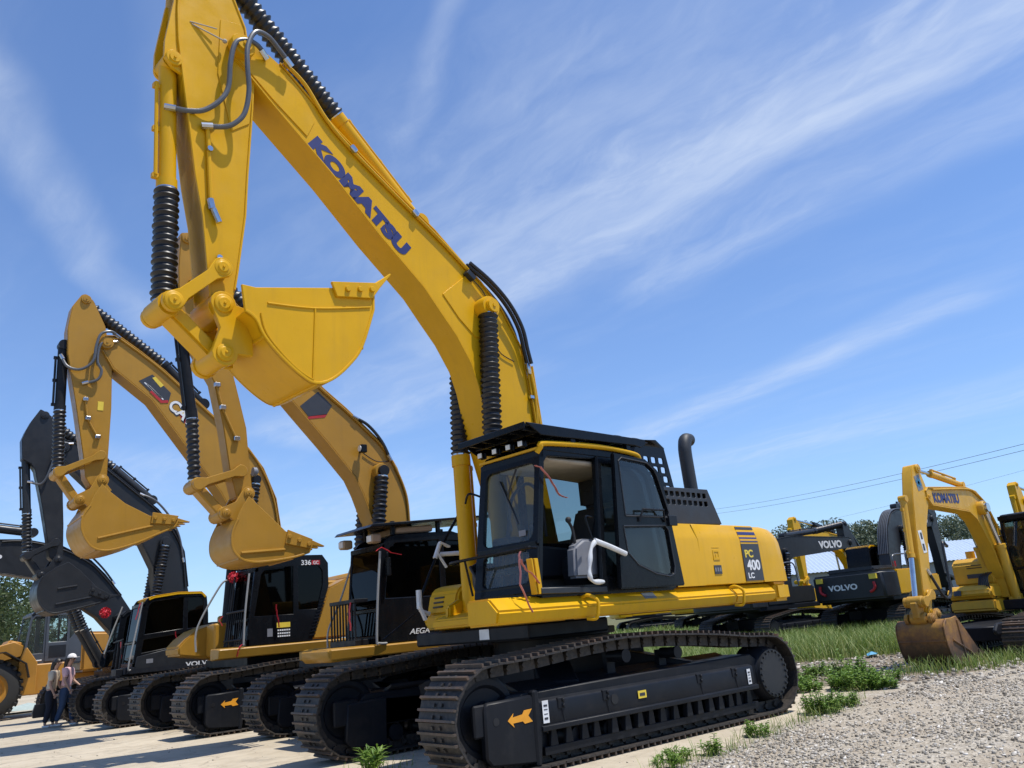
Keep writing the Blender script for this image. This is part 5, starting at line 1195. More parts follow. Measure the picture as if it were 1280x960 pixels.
for i in range(nx_):
    for j in range(ny_):
        u, v = i / (nx_ - 1), j / (ny_ - 1); V.append((.80 - u * .55 + rs.uniform(-.03, .03), -1.62 + rs.uniform(-.02, .05) + v * .3, 1.10 - v * .26 + rs.uniform(-.03, .03) + .05 * math.sin(u * 9)))
b.add(V, [(i * ny_ + j, (i + 1) * ny_ + j, (i + 1) * ny_ + j + 1, i * ny_ + j + 1) for i in range(nx_ - 1) for j in range(ny_ - 1)])
b.build('plastic_sheet', M['grey_bag']).name = 'plastic_sheet'; tag(bpy.data.objects['plastic_sheet'], 'crumpled grey plastic sheet lying on top of a track under the open cab', 'sheet')

# ================================================================== small excavator on the right
def small_excavator():
    root = empty('small_excavator', (-11.6, 1.0, 0)); X0, Y0 = -11.6, 1.0
    tag(root, 'small worn yellow excavator with its rusty bucket resting on the ground', 'excavator')
    W = M['oldyel']; f = lambda P: [(x - X0, z) for x, z in P]; g_ = lambda P: [(x - X0 + .12, z) for x, z in P]; h_ = lambda P: [(x - X0 + .12, z) for x, z in P]
    for s in (1, -1): crawler(root, s * .85, s, .45, 1.6 + .9, -1.2, .34, std_tops(2.5, -1.2, .34), M['track2'], M['frame'], .14)
    b = MB(); b.prism([(3.0, .42), (3.06, .50), (2.9, .62), (1.0, .66), (1.0, .40)], .60, .66); b.prism([(2.6, .30), (2.6, .55), (.3, .62), (.3, .3)], -.6, .6); b.build('carbody', M['frame'], root, .02)
    b = MB(); b.span((-1.6, -1.05, .76), (.75, 1.05, .95)); b.build('deck', M['frame'], root, .02)
    # toolbox and fuel-tank cover at the right front
    b = MB(); b.prism([(.60, 1.26), (.72, 1.28), (.74, 1.72), (.60, 1.82), (-.6, 1.84), (-.6, 1.26)], -.83, -.05); tb = b.build('toolbox', W, root, .04, seg=3)
    b = MB(); b.prism([(1.0, 1.0), (1.12, 1.04), (1.16, 1.16), (1.06, 1.26), (.9, 1.28), (-.4, 1.28), (-.4, 1.0)], -.87, -.01); b.build('step_cover', W, tb, .04, seg=3)
    b = MB(); b.prism([(1.04, .74), (1.14, .80), (1.12, .985), (-.4, .985), (-.4, .74)], -.85, .01); b.build('lower_cover', W, tb, .03, seg=2)
    b = MB(); b.span((.743, -.55, 1.42), (.748, -.17, 1.50)); b.build('data_plate', M['decal'], tb)
    for k in range(2): b = MB(); b.bar((.742, -.53, 1.62 + .05 * k), (.742, -.23, 1.62 + .05 * k), .015, .014); b.build('louvre_slot', M['rub'], tb)
    b = MB(); b.box((1.155, -.65, 1.15), (.02, .14, .10), Matrix.Rotation(R(-20), 3, 'Y')); b.build('step_recess', M['decal'], tb)
    b = MB(); b.cyl((.35, -.55, 1.83), (.35, -.55, 1.97), .09); b.build('filler_cap', W, tb)
    DX = -1.12; Q = lambda P: [(x + DX, z) for x, z in P]
    prof = Q([(1.62, .98), (1.45, 2.52), (1.35, 2.62), (1.2, 2.64), (.3, 2.64), (.2, 2.5), (.2, .98)])
    cab = cab_box(root, 0, prof, .16, 1.06, [Q([(1.45, 1.55), (1.33, 2.45), (.75, 2.5), (.75, 1.15), (1.45, 1.15)]), Q([(.66, 1.15), (.66, 2.5), (.32, 2.5), (.32, 1.15)])], M['blk'], M['cglass'], M['frame'], front_div=.36)
    b = MB(); b.prism([(-.05, 1.0), (-.6, 1.0), (-.62, 1.5), (-.72, 2.1), (-.6, 2.15), (-.45, 1.55), (-.05, 1.5)], .38, .84); b.build('driver_seat', M['seat'], cab, .04, seg=2)
    b = MB(); b.span((1.52 + DX, .2, 2.50), (1.62 + DX, 1.02, 2.58)); b.build('rain_visor', M['blk'], cab)
    b = MB(); b.box((1.60 + DX, .05, 2.1), (.05, .14, .26)); b.tube([(1.50 + DX, .2, 2.2), (1.6 + DX, .05, 2.2)], .012, 6); b.build('mirror', M['blk'], cab, .01)
    for z in (1.05, 1.32): b = MB(); b.box((1.61 + DX, .95, z), (.04, .06, .14)); b.build('reflector', M['ylbl'], cab)
    tail(root, 0, -1.0, -1.95, .98, 1.8, 1.08, W, None)
    cfg = dict(boom_mat=W, arm_mat=W, bucket_mat=M['rusty'], cyl_mat=W, acyl_mat=W, boot=None, bh=.12, ah=.10, cy=.20, ar=.058, link_mat=M['rusty'], kr=.06,
        low=f([(-8.36, 2.94), (-8.50, 2.80), (-10.05, 2.70), (-10.34, 2.54), (-10.72, 1.98), (-10.95, 1.39), (-10.95, 1.0)]), up=f([(-11.5, 1.0), (-11.59, 1.2), (-11.38, 1.82), (-11.23, 2.39), (-10.93, 2.87), (-10.56, 3.10), (-10.12, 3.17), (-8.45, 3.11), (-8.36, 3.04)]), tip=(-8.44 - X0, 2.95),
        arm=f([(-8.24, 3.56), (-8.10, 3.52), (-8.02, 3.40), (-7.84, 2.95), (-7.62, 2.2), (-7.42, 1.32), (-7.34, .92), (-7.42, .82), (-7.58, .92), (-7.74, 1.31), (-8.12, 2.4), (-8.46, 2.9), (-8.48, 3.08), (-8.40, 3.3), (-8.32, 3.5)]), armpins=[(-7.46 - X0, .92), (-7.56 - X0, 1.2), (-8.24 - X0, 3.47)],
        bcyl=((-11.06 - X0, .95), (-10.88 - X0, 2.03), (-10.56 - X0, 2.76)), acyl=((-10.25 - X0, 3.25), (-8.95 - X0, 3.42), (-8.26 - X0, 3.48)), kcyl=((-7.64 - X0, 2.90), (-7.46 - X0, 1.85), (-7.26 - X0, 1.10)),
        link=(-7.26 - X0, 1.10), kpins=((-7.50 - X0, .88), (-7.26 - X0, .82)), kw=.41, tdir=(-.75, -.10), er=.09, tlen=.12, cutter=None, tr=.05, ty=.02,
        rim=f([(-7.55, .80), (-7.72, .82), (-8.0, .55), (-8.28, .26), (-8.42, .16)]), lower=f([(-8.32, .06), (-7.85, .02), (-7.42, .06), (-7.24, .20), (-7.16, .45), (-7.18, .70), (-7.32, .80)]), weld=(f([(-7.7, .75), (-7.75, .1)]), f([(-8.2, .12), (-7.4, .45)])),
        pipe=f([(-8.6, 3.08), (-10.12, 3.14), (-10.53, 3.06), (-10.88, 2.84), (-11.17, 2.38)]), hoses=([(3.0, .15, 2.03), (3.25, .2, 2.08), (3.3, .2, 1.7), (3.38, .2, 1.2), (3.62, .18, 1.15), (3.86, .1, 1.62)],), hose_mat=M['bhose'])
    boom, arm = front_gear(root, cfg)
    text('lettering', 'KOMATSU', (-8.60 + 11.6, .1225, 2.835), (-1, 0, .01), (0, 0, 1), .19, 1.10, M['navy'], boom, .05)
    k = MB(); k.box((3.42, .1025, 3.20), (.22, .003, .28), Matrix.Rotation(R(12), 3, 'Y')); l = k.build('logo_plate', M['cons'], arm); k = MB()
    for a in range(3): k.box((3.42, .105, 3.20), (.05, .003, .20), Matrix.Rotation(R(12 + 60 * a), 3, 'Y'))
    k.build('logo_star', plain('teal_logo', (.02, .16, .28), .5), l)
    k = MB(); k.box((3.80, .1025, 2.12), (.14, .003, .40), Matrix.Rotation(R(6), 3, 'Y')); l2 = k.build('arm_sticker', M['wht'], arm)
    for q in (-.1, .1): k = MB(); k.box((3.80, .105, 2.12 + q), (.07, .002, .12)); k.build('label_print', M['decal'], l2)
    k = MB(); k.box((1.0, .18, 2.86), (.13, .08, .10)); k.build('boom_lamp', M['cons'], boom, .02)
    k = MB()
    for q in range(6): k.tube([(.62 + .05 * q, -.28 + .05 * q, 1.5), (.80 + .05 * q, -.3 + .05 * q, 1.42), (.92 + .03 * q, -.3 + .05 * q, 1.22), (.9, -.28 + .05 * q, 1.02)], .017, 6)
    k.build('hydraulic_hose', M['bhose'], boom)
    return root
small_excavator()

# ================================================================== machines in the field behind
GF = 'excavators parked in the grass field'
def field_grey(loc, label, cfg=None, lettering=False, side=None):
    root = empty('field_excavator', loc, PI); tag(root, label, 'excavator', GF)
    D = M['dgrey']
    for s in (1, -1): crawler(root, s * 1.2, s, .6, 1.75, -1.75, .46, std_tops(1.75, -1.75, .46), M['track2'], M['frame'], .2)
    carbody(root, 2.4, 0, .4, .98)
    cab, cw = plain_upper(root, D, side or M['yel'], M['yel'], 1.05, None, .28)
    if lettering: text('lettering', 'VOLVO', (-2.757, .62, 1.46), (0, -1, 0), (0, 0, 1), .19, 1.05, M['wht'], cw, .035)
    for y in (-1.0, .92) if lettering else (-.95, .95):
        k = MB(); s_ = 1 if y > 0 else -1
        k.tube([(-2.73, y, 1.66), (-2.735, y + s_ * .02, 1.5), (-2.74, y - s_ * .05, 1.40), (-2.745, y - s_ * .16, 1.35)], .045, 8); k.build('tail_lamp', M['redp'], cw)
        k = MB(); k.box((-2.70, y, 1.83), (.09, .24, .16)); k.build('yellow_label', M['ylbl'], cw)
    k = MB(); k.tube([(-.5, -1.15, 2.0), (-.5, -1.15, 2.5), (-.2, -1.15, 2.6), (.5, -1.15, 2.55), (.6, -1.15, 1.8)], .025, 8); k.tube([(-1.3, -1.1, 2.0), (-1.3, -1.1, 2.45), (-.5, -1.15, 2.5)], .025, 8); k.build('deck_rail', M['hose'], root)
    k = MB(); k.cyl((-1.0, -.95, 2.1), (-1.0, -.95, 2.28), .06); k.build('beacon', M['redp'], root)
    boom, arm = front_gear(root, cfg or grey_copy_cfg())
    k = MB()
    for q in range(6): y = -.16 + q * .064; k.tube([(.28, y, 2.6), (.58, y, 3.5), (1.06, y, 4.06), (1.6, y, 4.24), (2.3, y, 4.26)], .022, 6)
    if not cfg: k.build('boom_hose', M['hose'], boom); text('lettering', 'VOLVO', (2.7, -.2025, 3.72), (1, 0, 0), (0, 0, 1), .26, 1.2, M['wht'], boom, .035); text('lettering', 'VOLVO', (3.9, .2025, 3.72), (-1, 0, 0), (0, 0, 1), .26, 1.2, M['wht'], boom, .035)
    return root
field_grey((-21.6, -6.8, 0), 'dark grey excavator seen from behind with white letters on its counterweight', None, True)
r2 = None
c3 = grey_copy_cfg(); c3.update(low=[(5.1, 3.45), (4.9, 3.22), (2.4, 3.02), (1.5, 2.9), (1.0, 2.4), (.8, 1.5)], up=[(.25, 1.5), (.5, 2.9), (.95, 3.55), (1.6, 3.68), (4.9, 3.62), (5.15, 3.55)], tip=(5.0, 3.42), arm=[(4.75, 4.2), (5.05, 4.32), (5.2, 4.1), (5.75, 3.0), (6.0, 1.9), (5.85, 1.85), (5.3, 2.8), (4.8, 3.3), (4.7, 3.8)],
    armpins=[(5.9, 1.95), (5.75, 2.3), (4.98, 4.2)], acyl=((1.35, 3.72), (2.8, 3.92), (4.98, 4.2)), bcyl=((1.2, 1.4), (1.35, 2.1), (1.55, 3.1)), kcyl=((5.3, 4.0), (6.0, 3.2), (6.3, 2.4)), link=(6.3, 2.3), kpins=((5.9, 1.95), (6.2, 1.75)), rim=[(5.95, 1.75), (5.8, 1.8), (5.4, 1.5), (5.0, 1.0), (4.85, .8)], lower=[(4.95, .7), (5.4, .55), (5.9, .6), (6.15, .8), (6.25, 1.2), (6.15, 1.6)], pipe=[(4.6, 3.6), (1.6, 3.64), (1.0, 3.5), (.58, 2.9)])
c3.pop('cutter')
for k_ in ('low', 'up', 'arm', 'armpins', 'rim', 'lower', 'pipe', 'acyl', 'kcyl', 'kpins'): c3[k_] = [(x + (1.5 if x > 2 else .6 if x > 1.2 else 0), z) for x, z in c3[k_]]
for k_ in ('tip', 'link'): c3[k_] = (c3[k_][0] + 1.5, c3[k_][1])
r3 = field_grey((-19.1, -10.2, 0), 'dark grey excavator with a level boom lettered in white, its body mostly hidden', c3, False, M['dgrey'])
bm3 = [o for o in bpy.data.objects if o.parent == r3 and o.name.startswith('boom') and not o.name.startswith('boom_')][0]
text('lettering', 'VOLVO', (4.05, -.2025, 3.18), (1, 0, 0.02), (0, 0, 1), .30, 1.75, M['wht'], bm3, .04)
def field_yellow(loc, rz, label, low=False):
    root = empty('field_excavator', loc, rz); tag(root, label, 'excavator', GF)
    W = M['yel']
    for s in (1, -1): crawler(root, s * 1.2, s, .6, 1.75, -1.75, .46, std_tops(1.75, -1.75, .46), M['track2'], M['frame'], .2)
    carbody(root, 2.4, 0, .4, .98); plain_upper(root, W, W, M['frame'], 1.05, W)
    c = grey_copy_cfg(); c.update(boom_mat=W, arm_mat=W, bucket_mat=W, cyl_mat=W, acyl_mat=M['frame'], boot=None, pipe_mat=W)
    if not low:
        for k in ('low', 'up', 'arm', 'armpins', 'rim', 'lower', 'cutter', 'pipe', 'bcyl', 'acyl', 'kcyl', 'kpins'):
            c[k] = [(x + .9 * max(0, min(1, (x - 1.5) / 3)), z + .5 * max(0, min(1, (x - 1) / 3))) for x, z in c[k]]
        for k in ('tip', 'link'): c[k] = (c[k][0] + .9, c[k][1] + .5)
    front_gear(root, c); return root
y1 = field_yellow((-34.6, -14.7, 0), 0, 'yellow excavator in the field with raised arm beyond the level lettered boom')
bpy.context.view_layer.update()
for src, spots in ((y1, [((-31, -21.5, 0), R(180), 'yellow excavator far back in the field, glimpsed under a yellow deck'), ((-36, -31, 0), R(150), 'furthest yellow excavator, glimpsed low between deck and track of the largest one')]),):
    for loc, a, lab in spots: o = copy_tree(src); o.location = loc; o.rotation_euler.z = a; o['label'] = lab
src = [o for o in bpy.data.objects if o.get('label', '').startswith('dark grey excavator seen from behind')][0]
o = copy_tree(src); o.location = (-22.2, -1.9, 0); o['label'] = 'dark grey excavator mostly hidden behind the small yellow one'
o = copy_tree(y1); o.location = (-36.2, -5.1, 0); o.rotation_euler.z = 0; o['label'] = 'yellow excavator whose raised boom end shows above the cab of the small worn one'
# ================================================================== wheel loader
def wheel(root, x, y, r, w):
    o = empty('wheel', (x, y, r)); o.parent = root; s = 1 if y > 0 else -1
    b = MB(); b.lathe((0, -w / 2, 0), (0, w / 2, 0), [(0, r * .55), (.0, r * .62), (.06, r * .86), (.16, r * .955), (.84, r * .955), (.94, r * .86), (1, r * .62), (1, r * .55)], 40, False)
    for k in range(24):
        a = 2 * PI * k / 24
        for sd in (-1, 1):
            m = Matrix.Rotation(-a, 3, 'Y'); b.box(m @ Vector((r * .955, sd * w * .25, sd * .0)) , (r * .11, w * .46, .085), m @ Matrix.Rotation(sd * R(22), 3, 'X'))
    b.build('tyre', M['tyre'], o)
    b = MB(); b.lathe((0, -w * .42, 0), (0, w * .42, 0), [(0, .05), (.0, r * .56), (.12, r * .54), (.3, r * .3), (.7, r * .3), (.88, r * .54), (1, r * .56), (1, r * .46), (.80, r * .40), (.78, .05)], 32)
    b.build('rim', M['gold'], o)
    return o
def loader():
    root = empty('wheel_loader', (1.6, -21.6, 0)); tag(root, 'golden wheel loader with blue-grey cab and one big tyre in view', 'wheel loader')
    Gd = M['gold']
    for x in (2.12, -1.55):
        for y in (1.12, -1.12): wheel(root, x, y, .84, .58)
    b = MB(); b.prism([(-.3, 1.1), (-2.6, 1.1), (-2.8, 1.6), (-2.7, 2.15), (-.3, 2.3)], -.85, .85); b.build('engine_hood', Gd, root, .08, seg=3)
    b = MB(); b.span((-2.5, -.5, .55), (-.2, .5, 1.1)); b.prism([(2.6, .55), (.6, .6), (.5, 1.3), (1.1, 1.5), (1.25, 2.1), (1.6, 2.2), (2.1, 1.5), (2.7, 1.1)], -.55, .55); b.span((.2, .5, .6), (1.1, 1.2, 1.45)); b.build('chassis', Gd, root, .03)
    b = MB(); b.prism([(.95, .62), (1.42, .62), (1.42, 1.5), (1.25, 1.95), (.95, 1.5)], 1.02, 1.3); b.build('side_step', Gd, root, .02)
    for y in (.62, -.62): b = MB(); b.prism([(1.2, 1.98), (1.5, 2.14), (2.3, 1.95), (3.3, 1.15), (3.5, .6), (3.2, .5), (2.8, .95), (2.0, 1.55), (1.3, 1.7)], y - .07, y + .07); b.build('lift_arm', Gd, root, .02)
    b = MB(); b.prism([(3.2, .4), (3.3, 1.1), (3.5, 1.25), (3.4, .6), (3.6, .25), (4.5, .12), (4.5, .06), (3.4, .06)], -1.45, 1.45); b.build('loader_bucket', Gd, root, .02)
    for y in (1.2, -1.2): b = MB(); b.ribbon([(3.08, 1.45), (2.7, 1.82), (1.8, 1.86), (1.25, 1.5), (1.15, 1.1)], y - .32, y + .32, .03); b.build('fender', M['dgrey'], root)
    prof = [(1.30, 1.45), (1.28, 1.75), (1.12, 2.92), (1.0, 3.0), (-.15, 3.0), (-.25, 2.9), (-.30, 1.45)]
    cab = cab_box(root, 0, [(1.30, 1.42), (1.12, 2.88), (1.02, 2.98), (.9, 3.0), (-.12, 3.0), (-.25, 2.9), (-.30, 1.42)], -.75, .80, [[(1.20, 1.75), (1.08, 2.72), (1.0, 2.82), (.75, 2.82), (.75, 1.75)], [(.62, 2.05), (.62, 2.82), (.12, 2.82), (.12, 2.05)], [(.05, 2.1), (.05, 2.8), (-.12, 2.8), (-.18, 2.4)]], M['lgrey'], M['glass'], M['dgrey'], front_div=.16)
    b = MB(); b.plate([(.70, 1.5), (.70, 2.92), (.08, 2.92), (.08, 1.5)], [[(.63, 2.04), (.63, 2.83), (.13, 2.83), (.13, 2.04)]], .80, .83); dr = b.build('cab_door', M['lgrey'], cab, .008)
    b = MB(); b.prism([(.6, 1.6), (.6, 1.95), (.14, 1.95), (.14, 1.6)], .831, .836); b.build('door_panel', M['dgrey'], dr)
    b = MB(); b.tube([(1.05, .82, 1.62), (.95, .86, 1.55), (.78, .86, 1.55)], .02, 6); b.build('grab_handle', M['white'], cab)
    return root
loader()

# ================================================================== people
def skin_body(name, chain, mat, parent, subs=2):
    """chain: {id: (pos, radius(x,y), parent id)}"""
    ids = list(chain); me = bpy.data.meshes.new(name)
    me.from_pydata([chain[i][0] for i in ids], [(ids.index(chain[i][2]), ids.index(i)) for i in ids if chain[i][2]], [])
    o = bpy.data.objects.new(name, me); COL.objects.link(o)
    md = o.modifiers.new('skin', 'SKIN'); md.use_smooth_shade = True
    if not me.skin_vertices: bm = bmesh.new(); bm.from_mesh(me); bm.verts.layers.skin.verify(); bm.to_mesh(me); bm.free()
    for k, i in enumerate(ids):
        sv = me.skin_vertices[0].data[k]; r = chain[i][1]; sv.radius = r if isinstance(r, tuple) else (r, r); sv.use_root = chain[i][2] is None
    sb = o.modifiers.new('sub', 'SUBSURF'); sb.levels = subs; sb.render_levels = subs
    dg = bpy.context.evaluated_depsgraph_get(); dg.update()
    m2 = bpy.data.meshes.new_from_object(o.evaluated_get(dg)); bpy.data.objects.remove(o)
    m2.materials.clear(); m2.materials.append(mat)
    for p in m2.polygons: p.use_smooth = True
    o = bpy.data.objects.new(name, m2); COL.objects.link(o); o.parent = parent; return o

def person(loc, rz, label, H, shirt, trousers, lean, shoes, stride, head_down, arms, hair_style, cap=None):
    """figure facing +x in its own frame; lean tilts the trunk forward"""
    root = empty('person', loc, rz); tag(root, label, 'person', 'two people walking along the row')
    k = H / 1.62; L = lambda x, y, z: Vector((x * k, y * k, z * k))
    hip = L(0, 0, .84); ch = hip + L(lean * .38, 0, .38); nk = hip + L(lean * .56, 0, .56)
    hd = nk + L(lean * .10 + .03 + head_down * .03, 0, .15)
    an1, an2 = L(stride, .085, .075), L(-stride * .8, -.085, .085)
    kn1, kn2 = (hip + an1) / 2 + L(.05, .09 * .5, .03), (hip + an2) / 2 + L(.06, -.09 * .5, .03)
    ch_ = {'pel': (hip, (.125 * k, .105 * k), None), 'bel': (hip + L(lean * .16, 0, .16), (.115 * k, .10 * k), 'pel'), 'che': (ch, (.135 * k, .11 * k), 'bel'), 'nk0': (nk - L(.0, 0, .01), .06 * k, 'che'), 'nk': (nk + L(.01, 0, .045), .046 * k, 'nk0'), 'head': (hd, (.078 * k, .085 * k), 'nk'), 'crown': (hd + L(-.005, 0, .075), (.07 * k, .07 * k), 'head')}
    for s, kn, an in ((1, kn1, an1), (-1, kn2, an2)):
        t = str(s)
        ch_['hp' + t] = (hip + L(0, s * .08, -.05), (.095 * k, .09 * k), 'pel'); ch_['kn' + t] = (kn, .058 * k, 'hp' + t); ch_['an' + t] = (an, .037 * k, 'kn' + t); ch_['hl' + t] = (an + L(.05, 0, -.035), .036 * k, 'an' + t); ch_['toe' + t] = (an + L(.15, 0, -.045), .028 * k, 'hl' + t)
        sh = ch + L(.01, s * .165, .09); el, wr = (Vector(a) * k for a in arms[0 if s > 0 else 1])
        el, wr = sh + el, sh + wr
        ch_['sh' + t] = (sh, .055 * k, 'che'); ch_['el' + t] = (el, .038 * k, 'sh' + t); ch_['wr' + t] = (wr, .024 * k, 'el' + t)
        d = (wr - el).normalized(); ch_['pa' + t] = (wr + d * .05 * k, (.034 * k, .016 * k), 'wr' + t)
    body = skin_body('body', ch_, M['skin'], root)
    for s in (1, -1):
        t = str(s); d = (ch_['wr' + t][0] - ch_['el' + t][0]).normalized(); p0 = ch_['pa' + t][0]; sd = Vector((1, 0, 0)) - d * d.x; sd.normalize(); q = d.cross(sd); fg = MB()
        for j, ln in enumerate((.062, .07, .066, .05)):
            b0 = p0 + sd * (j - 1.5) * .018 * k; fg.tube([b0, b0 + d * ln * .5 * k, b0 + d * ln * .85 * k - q * s * .02 * k], .008 * k, 6)
        fg.tube([p0 - d * .03 * k + sd * .03 * k, p0 + sd * .055 * k, p0 + d * .03 * k + sd * .058 * k], .009 * k, 6); fg.build('hand_fingers', M['skin'], body)
    # trousers, shirt
    tr = {'pel': (hip + L(0, 0, .03), (.135 * k, .115 * k), None), 'wst': (hip + L(lean * .1, 0, .12), (.122 * k, .105 * k), 'pel')}
    for s, kn, an in ((1, kn1, an1), (-1, kn2, an2)):
        t = str(s); tr['hp' + t] = (hip + L(0, s * .085, -.06), (.112 * k, .105 * k), 'pel'); tr['kn' + t] = (kn, .078 * k, 'hp' + t); tr['an' + t] = (an + L(0, 0, .03), .066 * k, 'kn' + t)
    skin_body('trousers', tr, trousers, root)
    st = {'hem': (hip + L(lean * .02 - .01, 0, .02), (.15 * k, .125 * k), None), 'bel': (hip + L(lean * .16, 0, .17), (.138 * k, .118 * k), 'hem'), 'che': (ch, (.15 * k, .122 * k), 'bel'), 'nk': (nk - L(.0, 0, .02), .075 * k, 'che')}
    for s in (1, -1):
        t = str(s); sh = ch_['sh' + t][0]; el = ch_['el' + t][0]; st['sh' + t] = (sh, .075 * k, 'che'); st['sl' + t] = (sh.lerp(el, .72), .062 * k, 'sh' + t)
    skin_body('shirt', st, shirt, root)
    for s, an in ((1, an1), (-1, an2)):
        b = MB(); b.ball(an + L(.045, 0, -.042), (.115 * k, .04 * k, .032 * k), 12, 8); b.build('shoe', shoes, root)
    # face
    f = MB(); f.ball(hd + L(.085, 0, -.005), (.018 * k, .013 * k, .022 * k), 8, 6)
    for s in (1, -1): f.ball(hd + L(.0, s * .078, 0), (.018 * k, .01 * k, .03 * k), 8, 6)
    f.build('nose_and_ears', M['skin'], body)
    f = MB()
    for s in (1, -1): f.ball(hd + L(.073, s * .03, .022), (.01 * k, .013 * k, .008 * k), 8, 6)
    f.build('eyes', M['hair'], body); f = MB(); f.ball(hd + L(.075, 0, -.05), (.008 * k, .022 * k, .007 * k), 8, 6); f.build('mouth', M['pink'], body)
    h = MB(); c = hd + L(-.012, 0, .035)
    n0 = len(h.v); h.ball((0, 0, 0), 1, 18, 12); vs = []
    for v in h.v[n0:]:
        x, y, z = v; fr = max(0, x); zz = max(z, -.25 + fr * .85) if x > -.2 else max(z, -1.0); vs.append(tuple(c + L(x * .10, y * .096, zz * .105)))
    h.v[n0:] = vs
    if hair_style == 'long': h.tube([c + L(-.07, 0, .0), c + L(-.115, 0, -.12), c + L(-.13, 0, -.30), c + L(-.10, 0, -.40)], lambda t: (.075 - .045 * t) * k, 10)
    else: h.tube([c + L(-.07, 0, .02), c + L(-.12, 0, -.06), c + L(-.12, 0, -.2)], lambda t: (.05 - .03 * t) * k, 10)
    h.build('hair', M['hair'], body)
    if cap:
        q = MB(); cc = hd + L(-.005, 0, .055); q.ball((0, 0, 0), 1, 18, 12); q.v = [tuple(cc + L(x * .108, y * .102, max(z, -.08) * .10)) for x, y, z in q.v]
        q.prism_z([(hd.x + .07 * k, hd.y - .085 * k), (hd.x + .15 * k, hd.y - .07 * k), (hd.x + .185 * k, hd.y), (hd.x + .15 * k, hd.y + .07 * k), (hd.x + .07 * k, hd.y + .085 * k)], hd.z + .045 * k, hd.z + .057 * k)
        q.build('cap', cap, root, .004)
    return root
VIEWR = math.atan2(.643, -.766)
pA = person((3.20, -14.45, .0), VIEWR + R(8), 'person in beige shirt and dark trousers carrying a black bag, walking', 1.46, M['beige'], M['navyc'], .16, M['white'], .07, .5, (((.02, .05, -.26), (.16, .02, -.46)), ((.0, -.05, -.27), (.10, -.04, -.50))), 'long')
pB = person((2.90, -14.40, .0), VIEWR + R(4), 'person in pink shirt, blue jeans and white cap leaning forward', 1.52, M['pinkc'], M['jeans'], .10, M['white'], .17, .6, (((.03, .05, -.25), (.20, .02, -.38)), ((.03, -.06, -.26), (.14, -.03, -.46))), 'long', M['capw'])
b = MB(); b.prism([(-.14, -.16), (.14, -.16), (.16, -.05), (.11, .13), (-.11, .13), (-.16, -.05)], -.06, .06); b.tube([(-.09, 0, .12), (-.05, 0, .26), (.05, 0, .26), (.09, 0, .12)], .01, 6)
o = b.build('handbag', M['bhose'], None, .03, seg=3); o.location = (3.36, -14.62, .40); tag(o, 'black bag hanging low beside the person in the beige shirt', 'bag')
b = MB(); b.add([(-.9, -.6, .05), (1.2, -.8, .02), (1.0, .9, .12), (-1.0, .7, .03), (.1, .05, .28)], [(0, 1, 4), (1, 2, 4), (2, 3, 4), (3, 0, 4)]); o = b.build('tarp', plain('mint_tarp', (.40, .47, .43), .7)); o.location = (2.0, -24.2, 0); tag(o, 'pale mint tarp on the ground behind the loader wheel', 'tarp')
b = MB(); rs = random.Random(9)
b.add([(.24 * math.cos(i * .7) * rs.uniform(.5, 1), .14 * math.sin(i * .7) * rs.uniform(.5, 1), rs.uniform(.0, .06)) for i in range(9)] + [(0, 0, .09)], [(i, (i + 1) % 9, 9) for i in range(9)]); o = b.build('plastic_scrap', plain('blue_scrap', (.12, .36, .55), .5)); o.location = (-10.1, -1.55, .03); tag(o, 'scrap of light blue plastic in the grass left of the rusty bucket', 'litter')
b = MB()
for i in range(9): b.ball((rs.uniform(-.5, .5), rs.uniform(-.2, .2), rs.uniform(.02, .12)), (rs.uniform(.06, .14), rs.uniform(.05, .12), rs.uniform(.05, .10)), 7, 5)
o = b.build('rubble_pile', plain('pale_rubble', (.45, .42, .37), .95)); o['kind'] = 'stuff'; o.location = (-9.6, -.15, 0)

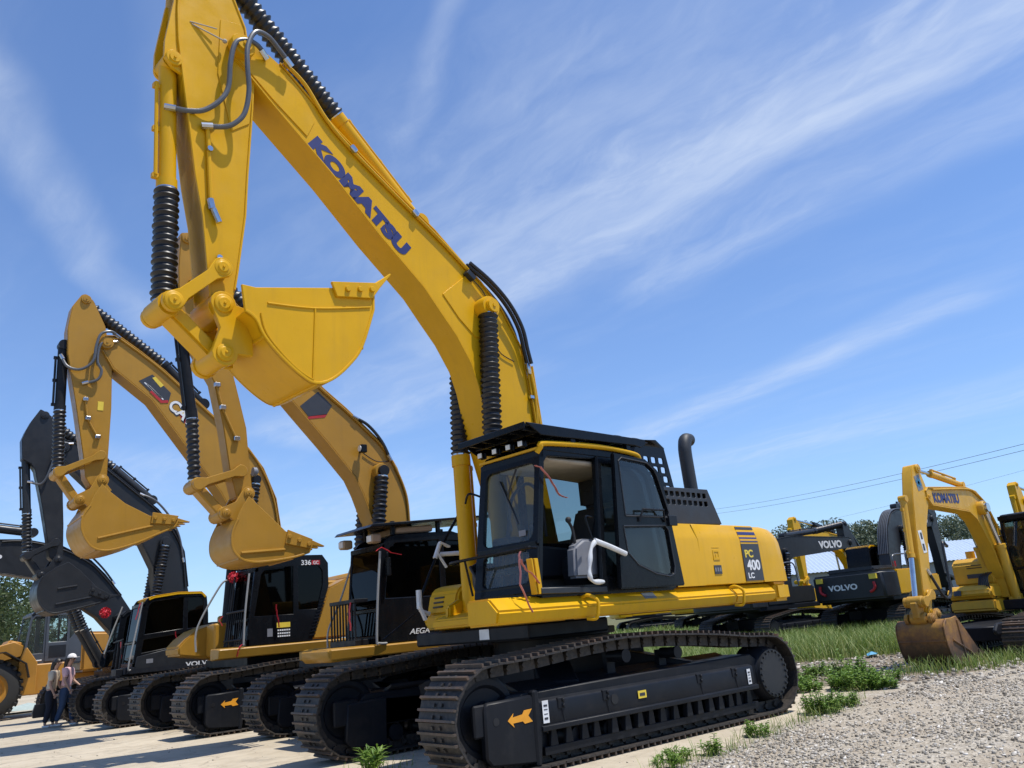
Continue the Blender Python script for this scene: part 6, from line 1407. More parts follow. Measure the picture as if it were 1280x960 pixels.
# ================================================================== trees, shed, power lines
def tree(loc, label, h, rx, rz_, n, leaf, mat, seed, group, trunk_h=.3):
    rs = np.random.default_rng(seed); root = empty('tree', loc); tag(root, label, 'tree', group)
    b = MB(); th = h * trunk_h
    b.tube([(0, 0, -.1), (.05, 0, th), (.0, .05, h * .8)], lambda t: .16 * h / 8 * (1 - .8 * t), 8)
    rr = random.Random(seed); cl = []
    for i in range(15):
        a = rr.uniform(0, 2 * PI); e = rr.uniform(-.35, 1); q = rr.uniform(.45, 1)
        c = Vector((math.cos(a) * rx * q * math.sqrt(max(.05, 1 - e * e * .8)), math.sin(a) * rx * q * math.sqrt(max(.05, 1 - e * e * .8)), h - rz_ + e * rz_ * .82)); cl.append((c, rx * rr.uniform(.28, .50)))
        b.tube([(0, 0, th * rr.uniform(.7, 1.4)), tuple(Vector((0, 0, th)).lerp(c, .5) + Vector((0, 0, .2))), tuple(c)], lambda t: .05 * h / 8 * (1 - .75 * t), 5)
    b.build('trunk', M['bark'], root)
    w = np.array([r ** 2 for _, r in cl]); idx = rs.choice(len(cl), n, p=w / w.sum()); C = np.array([tuple(c) for c, _ in cl])[idx]; Rr = np.array([r for _, r in cl])[idx]
    d = rs.normal(0, 1, (n, 3)); d /= np.linalg.norm(d, axis=1)[:, None]; P = C + d * (Rr * rs.uniform(.35, 1.08, n) ** .6)[:, None] * np.array([1, 1, .8])
    u = rs.normal(0, 1, (n, 3)); u /= np.linalg.norm(u, axis=1)[:, None]; v = np.cross(u, rs.normal(0, 1, (n, 3))); v /= np.linalg.norm(v, axis=1)[:, None]
    s = leaf * rs.uniform(.6, 1.4, n)[:, None]
    V = np.stack([P - u * s, P + v * s * .55, P + u * s, P - v * s * .55], 1).reshape(-1, 3)
    me = bpy.data.meshes.new('crown'); me.vertices.add(len(V)); me.vertices.foreach_set('co', V.ravel()); me.loops.add(4 * n); me.loops.foreach_set('vertex_index', np.arange(4 * n, dtype=np.int32)); me.polygons.add(n); me.polygons.foreach_set('loop_start', np.arange(0, 4 * n, 4, dtype=np.int32)); me.polygons.foreach_set('loop_total', np.full(n, 4, np.int32)); me.update(calc_edges=True); me.materials.append(mat)
    o = bpy.data.objects.new('crown', me); COL.objects.link(o); o.parent = root
    return root
GT = 'trees along the far side of the field'
protos = [tree((0, 0, 0), 'far roadside tree with green crown paled by painted haze', 7.8, 3.1, 3.2, 8000, .11, M['leaf2'], 20 + i, GT) for i in range(3)]
bpy.context.view_layer.update()
dirs = []
C0 = Vector((7.183, 7.936))
rsT = random.Random(4); first = [True] * 3
for i in range(19):
    t = i / 18; ang = -2.60 + t * (-.52); ang = math.atan2(-44 - 7.9 + t * 34, -64 - 7.2 - t * 26) + rsT.uniform(-.012, .012)
    D_ = rsT.uniform(84, 112); loc = (C0.x + D_ * math.cos(ang), C0.y + D_ * math.sin(ang), 0); j = i % 3
    o = protos[j] if first[j] else copy_tree(protos[j]); first[j] = False
    o.location = loc; o.rotation_euler.z = rsT.uniform(0, 6.28); q = rsT.uniform(.75, 1.12); o.scale = (q * 1.15, q * 1.15, q)
    o['label'] = 'hazy green tree in the treeline beyond the grass field and shed'
lt = tree((2.4, -42, 0), 'large leafy tree rising behind the wheel loader', 7.2, 3.3, 3.2, 12000, .10, M['leaf'], 41, 'trees behind the loader')
tree((6.5, -47, 0), 'leafy tree left of the large leafy one behind the wheel loader', 7.2, 3.2, 3.2, 6000, .12, M['leaf'], 42, 'trees behind the loader')
tree((-1.2, -50, 0), 'smaller tree behind the loader cab, right of the large leafy tree', 5.6, 2.3, 2.6, 6000, .11, M['leaf'], 43, 'trees behind the loader')

def shed():
    root = empty('shed', (0, 0, 0)); tag(root, 'long low shed with pale blue corrugated roof beyond the grey excavators', 'shed')
    a, b_ = Vector((-44.0, -29.5)), Vector((-62.5, -14.8)); d = (b_ - a).normalized(); n = Vector((d.y, -d.x)); cam2 = Vector((7.2, 7.9))
    if (cam2 - a).dot(n) < 0: n = -n
    L = (b_ - a).length; mt = Matrix(((d.x, n.x, 0, a.x), (d.y, n.y, 0, a.y), (0, 0, 1, 0), (0, 0, 0, 1)))
    w = MB(); w.span((0, -7, 0), (L, -.3, 3.0)); w.move(mt); w.build('wall', plain('shed_wall', (.34, .34, .33), .8), root)
    r_ = MB(); nn = int(L / .30)
    for side, y0, y1 in ((0, .1, -3.65), (1, -7.4, -3.65)):
        V = []; F = []
        for i in range(2 * nn + 1):
            x = -.3 + (L + .6) * i / (2 * nn); o_ = .05 if i % 2 else 0
            V += [(x, y0, 3.05 + o_), (x, y1, 4.65 + o_)]
        for i in range(2 * nn): F.append((2 * i, 2 * i + 2, 2 * i + 3, 2 * i + 1))
        r_.add(V, F)
    r_.move(mt); r_.build('roof', plain('blue_corrugated_sheet', (.42, .50, .60), .35), root, sharp=10)
    return root
shed()
for i, (a, b_, lab) in enumerate((((-68.28, -47.28, 11.74), (-43.21, -8.29, 8.49), 'uppermost of the power cables crossing the sky'), ((-68.4, -47.5, 11.25), (-43.25, -8.4, 8.15), 'power cable just below the uppermost one'), ((-77.1, -54.4, 8.9), (-60.2, -14.25, 9.0), 'lowest and faintest of the power cables'))):
    A_, B_ = Vector(a), Vector(b_); P = []
    for k in range(-6, 27):
        t = k / 20; q = A_.lerp(B_, t); q.z -= 2.2 * (t * (1 - t)) * .55; P.append(q)
    m = MB(); m.tube(P, .013 if i < 2 else .008, 6, False); o = m.build('power_cable', M['hose']); tag(o, lab, 'power cable', 'power cables')
# ------------------------------------------------------------------ ground
def math_n(nt, a, k):
    m = N(nt, 'ShaderNodeMath', operation='MULTIPLY'); nt.links.new(a, m.inputs[0]); m.inputs[1].default_value = k; return m.outputs[0]
def ground_mat(name, kind):
    m, nt, b = new_mat(name)
    n1 = noise(nt, .35, 6); n2 = noise(nt, 4, 8, .65); n3 = noise(nt, 45, 4, .7)
    if kind == 'concrete':
        col = ramp(nt, n1, [(.3, (.43, .365, .265)), (.7, (.57, .495, .375))])
        col = mix(nt, ramp(nt, n2, [(.45, 0.0), (.75, .55)]), col, (.30, .245, .17))
        col = mix(nt, ramp(nt, noise(nt, 1.3, 9, .75), [(.56, 0.0), (.62, .45)]), col, (.27, .235, .185))
        vc = N(nt, 'ShaderNodeTexVoronoi', feature='DISTANCE_TO_EDGE'); vc.inputs['Scale'].default_value = .42; tq = N(nt, 'ShaderNodeTexCoord'); ad = N(nt, 'ShaderNodeVectorMath', operation='MULTIPLY_ADD'); nn_ = N(nt, 'ShaderNodeTexNoise'); nn_.inputs['Scale'].default_value = 1.5; nn_.inputs['Detail'].default_value = 6; nt.links.new(tq.outputs['Object'], nn_.inputs['Vector']); nt.links.new(nn_.outputs['Color'], ad.inputs[0]); ad.inputs[1].default_value = (1.1, 1.1, 0); nt.links.new(tq.outputs['Object'], ad.inputs[2]); nt.links.new(ad.outputs[0], vc.inputs['Vector'])
        col = mix(nt, ramp(nt, vc.outputs['Distance'], [(.0, .55), (.006, 0.0)]), col, (.15, .12, .09))
        col = mix(nt, ramp(nt, noise(nt, .9, 5, .6, mapscale=(.5, 2.2, 1)), [(.58, 0.0), (.74, .5)]), col, (.20, .175, .145))
        # slab joints
        br = N(nt, 'ShaderNodeTexBrick'); br.inputs['Scale'].default_value = 1; br.inputs['Brick Width'].default_value = 4.2; br.inputs['Row Height'].default_value = 4.2; br.inputs['Mortar Size'].default_value = .006; br.offset = 0
        tcx = N(nt, 'ShaderNodeTexCoord'); nt.links.new(tcx.outputs['Object'], br.inputs['Vector'])
        col = mix(nt, math_n(nt, br.outputs['Fac'], .45), col, (.20, .165, .125))
        bump(nt, b, n3, .35, .01)
    elif kind == 'gravel':
        v = N(nt, 'ShaderNodeTexVoronoi'); v.inputs['Scale'].default_value = 38
        tcx = N(nt, 'ShaderNodeTexCoord'); nt.links.new(tcx.outputs['Object'], v.inputs['Vector'])
        col = ramp(nt, v.outputs['Color'], [(.1, (.26, .222, .168)), (.5, (.39, .342, .265)), (.9, (.52, .46, .37))])
        col = mix(nt, ramp(nt, noise(nt, .8, 8, .7, mapscale=(.45, 1.6, 1)), [(.42, 0.0), (.64, .75)]), col, (.33, .265, .185))
        col = mix(nt, ramp(nt, noise(nt, 2.2, 6, .7), [(.50, 0.0), (.75, .5)]), col, (.50, .47, .42))
        bump(nt, b, v.outputs['Distance'], .6, .02)
    elif kind == 'dirt':
        col = ramp(nt, n2, [(.3, (.15, .115, .08)), (.6, (.26, .21, .155)), (.8, (.36, .31, .25))])
        col = mix(nt, ramp(nt, n3, [(.5, 0.0), (.8, .5)]), col, (.38, .33, .27))
        bump(nt, b, n2, .8, .06)
    else:
        col = ramp(nt, n1, [(.35, (.10, .10, .04)), (.6, (.17, .15, .075)), (.8, (.20, .165, .10))])
        col = mix(nt, ramp(nt, n2, [(.4, 0.0), (.7, .5)]), col, (.09, .11, .035))
        bump(nt, b, n2, .5, .03)
    nt.links.new(col, b.inputs['Base Color']); b.inputs['Roughness'].default_value = .92; b.inputs['Specular IOR Level'].default_value = .2
    return m

def sheet(name, poly, z, mat, kind='structure', div=0):
    me = bpy.data.meshes.new(name); bm = bmesh.new()
    f = bm.faces.new([bm.verts.new((x, y, z)) for x, y in poly]); bm.normal_update()
    if f.normal.z < 0: f.normal_flip()
    bm.to_mesh(me); bm.free(); me.materials.append(mat)
    o = bpy.data.objects.new(name, me); COL.objects.link(o); o['kind'] = kind
    return o
def wob(poly, amp, step=.5, closed=False):
    out = []
    for i, (x, y) in enumerate(poly if closed else poly[:-1]):
        x2, y2 = poly[(i + 1) % len(poly)]; L = math.hypot(x2 - x, y2 - y); n = max(1, min(80, int(L / step)))
        for k in range(n):
            t = k / n; a = random.uniform(-amp, amp); nx, ny = (y - y2) / (L + 1e-6), (x2 - x) / (L + 1e-6)
            out.append((x + (x2 - x) * t + nx * a, y + (y2 - y) * t + ny * a))
    return out if closed else out + [poly[-1]]
G = sheet('ground', [(-1200, -1200), (1200, -1200), (1200, 1200), (-1200, 1200)], -.012, ground_mat('field_earth', 'field'))
pad = [(-4.9, 1.05), (-3.0, 1.72), (-1.2, 2.12), (.6, 2.48), (1.6, 2.5), (3.2, 2.75), (6, 3.0), (60, 5), (60, -60), (-4.9, -60)]
sheet('concrete_pad', wob(pad[:7], .05, .3) + pad[7:], -.004, ground_mat('concrete', 'concrete'))
sheet('dirt_verge', wob([(-5.2, .9), (-4.4, 1.6), (-5.2, 3.2), (-14, 3.6), (-40, 6), (-40, 1.5), (-16, 1.0), (-12.5, .2), (-9, -3.4), (-5.0, -2.6), (-4.0, -1.5), (-3.5, .6)], .25, .5, True), -.0085, ground_mat('rubble_dirt', 'dirt'))
grav = [(-4.5, 1.9), (-3.2, 1.95), (-1.2, 2.25), (.6, 2.62), (1.6, 2.66), (3.2, 2.9), (6, 3.2), (40, 6), (40, 60), (-60, 60), (-60, 4.5), (-25, 2.6), (-13.8, 1.9), (-11.2, 1.6), (-8.0, 2.1), (-6.3, 1.9)]
sheet('gravel_road', wob([(x, y - .7) for x, y in grav[:7]], .05, .3) + grav[7:10] + wob(grav[10:], .15, .4), -.006, ground_mat('gravel', 'gravel'))

# loose stones of the road and rubble, one mass
def stones(name, n, area, smin, smax, mat, zoff=0, patchy=False):
    V = []; F = []
    cube = np.array([(-1, -1, -1), (1, -1, -1), (1, 1, -1), (-1, 1, -1), (-1, -1, 1), (1, -1, 1), (1, 1, 1), (-1, 1, 1)], float)
    faces = np.array([(0, 3, 2, 1), (4, 5, 6, 7), (0, 1, 5, 4), (1, 2, 6, 5), (2, 3, 7, 6), (3, 0, 4, 7)])
    P = area(n)
    if patchy: q = np.sin(P[:, 0] * 1.3 + 2 * np.sin(P[:, 1] * .9)) + np.sin(P[:, 1] * 2.1 + 1.5 * np.sin(P[:, 0] * .7 + 1)) + .6 * np.sin(P[:, 0] * 4.1 - P[:, 1] * 3.3); P = P[rng.uniform(0, 1, len(P)) < np.clip(.70 + .28 * q, .28, 1)]
    n = len(P)
    s = rng.uniform(0, 1, n) ** 3 * (smax - smin) + smin
    vs = cube[None] * (1 + rng.uniform(-.45, .25, (n, 8, 3))) * .5
    vs *= (s[:, None] * rng.uniform(.6, 1.2, (n, 3)))[:, None, :]; vs[:, :, 2] *= .75
    a = rng.uniform(0, 2 * PI, n); ca, sa = np.cos(a)[:, None], np.sin(a)[:, None]
    x = vs[:, :, 0] * ca - vs[:, :, 1] * sa; y = vs[:, :, 0] * sa + vs[:, :, 1] * ca
    t = rng.uniform(-.5, .5, n)[:, None]; z = vs[:, :, 2] + x * t
    co_ = np.stack([x + P[:, :1], y + P[:, 1:2], z + s[:, None] * .22 + zoff], -1).reshape(-1, 3)
    fs = (faces[None] + (np.arange(n) * 8)[:, None, None]).reshape(-1, 4)
    me = bpy.data.meshes.new(name); me.vertices.add(len(co_)); me.vertices.foreach_set('co', co_.ravel())
    me.loops.add(fs.size); me.loops.foreach_set('vertex_index', fs.ravel().astype(np.int32))
    me.polygons.add(len(fs)); me.polygons.foreach_set('loop_start', np.arange(0, fs.size, 4, dtype=np.int32)); me.polygons.foreach_set('loop_total', np.full(len(fs), 4, np.int32))
    me.update(calc_edges=True); me.validate(); me.materials.append(mat)
    o = bpy.data.objects.new(name, me); COL.objects.link(o); o['kind'] = 'stuff'; return o
def in_poly(P, poly):
    x, y = P[:, 0], P[:, 1]; c = np.zeros(len(P), bool); n = len(poly)
    for i in range(n):
        x1, y1 = poly[i]; x2, y2 = poly[(i + 1) % n]
        c ^= ((y1 > y) != (y2 > y)) & (x < (x2 - x1) * (y - y1) / (y2 - y1 + 1e-12) + x1)
    return c
CAMP = np.array([7.183, 7.936])
def polar_area(poly, rmin, rmax, a0, a1, power=1.0):
    def f(n):
        r = rmin + (rmax - rmin) * rng.uniform(0, 1, n) ** power; a = rng.uniform(a0, a1, n)
        P = CAMP + np.stack([r * np.cos(a), r * np.sin(a)], 1)
        return P[in_poly(P, poly)]
    return f
def stone_mat():
    m, nt, b = new_mat('loose_stone'); gi = N(nt, 'ShaderNodeNewGeometry')
    nt.links.new(ramp(nt, gi.outputs['Random Per Island'], [(0, (.14, .12, .092)), (.3, (.32, .285, .232)), (.75, (.46, .415, .345)), (1, (.70, .65, .57))]), b.inputs['Base Color']); b.inputs['Roughness'].default_value = .9
    return m
SM = stone_mat()
stones('gravel_stones', 150000, polar_area(grav, 5.2, 15, R(-190), R(-125), 1.25), .004, .030, SM, -.006, True)
stones('gravel_stones_far', 20000, polar_area(grav, 12, 26, R(-190), R(-140)), .012, .045, SM, -.006, True)
dirtp = [(-5.2, .9), (-4.4, 1.6), (-5.2, 2.6), (-12, 2.6), (-12.5, .2), (-9, -3.4), (-5.0, -2.6)]
stones('rubble_stones', 14000, polar_area(dirtp, 10, 22, R(-170), R(-130)), .012, .075, SM, -.008)
stones('pad_crumbs', 1500, polar_area([(8, 2.9), (-3, 1.7), (-3, 1.2), (3, -18), (9, -18)], 5, 24, R(-175), R(-90)), .006, .025, SM, -.004)

# ------------------------------------------------------------------ grass and weeds
def blades(name, P, hmin, hmax, width, mat, kind='stuff', base=0, lean=.5, z0=-.01):
    n = len(P); h = rng.uniform(hmin, hmax, n); a = rng.uniform(0, 2 * PI, n); l = rng.uniform(.1, lean, n); w_ = width * rng.uniform(.6, 1.3, n)
    dx, dy = np.cos(a), np.sin(a); b2 = a + PI / 2 + rng.uniform(-.5, .5, n); wx, wy = np.cos(b2) * w_, np.sin(b2) * w_
    rows = []
    for t, ww in ((0, 1), (.45, .8), (.8, .5), (1, 0.06)):
        ox = dx * l * h * t * t; oy = dy * l * h * t * t; z = h * t * (1 - .15 * t * l)
        for s in (-1, 1): rows.append(np.stack([P[:, 0] + ox + s * wx * ww, P[:, 1] + oy + s * wy * ww, z + z0], 1))
    V = np.stack(rows, 1).reshape(-1, 3)
    f = np.array([(0, 1, 3, 2), (2, 3, 5, 4), (4, 5, 7, 6)]); fs = (f[None] + (np.arange(n) * 8)[:, None, None]).reshape(-1, 4)
    me = bpy.data.meshes.new(name); me.vertices.add(len(V)); me.vertices.foreach_set('co', V.ravel())
    me.loops.add(fs.size); me.loops.foreach_set('vertex_index', fs.ravel().astype(np.int32))
    me.polygons.add(len(fs)); me.polygons.foreach_set('loop_start', np.arange(0, fs.size, 4, dtype=np.int32)); me.polygons.foreach_set('loop_total', np.full(len(fs), 4, np.int32))
    me.update(calc_edges=True); me.materials.append(mat)
    o = bpy.data.objects.new(name, me); COL.objects.link(o); o['kind'] = kind; return o
field = [(-8.5, -2.9), (-12.2, .3), (-17, .9), (-60, 2), (-60, -60), (-6.2, -60), (-5.3, -4), (-5.2, -2.4)]
def clumpy(f, n, nc, sd):
    C_ = f(nc); P = C_[rng.integers(0, len(C_), n)] + rng.normal(0, sd, (n, 2)); return P[in_poly(P, field)]
ar = polar_area(field, 12, 44, R(-172), R(-112), 1.0)
blades('grass', np.concatenate([ar(90000), clumpy(ar, 60000, 900, .22)]), .18, .55, .0085, M['grass'], lean=.9)
fa = polar_area(field, 36, 80, R(-172), R(-112), 1.0)
blades('far_grass', fa(40000), .3, .6, .03, M['grass'], lean=.8)
edge_pts = [(-4.3, 1.35), (-4.9, .5), (-5.4, -.1), (-5.0, 1.2), (-2.3, 2.1), (-2.0, 2.15), (-.5, 2.4), (.65, 2.6), (1.3, 2.66), (.9, 2.55), (-1.3, 2.25), (-3.4, 1.75), (-5.6, .6), (2.6, -.2), (.2, 2.55)]
blades('edge_grass', np.concatenate([rng.normal(c, (.22, .10), (int(rng.integers(25, 90)), 2)) for c in edge_pts]), .05, .20, .0035, M['grass'], lean=1.1)
sparse = lambda n, ctrs, sd: np.concatenate([rng.normal(c, sd, (n, 2)) for c in ctrs])
blades('verge_grass', sparse(260, [(-8.3, 1.75), (-9.2, 1.9), (-10.2, 1.75), (-11, 1.7), (-12.2, 1.3), (-7.4, 1.65), (-6.8, 1.2), (-13, 1.5), (-5.6, -1.4), (-6.4, -2.2)], .28), .10, .32, .006, M['grass'], lean=.9)

def weed(name, loc, label, ht, rad, ns, leaf_l, leaf_w, upright=.6, group=None, seed=0, lance=False):
    rs = random.Random(seed); b = MB(); st = MB()
    for i in range(ns):
        a = rs.uniform(0, 2 * PI); rr = rad * math.sqrt(rs.random()); h = ht * rs.uniform(.45, 1) * (1 - .45 * rr / rad)
        bx, by = rr * .6 * math.cos(a), rr * .6 * math.sin(a)
        tx, ty = bx + math.cos(a) * h * (1 - upright) * rs.uniform(.3, 1.1), by + math.sin(a) * h * (1 - upright) * rs.uniform(.3, 1.1)
        st.tube([(bx, by, 0), ((bx + tx) / 2, (by + ty) / 2, h * .55), (tx, ty, h)], .004, 5, True, 3)
        nl = int(8 + 14 * h / max(.1, ht))
        for k in range(nl):
            t = .12 + .88 * (k + rs.random()) / nl; px, py, pz = bx + (tx - bx) * t, by + (ty - by) * t, h * t
            an = rs.uniform(0, 2 * PI); L = leaf_l * rs.uniform(.6, 1.25) * (1.15 - .5 * t); W = leaf_w * rs.uniform(.7, 1.3); up = rs.uniform(-.1, .75) if not lance else rs.uniform(.3, 1.1)
            dx, dy = math.cos(an), math.sin(an); nx, ny = -dy, dx
            m1 = (px + dx * L * .5, py + dy * L * .5, pz + L * .5 * up); e = (px + dx * L, py + dy * L, pz + L * up * .75 - L * .12)
            b.add([(px, py, pz), (m1[0] + nx * W, m1[1] + ny * W, m1[2] + W * .25), (m1[0], m1[1], m1[2] - W * .2), (m1[0] - nx * W, m1[1] - ny * W, m1[2] + W * .25), e], [(0, 2, 1), (0, 3, 2), (1, 2, 4), (2, 3, 4)])
    root = empty(name, loc)
    tag(root, label, 'weed', group)
    me = bpy.data.meshes.new('foliage'); me.from_pydata(b.v, [], b.f); me.materials.append(M['weed']); o = bpy.data.objects.new('foliage', me); COL.objects.link(o); o.parent = root
    st.build('stem', M['weed'], root)
    return root
WG = 'weeds growing along the edge of the concrete'
weed('weed', (2.75, -.10, 0), 'light green weed with long narrow leaves growing on bare concrete', .36, .16, 16, .15, .012, .72, WG, 1, True)
weed('weed', (3.15, 1.30, 0), 'tiny sprig of weed just in front of the longest track', .14, .12, 8, .09, .010, .6, WG, 12, True)
weed('weed', (-.45, 2.32, 0), 'small leafy weed on the concrete edge halfway along the longest track', .20, .20, 22, .055, .014, .5, WG, 2)
weed('weed', (-2.15, 2.05, 0), 'bushy weed beside the rear end of the longest track', .34, .33, 60, .06, .017, .55, WG, 3)
weed('weed', (-2.75, 2.02, 0), 'low weed just behind the bushy one at the rear of the longest track', .24, .24, 34, .06, .017, .5, WG, 14)
weed('weed', (-4.55, 1.15, 0), 'wide leafy bright green weed where concrete, gravel and rubble meet', .40, .55, 110, .08, .022, .5, WG, 4)
weed('weed', (-5.2, .75, 0), 'tall leafy weed rising out of the wide weed patch before the rubble', .58, .32, 50, .085, .022, .7, WG, 5)
weed('weed', (-4.75, -.1, 0), 'low spreading weed just behind the round drive cover of the longest track', .28, .60, 80, .08, .022, .4, WG, 6)
weed('weed', (.62, 2.56, 0), 'small sprouting weed in the gravel beside the front half of the longest track', .20, .13, 12, .08, .012, .7, WG, 7)
weed('weed', (1.35, 2.62, 0), 'thin weed sprig left of the gravel beside the longest track', .20, .16, 12, .08, .010, .75, WG, 8, True)
weed('weed', (1.0, 2.45, 0), 'short grassy weed on the concrete edge between two thin sprigs', .15, .18, 14, .08, .010, .5, WG, 9, True)

for k, (x, y, r, h) in enumerate([(-4.2, .55, .45, .22), (-5.5, 1.0, .5, .26), (-5.9, .2, .4, .30), (-4.6, 1.55, .3, .2), (-6.4, -.6, .45, .28)]):
    weed('weed', (x, y, 0), ['low sprawling weed nearest the drive cover in the weed patch', 'broad low weed at the gravel side of the weed patch', 'straggly weed at the rubble end of the weed patch', 'small low weed where the weed patch meets the gravel', 'loose weed standing alone in the rubble before the rusty bucket'][k], h, r, 46, .075, .018, .35, WG, 30 + k)
# ------------------------------------------------------------------ camera, sun, sky
cam = bpy.data.cameras.new('camera'); co = bpy.data.objects.new('camera', cam); COL.objects.link(co); S.camera = co
cam.sensor_fit = 'HORIZONTAL'; cam.sensor_width = 36; cam.lens = 1007.102 / 1280 * 36; cam.clip_start = .05; cam.clip_end = 2000
yaw, pit, rol = -2.268856, .28945, -.090989
d = Vector((math.cos(pit) * math.cos(yaw), math.cos(pit) * math.sin(yaw), math.sin(pit)))
r_ = d.cross(Vector((0, 0, 1))).normalized(); u_ = r_.cross(d)
c_, s_ = math.cos(rol), math.sin(rol)
r2, u2 = r_ * c_ + u_ * s_, u_ * c_ - r_ * s_
mw = Matrix((r2, u2, -d)).transposed().to_4x4(); mw.translation = (7.18321, 7.93608, 1.33106); co.matrix_world = mw

SUN = Vector((-.20, .29, .94)).normalized()
sl = bpy.data.lights.new('sun', 'SUN'); sl.energy = 4.4; sl.angle = R(.53); sl.color = (1, .955, .88)
so = bpy.data.objects.new('sun', sl); COL.objects.link(so); so.rotation_euler = (-SUN).to_track_quat('-Z', 'Y').to_euler(); so.location = (0, 0, 30)
el = math.asin(SUN.z)

w = bpy.data.worlds.new('World'); S.world = w; w.use_nodes = True; nt = w.node_tree
bg = nt.nodes['Background']
sky = N(nt, 'ShaderNodeTexSky', sky_type='NISHITA'); sky.sun_disc = False; sky.sun_elevation = el
sky.sun_rotation = math.atan2(SUN.x, SUN.y); sky.altitude = 100; sky.air_density = 1.0; sky.dust_density = .35; sky.ozone_density = 2.0
tc = N(nt, 'ShaderNodeTexCoord')
sep = N(nt, 'ShaderNodeSeparateXYZ'); nt.links.new(tc.outputs['Generated'], sep.inputs[0])
def math_(op, a, b=None):
    m = N(nt, 'ShaderNodeMath', operation=op)
    for k, v in enumerate((a, b)):
        if v is None: continue
        if isinstance(v, (int, float)): m.inputs[k].default_value = v
        else: nt.links.new(v, m.inputs[k])
    return m.outputs[0]
zz = math_('MAXIMUM', math_('ADD', sep.outputs[2], .06), .02)
cx, cy = math_('DIVIDE', sep.outputs[0], zz), math_('DIVIDE', sep.outputs[1], zz)
comb = N(nt, 'ShaderNodeCombineXYZ'); nt.links.new(cx, comb.inputs[0]); nt.links.new(cy, comb.inputs[1])
def warp(vec, scale, amt):
    n = N(nt, 'ShaderNodeTexNoise'); n.inputs['Scale'].default_value = scale; n.inputs['Detail'].default_value = 3
    nt.links.new(vec, n.inputs['Vector'])
    sb = N(nt, 'ShaderNodeVectorMath', operation='SUBTRACT'); nt.links.new(n.outputs['Color'], sb.inputs[0]); sb.inputs[1].default_value = (.5, .5, .5)
    sc = N(nt, 'ShaderNodeVectorMath', operation='SCALE'); nt.links.new(sb.outputs[0], sc.inputs[0]); sc.inputs['Scale'].default_value = amt
    ad = N(nt, 'ShaderNodeVectorMath', operation='ADD'); nt.links.new(vec, ad.inputs[0]); nt.links.new(sc.outputs[0], ad.inputs[1]); return ad.outputs[0]
P0 = warp(comb.outputs[0], 1.6, .26)
P1 = warp(P0, 7, .05)
def smooth(v, lo, hi):
    mr = N(nt, 'ShaderNodeMapRange', interpolation_type='SMOOTHSTEP'); mr.inputs['From Min'].default_value = lo; mr.inputs['From Max'].default_value = hi; nt.links.new(v, mr.inputs['Value']); return mr.outputs[0]
def fibres(scale, stretch, rot, lo, hi, detail=10, rough=.6):
    mp = N(nt, 'ShaderNodeMapping', vector_type='TEXTURE'); mp.inputs['Rotation'].default_value = (0, 0, rot); mp.inputs['Scale'].default_value = (stretch, 1, 1); nt.links.new(P1, mp.inputs['Vector'])
    n = N(nt, 'ShaderNodeTexNoise'); n.inputs['Scale'].default_value = scale; n.inputs['Detail'].default_value = detail; n.inputs['Roughness'].default_value = rough; n.inputs['Distortion'].default_value = .25; nt.links.new(mp.outputs[0], n.inputs['Vector'])
    return smooth(n.outputs['Fac'], lo, hi)
f1 = fibres(9, 4.5, 1.66, .30, .84); f2 = fibres(16, 3.0, 1.25, .40, .76); f3 = fibres(3.0, 3.0, 1.75, .36, .70, 6, .5)
fib = math_('ADD', math_('MULTIPLY', f1, .62), math_('MULTIPLY', math_('MULTIPLY', f2, f3), .55))
def band(ax, ay, bx, by, w, k, core=0.0, ends=.35):
    L = math.hypot(bx - ax, by - ay)
    mp = N(nt, 'ShaderNodeMapping', vector_type='TEXTURE'); mp.inputs['Location'].default_value = ((ax + bx) / 2, (ay + by) / 2, 0); mp.inputs['Rotation'].default_value = (0, 0, math.atan2(by - ay, bx - ax)); nt.links.new(P0, mp.inputs['Vector'])
    sp = N(nt, 'ShaderNodeSeparateXYZ'); nt.links.new(mp.outputs[0], sp.inputs[0])
    au, av = math_('ABSOLUTE', sp.outputs[0]), math_('ABSOLUTE', sp.outputs[1])
    m = math_('MULTIPLY', smooth(av, w, w * core), smooth(au, L * .5, L * .5 * (1 - ends)))
    return math_('MULTIPLY', m, k)
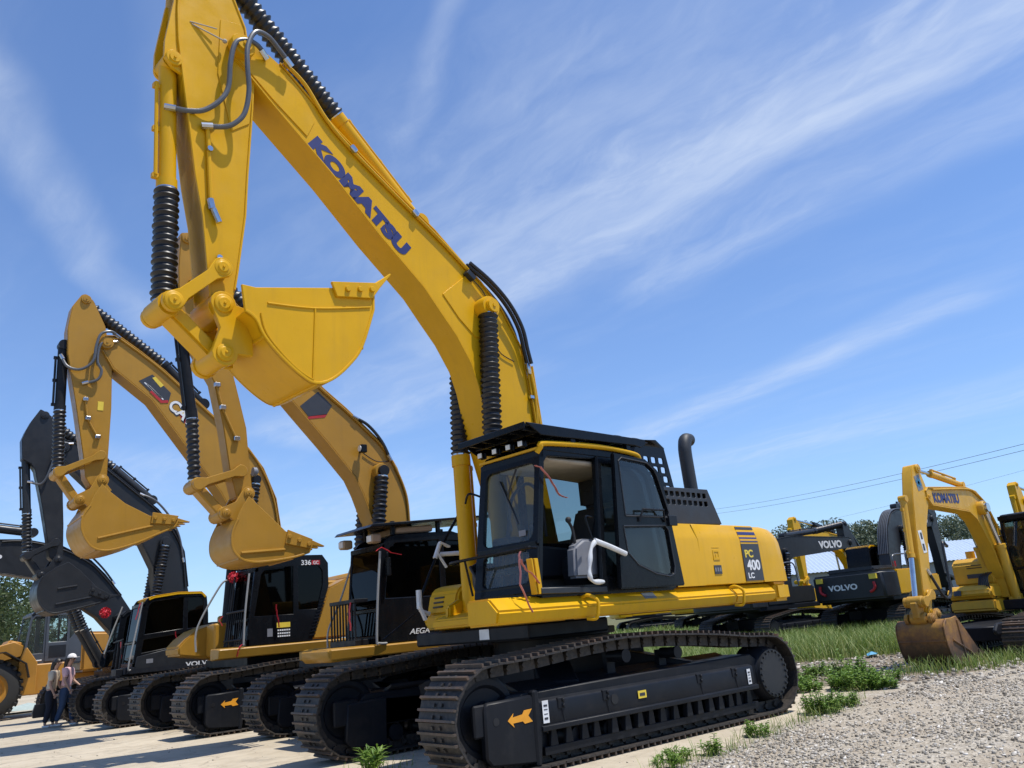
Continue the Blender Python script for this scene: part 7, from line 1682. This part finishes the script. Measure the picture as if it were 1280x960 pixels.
bands = [band(-1.24, -2.1, -1.42, .5, .26, .70), band(-1.30, -2.0, -1.44, .5, .11, .42), band(-1.05, -1.9, -1.10, .3, .55, .46), band(-1.60, -1.5, -1.72, .0, .20, .45), band(-2.80, -2.7, -2.50, -.6, .20, .62),
         band(-3.4, -3.4, -3.9, -.4, .50, .35), band(.0, -1.15, -.62, -2.3, .10, .50), band(-.28, -.9, -.55, -1.7, .09, .22), band(-1.35, -3.2, -1.5, -1.8, .42, .55), band(-.74, -1.2, -.58, -.6, .035, .28), band(-2.1, -5.2, -2.4, -3.0, .8, .45), band(-.9, -5, -.9, -3.2, .8, .35)]
tot = bands[0]
for x_ in bands[1:]: tot = math_('ADD', tot, x_)
veil = math_('MINIMUM', math_('DIVIDE', .058, zz), .85)
thin = math_('MULTIPLY', math_('MULTIPLY', f3, f1), .10)
raw = math_('ADD', math_('MULTIPLY', math_('ADD', math_('MULTIPLY', tot, fib), math_('MULTIPLY', tot, .30)), 1.05), math_('ADD', veil, thin))
cl = math_('MULTIPLY', math_('SUBTRACT', 1.0, math_('POWER', 2.718, math_('MULTIPLY', raw, -1.0))), .92)
tint = N(nt, 'ShaderNodeMix', data_type='RGBA', blend_type='MULTIPLY'); tint.inputs[0].default_value = 1; nt.links.new(sky.outputs[0], tint.inputs[6]); tint.inputs[7].default_value = (.60, .90, 1.27, 1)
mx = N(nt, 'ShaderNodeMix', data_type='RGBA'); nt.links.new(cl, mx.inputs[0]); nt.links.new(tint.outputs[2], mx.inputs[6]); mx.inputs[7].default_value = (5.3, 6.0, 7.1, 1)
nt.links.new(mx.outputs[2], bg.inputs['Color']); bg.inputs['Strength'].default_value = .127

S.view_settings.view_transform = 'Standard'; S.view_settings.look = 'None'; S.view_settings.exposure = .16; S.view_settings.gamma = 1
S.render.engine = 'CYCLES'
S.cycles.max_bounces = 8; S.cycles.transparent_max_bounces = 16; S.cycles.glossy_bounces = 4; S.cycles.diffuse_bounces = 3; S.cycles.transmission_bounces = 4
S.cycles.use_denoising = True; S.cycles.caustics_reflective = False; S.cycles.caustics_refractive = False; S.cycles.sample_clamp_indirect = 6
S.render.resolution_x = 1024; S.render.resolution_y = 768

# parts no deeper than thing > part > sub-part (flatten)
def depth(o):
    n = 0
    while o.parent: o = o.parent; n += 1
    return n
for o in list(bpy.data.objects):
    while depth(o) > 2: o.parent = o.parent.parent
